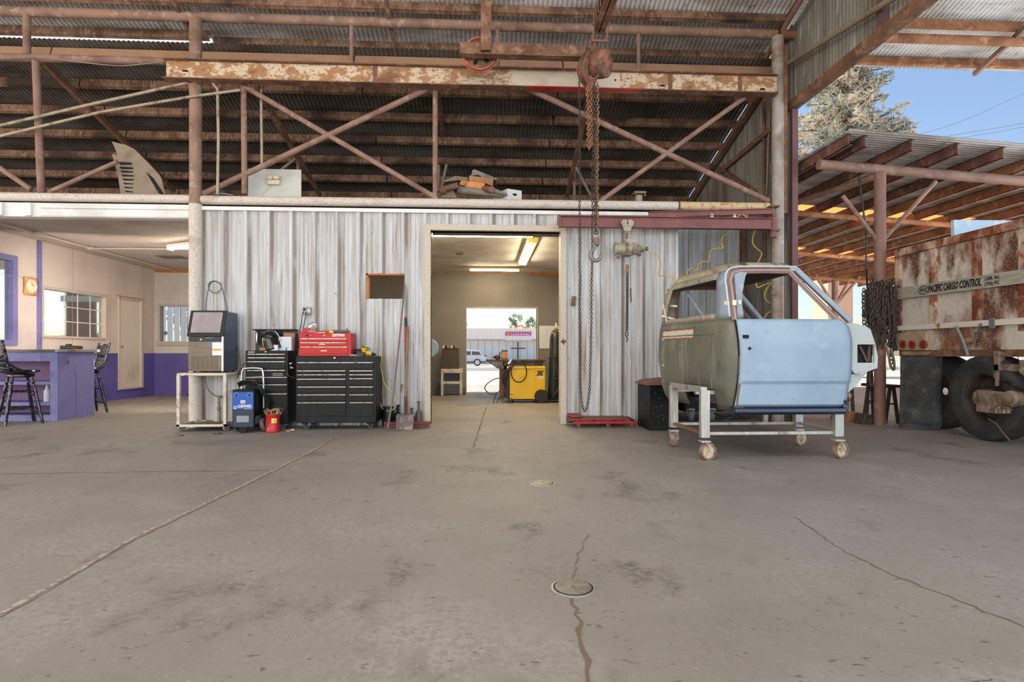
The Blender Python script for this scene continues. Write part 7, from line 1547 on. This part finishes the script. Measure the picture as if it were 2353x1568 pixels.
q = P(437, 895, 13.2); MB().lathe([(.001, -.03), (.05, -.03), (.06, 0), (.05, .03), (.001, .03)], (q.x, 13.2, .06), RX90, 16).build('rubber_roller', blackpl, label='small dark wheel on the office floor beside the round column', cat='roller')

# ================================================================ ON THE LOFT
def zl(v, y): return P(0, v, y).z
zd = ZC+.13
t = T('fender_panel', 'dusty beige curved panel with louvre slots propped on the loft over the office', 'car panel', P(320, 445, Y0+.15))
yv = Y0+.18
outl = [(256, 325), (272, 329), (289, 333), (308, 342), (320, 354), (340, 374), (360, 395), (369, 406), (374, 422), (379, 444), (381, 459), (279, 459), (272, 410), (264, 378), (257, 354), (270, 357), (263, 338)]
def KP(u, v): q = P(u, v, yv); return (q.x, q.z)
m = MB(); m.prism([KP(*q) for q in outl], 'y', yv, yv+.012); pb = m.build('panel', dustlead, t)
slots = [((273, 372), (303, 379)), ((275, 383), (306, 389)), ((277, 392), (306, 397)), ((279, 401), (307, 406)), ((281, 410), (307, 415)), ((283, 420), (307, 424)), ((285, 429), (306, 433)), ((287, 438), (305, 442))]
m = MB()
for (u0, v0), (u1, v1) in slots: m.prism([KP(u0, v0), KP(u1, v0+2), KP(u1, v1), KP(u0+3, v1)], 'y', yv-.004, yv+.002)
m.build('louvre_slots', darkhole, pb); m = MB()
for k in range(9): u0 = 337+k*3.2; v0 = 396+k*5.4; m.prism([KP(u0, v0), KP(u0+18, v0+16-k*.6), KP(u0+18, v0+19-k*.6), KP(u0+1, v0+4)], 'y', yv-.004, yv+.002)
m.build('louvre_slots', darkhole, pb)
yv = Y0+.25; a, b = P(570, 452, yv), P(692, 390, yv)
t = T('pale_panel', 'pale board carrying a twin-lamp fixture standing on the loft right of the left column', 'board', ((a.x+b.x)/2, yv, zd))
MB().box(a.x, yv, zd, b.x, yv+.015, b.z).build('board', paleplate, t)
q = P(629, 415, yv-.03); m = MB(); m.box(q.x-.085, yv-.05, q.z-.06, q.x+.085, yv, q.z+.01); m.build('lamp_base', mat('lamp_cream', (214, 200, 176)), t, bevel=.01)
for s_ in (-1, 1): MB().sphere((q.x+s_*.045, yv-.06, q.z+.035), .048, 14, (1, .7, .75)).build('lamp_head', mat('lamp_cream', (214, 200, 176)), t)
MB().curve([P(625, 422, yv-.01), P(622, 430, yv-.01), P(612, 438, yv-.01), P(600, 448, yv-.01)], .004).build('lamp_cord', mat('lamp_cream', (214, 200, 176)), t)
m = MB(); m.bar(P(505, 447, Y0+.1)+Vector((0, 0, .015)), P(535, 452, Y0+.2)+Vector((0, 0, .02)), .03, .012); m.build('metal_strip', steel, label='bare metal strip lying on the loft edge right of the left column', cat='strip')
# heap right of centre
yv = Y0+.35
t = T('rolled_sheet', 'large dusty grey rolled sheet lying at the front of the loft heap', 'sheet', P(1130, 455, yv))
a, b = P(1045, 445, yv), P(1205, 455, yv)
m = MB(); 
def shf(a_, b_): 
    u = 1040+170*a_; top = 432+21*a_ if a_ > .05 else 436; z = zl(455, yv)+(zl(top, yv)-zl(455, yv))*math.sin(PI*.5*min(1, b_*1.3)) ; return Vector((P(u, 440, yv).x, yv-.16+.5*b_, max(zd+.004, z-.05*max(0, b_-.75)*4)))
m.grid(shf, 12, 10); m.build('sheet', mat('sheet_greybrown', (134, 126, 114), [((112, 102, 90), 4, .45, .65, V1)], rough=.7), t, solid=.012)
m = MB(); m.tube(P(1052, 436, yv+.1), P(1160, 448, yv+.05), .06, 16, .045); m.build('roll', mat('sheet_greybrown', (134, 126, 114)), t)
def slabbox(name, pts, y, d, mt, label, cat): MB().prism([(P(u, v, y).x, P(u, v, y).z) for u, v in pts], 'y', y, y+d).build(name, mt, label=label, cat=cat, bevel=.004)
slabbox('orange_carton', [(1062, 434), (1064, 418), (1080, 417), (1114, 421), (1113, 436)], Y0+.42, .30, orangecard, 'orange printed carton in the middle of the loft heap', 'box')
slabbox('orange_carton', [(1055, 424), (1060, 414), (1073, 416), (1068, 427)], Y0+.36, .12, rawwood, 'small orange-brown flap box left of the orange carton on the loft', 'box')
q = P(1078, 427, Y0+.42); m = MB(); m.box(q.x-.02, Y0+.415, q.z-.03, q.x-.012, Y0+.42, q.z+.02).box(q.x+.006, Y0+.415, q.z-.03, q.x+.014, Y0+.42, q.z+.02); m.build('carton_marks', mat('mark_brown', (110, 66, 50)), bpy.data.objects['orange_carton'])if 0 else None
slabbox('brown_box', [(1078, 418), (1078, 403), (1082, 404), (1130, 410), (1134, 414), (1132, 428), (1118, 422)], Y0+.50, .25, cardb, 'open brown cardboard box lying on top of the orange carton', 'box')
slabbox('bent_channel', [(1082, 404), (1086, 390), (1090, 389), (1143, 410), (1140, 414), (1108, 408), (1100, 402)], Y0+.60, .3, mat('sheet_greybrown', (134, 126, 114)), 'grey sheet-metal channel angled at the top of the loft heap', 'sheet metal')
slabbox('duct_piece', [(1018, 416), (1046, 404), (1076, 408), (1076, 420), (1054, 414), (1020, 418)], Y0+.55, .2, dustlead, 'bent dusty duct piece at the upper left of the loft heap', 'duct')
m = MB(); m.tube(P(1016, 436, Y0+.35), P(1052, 426, Y0+.30), .045, 14).sphere(P(1018, 438, Y0+.35), .06, 12); m.build('rusty_pipe', mat('pipe_brown', (118, 84, 66), [((150, 118, 96), 6, .5, .64, V1)], rough=.8), label='short rusty pipe at the left end of the loft heap', cat='pipe')
slabbox('grey_plate', [(1014, 455), (1016, 440), (1040, 434), (1050, 455)], Y0+.4, .05, dustlead, 'dusty plate leaning at the left foot of the loft heap', 'plate')
m = MB(); m.tube(P(1112, 434, Y0+.4), P(1132, 436, Y0+.25), .045, 14); m.build('tube_end', mat('pipe_brown', (118, 84, 66)), label='rusty tube end poking out beside the white archive box', cat='pipe')
m = MB()
for k in range(5): m.bar(P(1128, 432+k*2, Y0+.3+.01*k), P(1166, 447+k*.8, Y0+.28+.01*k), .05, .008)
m.build('cloth_stack', mat('slats_grey', (150, 144, 130)), label='stack of dusty slats in front of the white archive box', cat='slats')
q0, q1 = P(1166, 448, Y0+.35), P(1199, 452, Y0+.5)
t = T('archive_box', 'white printed archive box with oval hand hole at the right end of the loft heap', 'box', q0)
zb8, zt8 = zl(449, Y0+.35), zl(417, Y0+.35)
m = MB(); pf = [(q0.x+.0, Y0+.32), (P(1199, 0, Y0+.42).x, Y0+.42), (P(1199, 0, Y0+.42).x-.10, Y0+.78), (P(1132, 0, Y0+.6).x, Y0+.66)]
m.prism(pf, 'z', zd+.015, zt8); m.build('carton', whitecard, t, bevel=.004)
d_ = (Vector((pf[1][0]-pf[0][0], pf[1][1]-pf[0][1], 0))).normalized(); nn = Vector((d_.y, -d_.x, 0)); cF = Vector(((pf[0][0]+pf[1][0])/2, (pf[0][1]+pf[1][1])/2, 0))
m = MB(); m.ring([cF+nn*.002+Vector((0, 0, zb8+(zt8-zb8)*.62))+d_*(.032*math.cos(t_))+Vector((0, 0, .013*math.sin(t_))) for t_ in [k*PI/6 for k in range(12)]], .005, 4, closed=True).add([cF+nn*.002+Vector((0, 0, zb8+(zt8-zb8)*.62))+d_*(.03*math.cos(t_))+Vector((0, 0, .012*math.sin(t_))) for t_ in [k*PI/6 for k in range(12)]], [tuple(range(12))]); m.build('hand_hole', darkhole, t)
m = MB()
for f in (.42, .28): c9 = cF+nn*.001+Vector((0, 0, zb8+(zt8-zb8)*f)); m.bar(c9-d_*.10, c9+d_*.10, .003, .003)
m.build('print_line', mat('line_pale', (176, 168, 168)), t)
# vent stack
yv = Y0+.5; q = P(1468, 455, yv); t = T('vent_stack', 'short weathered vent pipe with flat cap standing on the loft near the right end', 'vent pipe', (q.x, yv, zd))
MB().tube((q.x, yv, zd), (q.x, yv, zl(428, yv)), .055, 18).build('pipe', mat('vent_pale_rust', (166, 162, 146), [((150, 110, 80), 5, .52, .64, (2, 2, .5))], rough=.7), t)
MB().box(q.x-.09, yv-.09, zl(426, yv), q.x+.09, yv+.09, zl(421, yv)).build('cap', mauve, t)
m = MB()
for s_ in (-1, 1): m.bar((q.x+s_*.07, yv-.08, zl(427, yv)), (q.x+s_*.07, yv-.08, zl(433, yv)), .02, .02)
m.build('cap_bracket', rust, t)
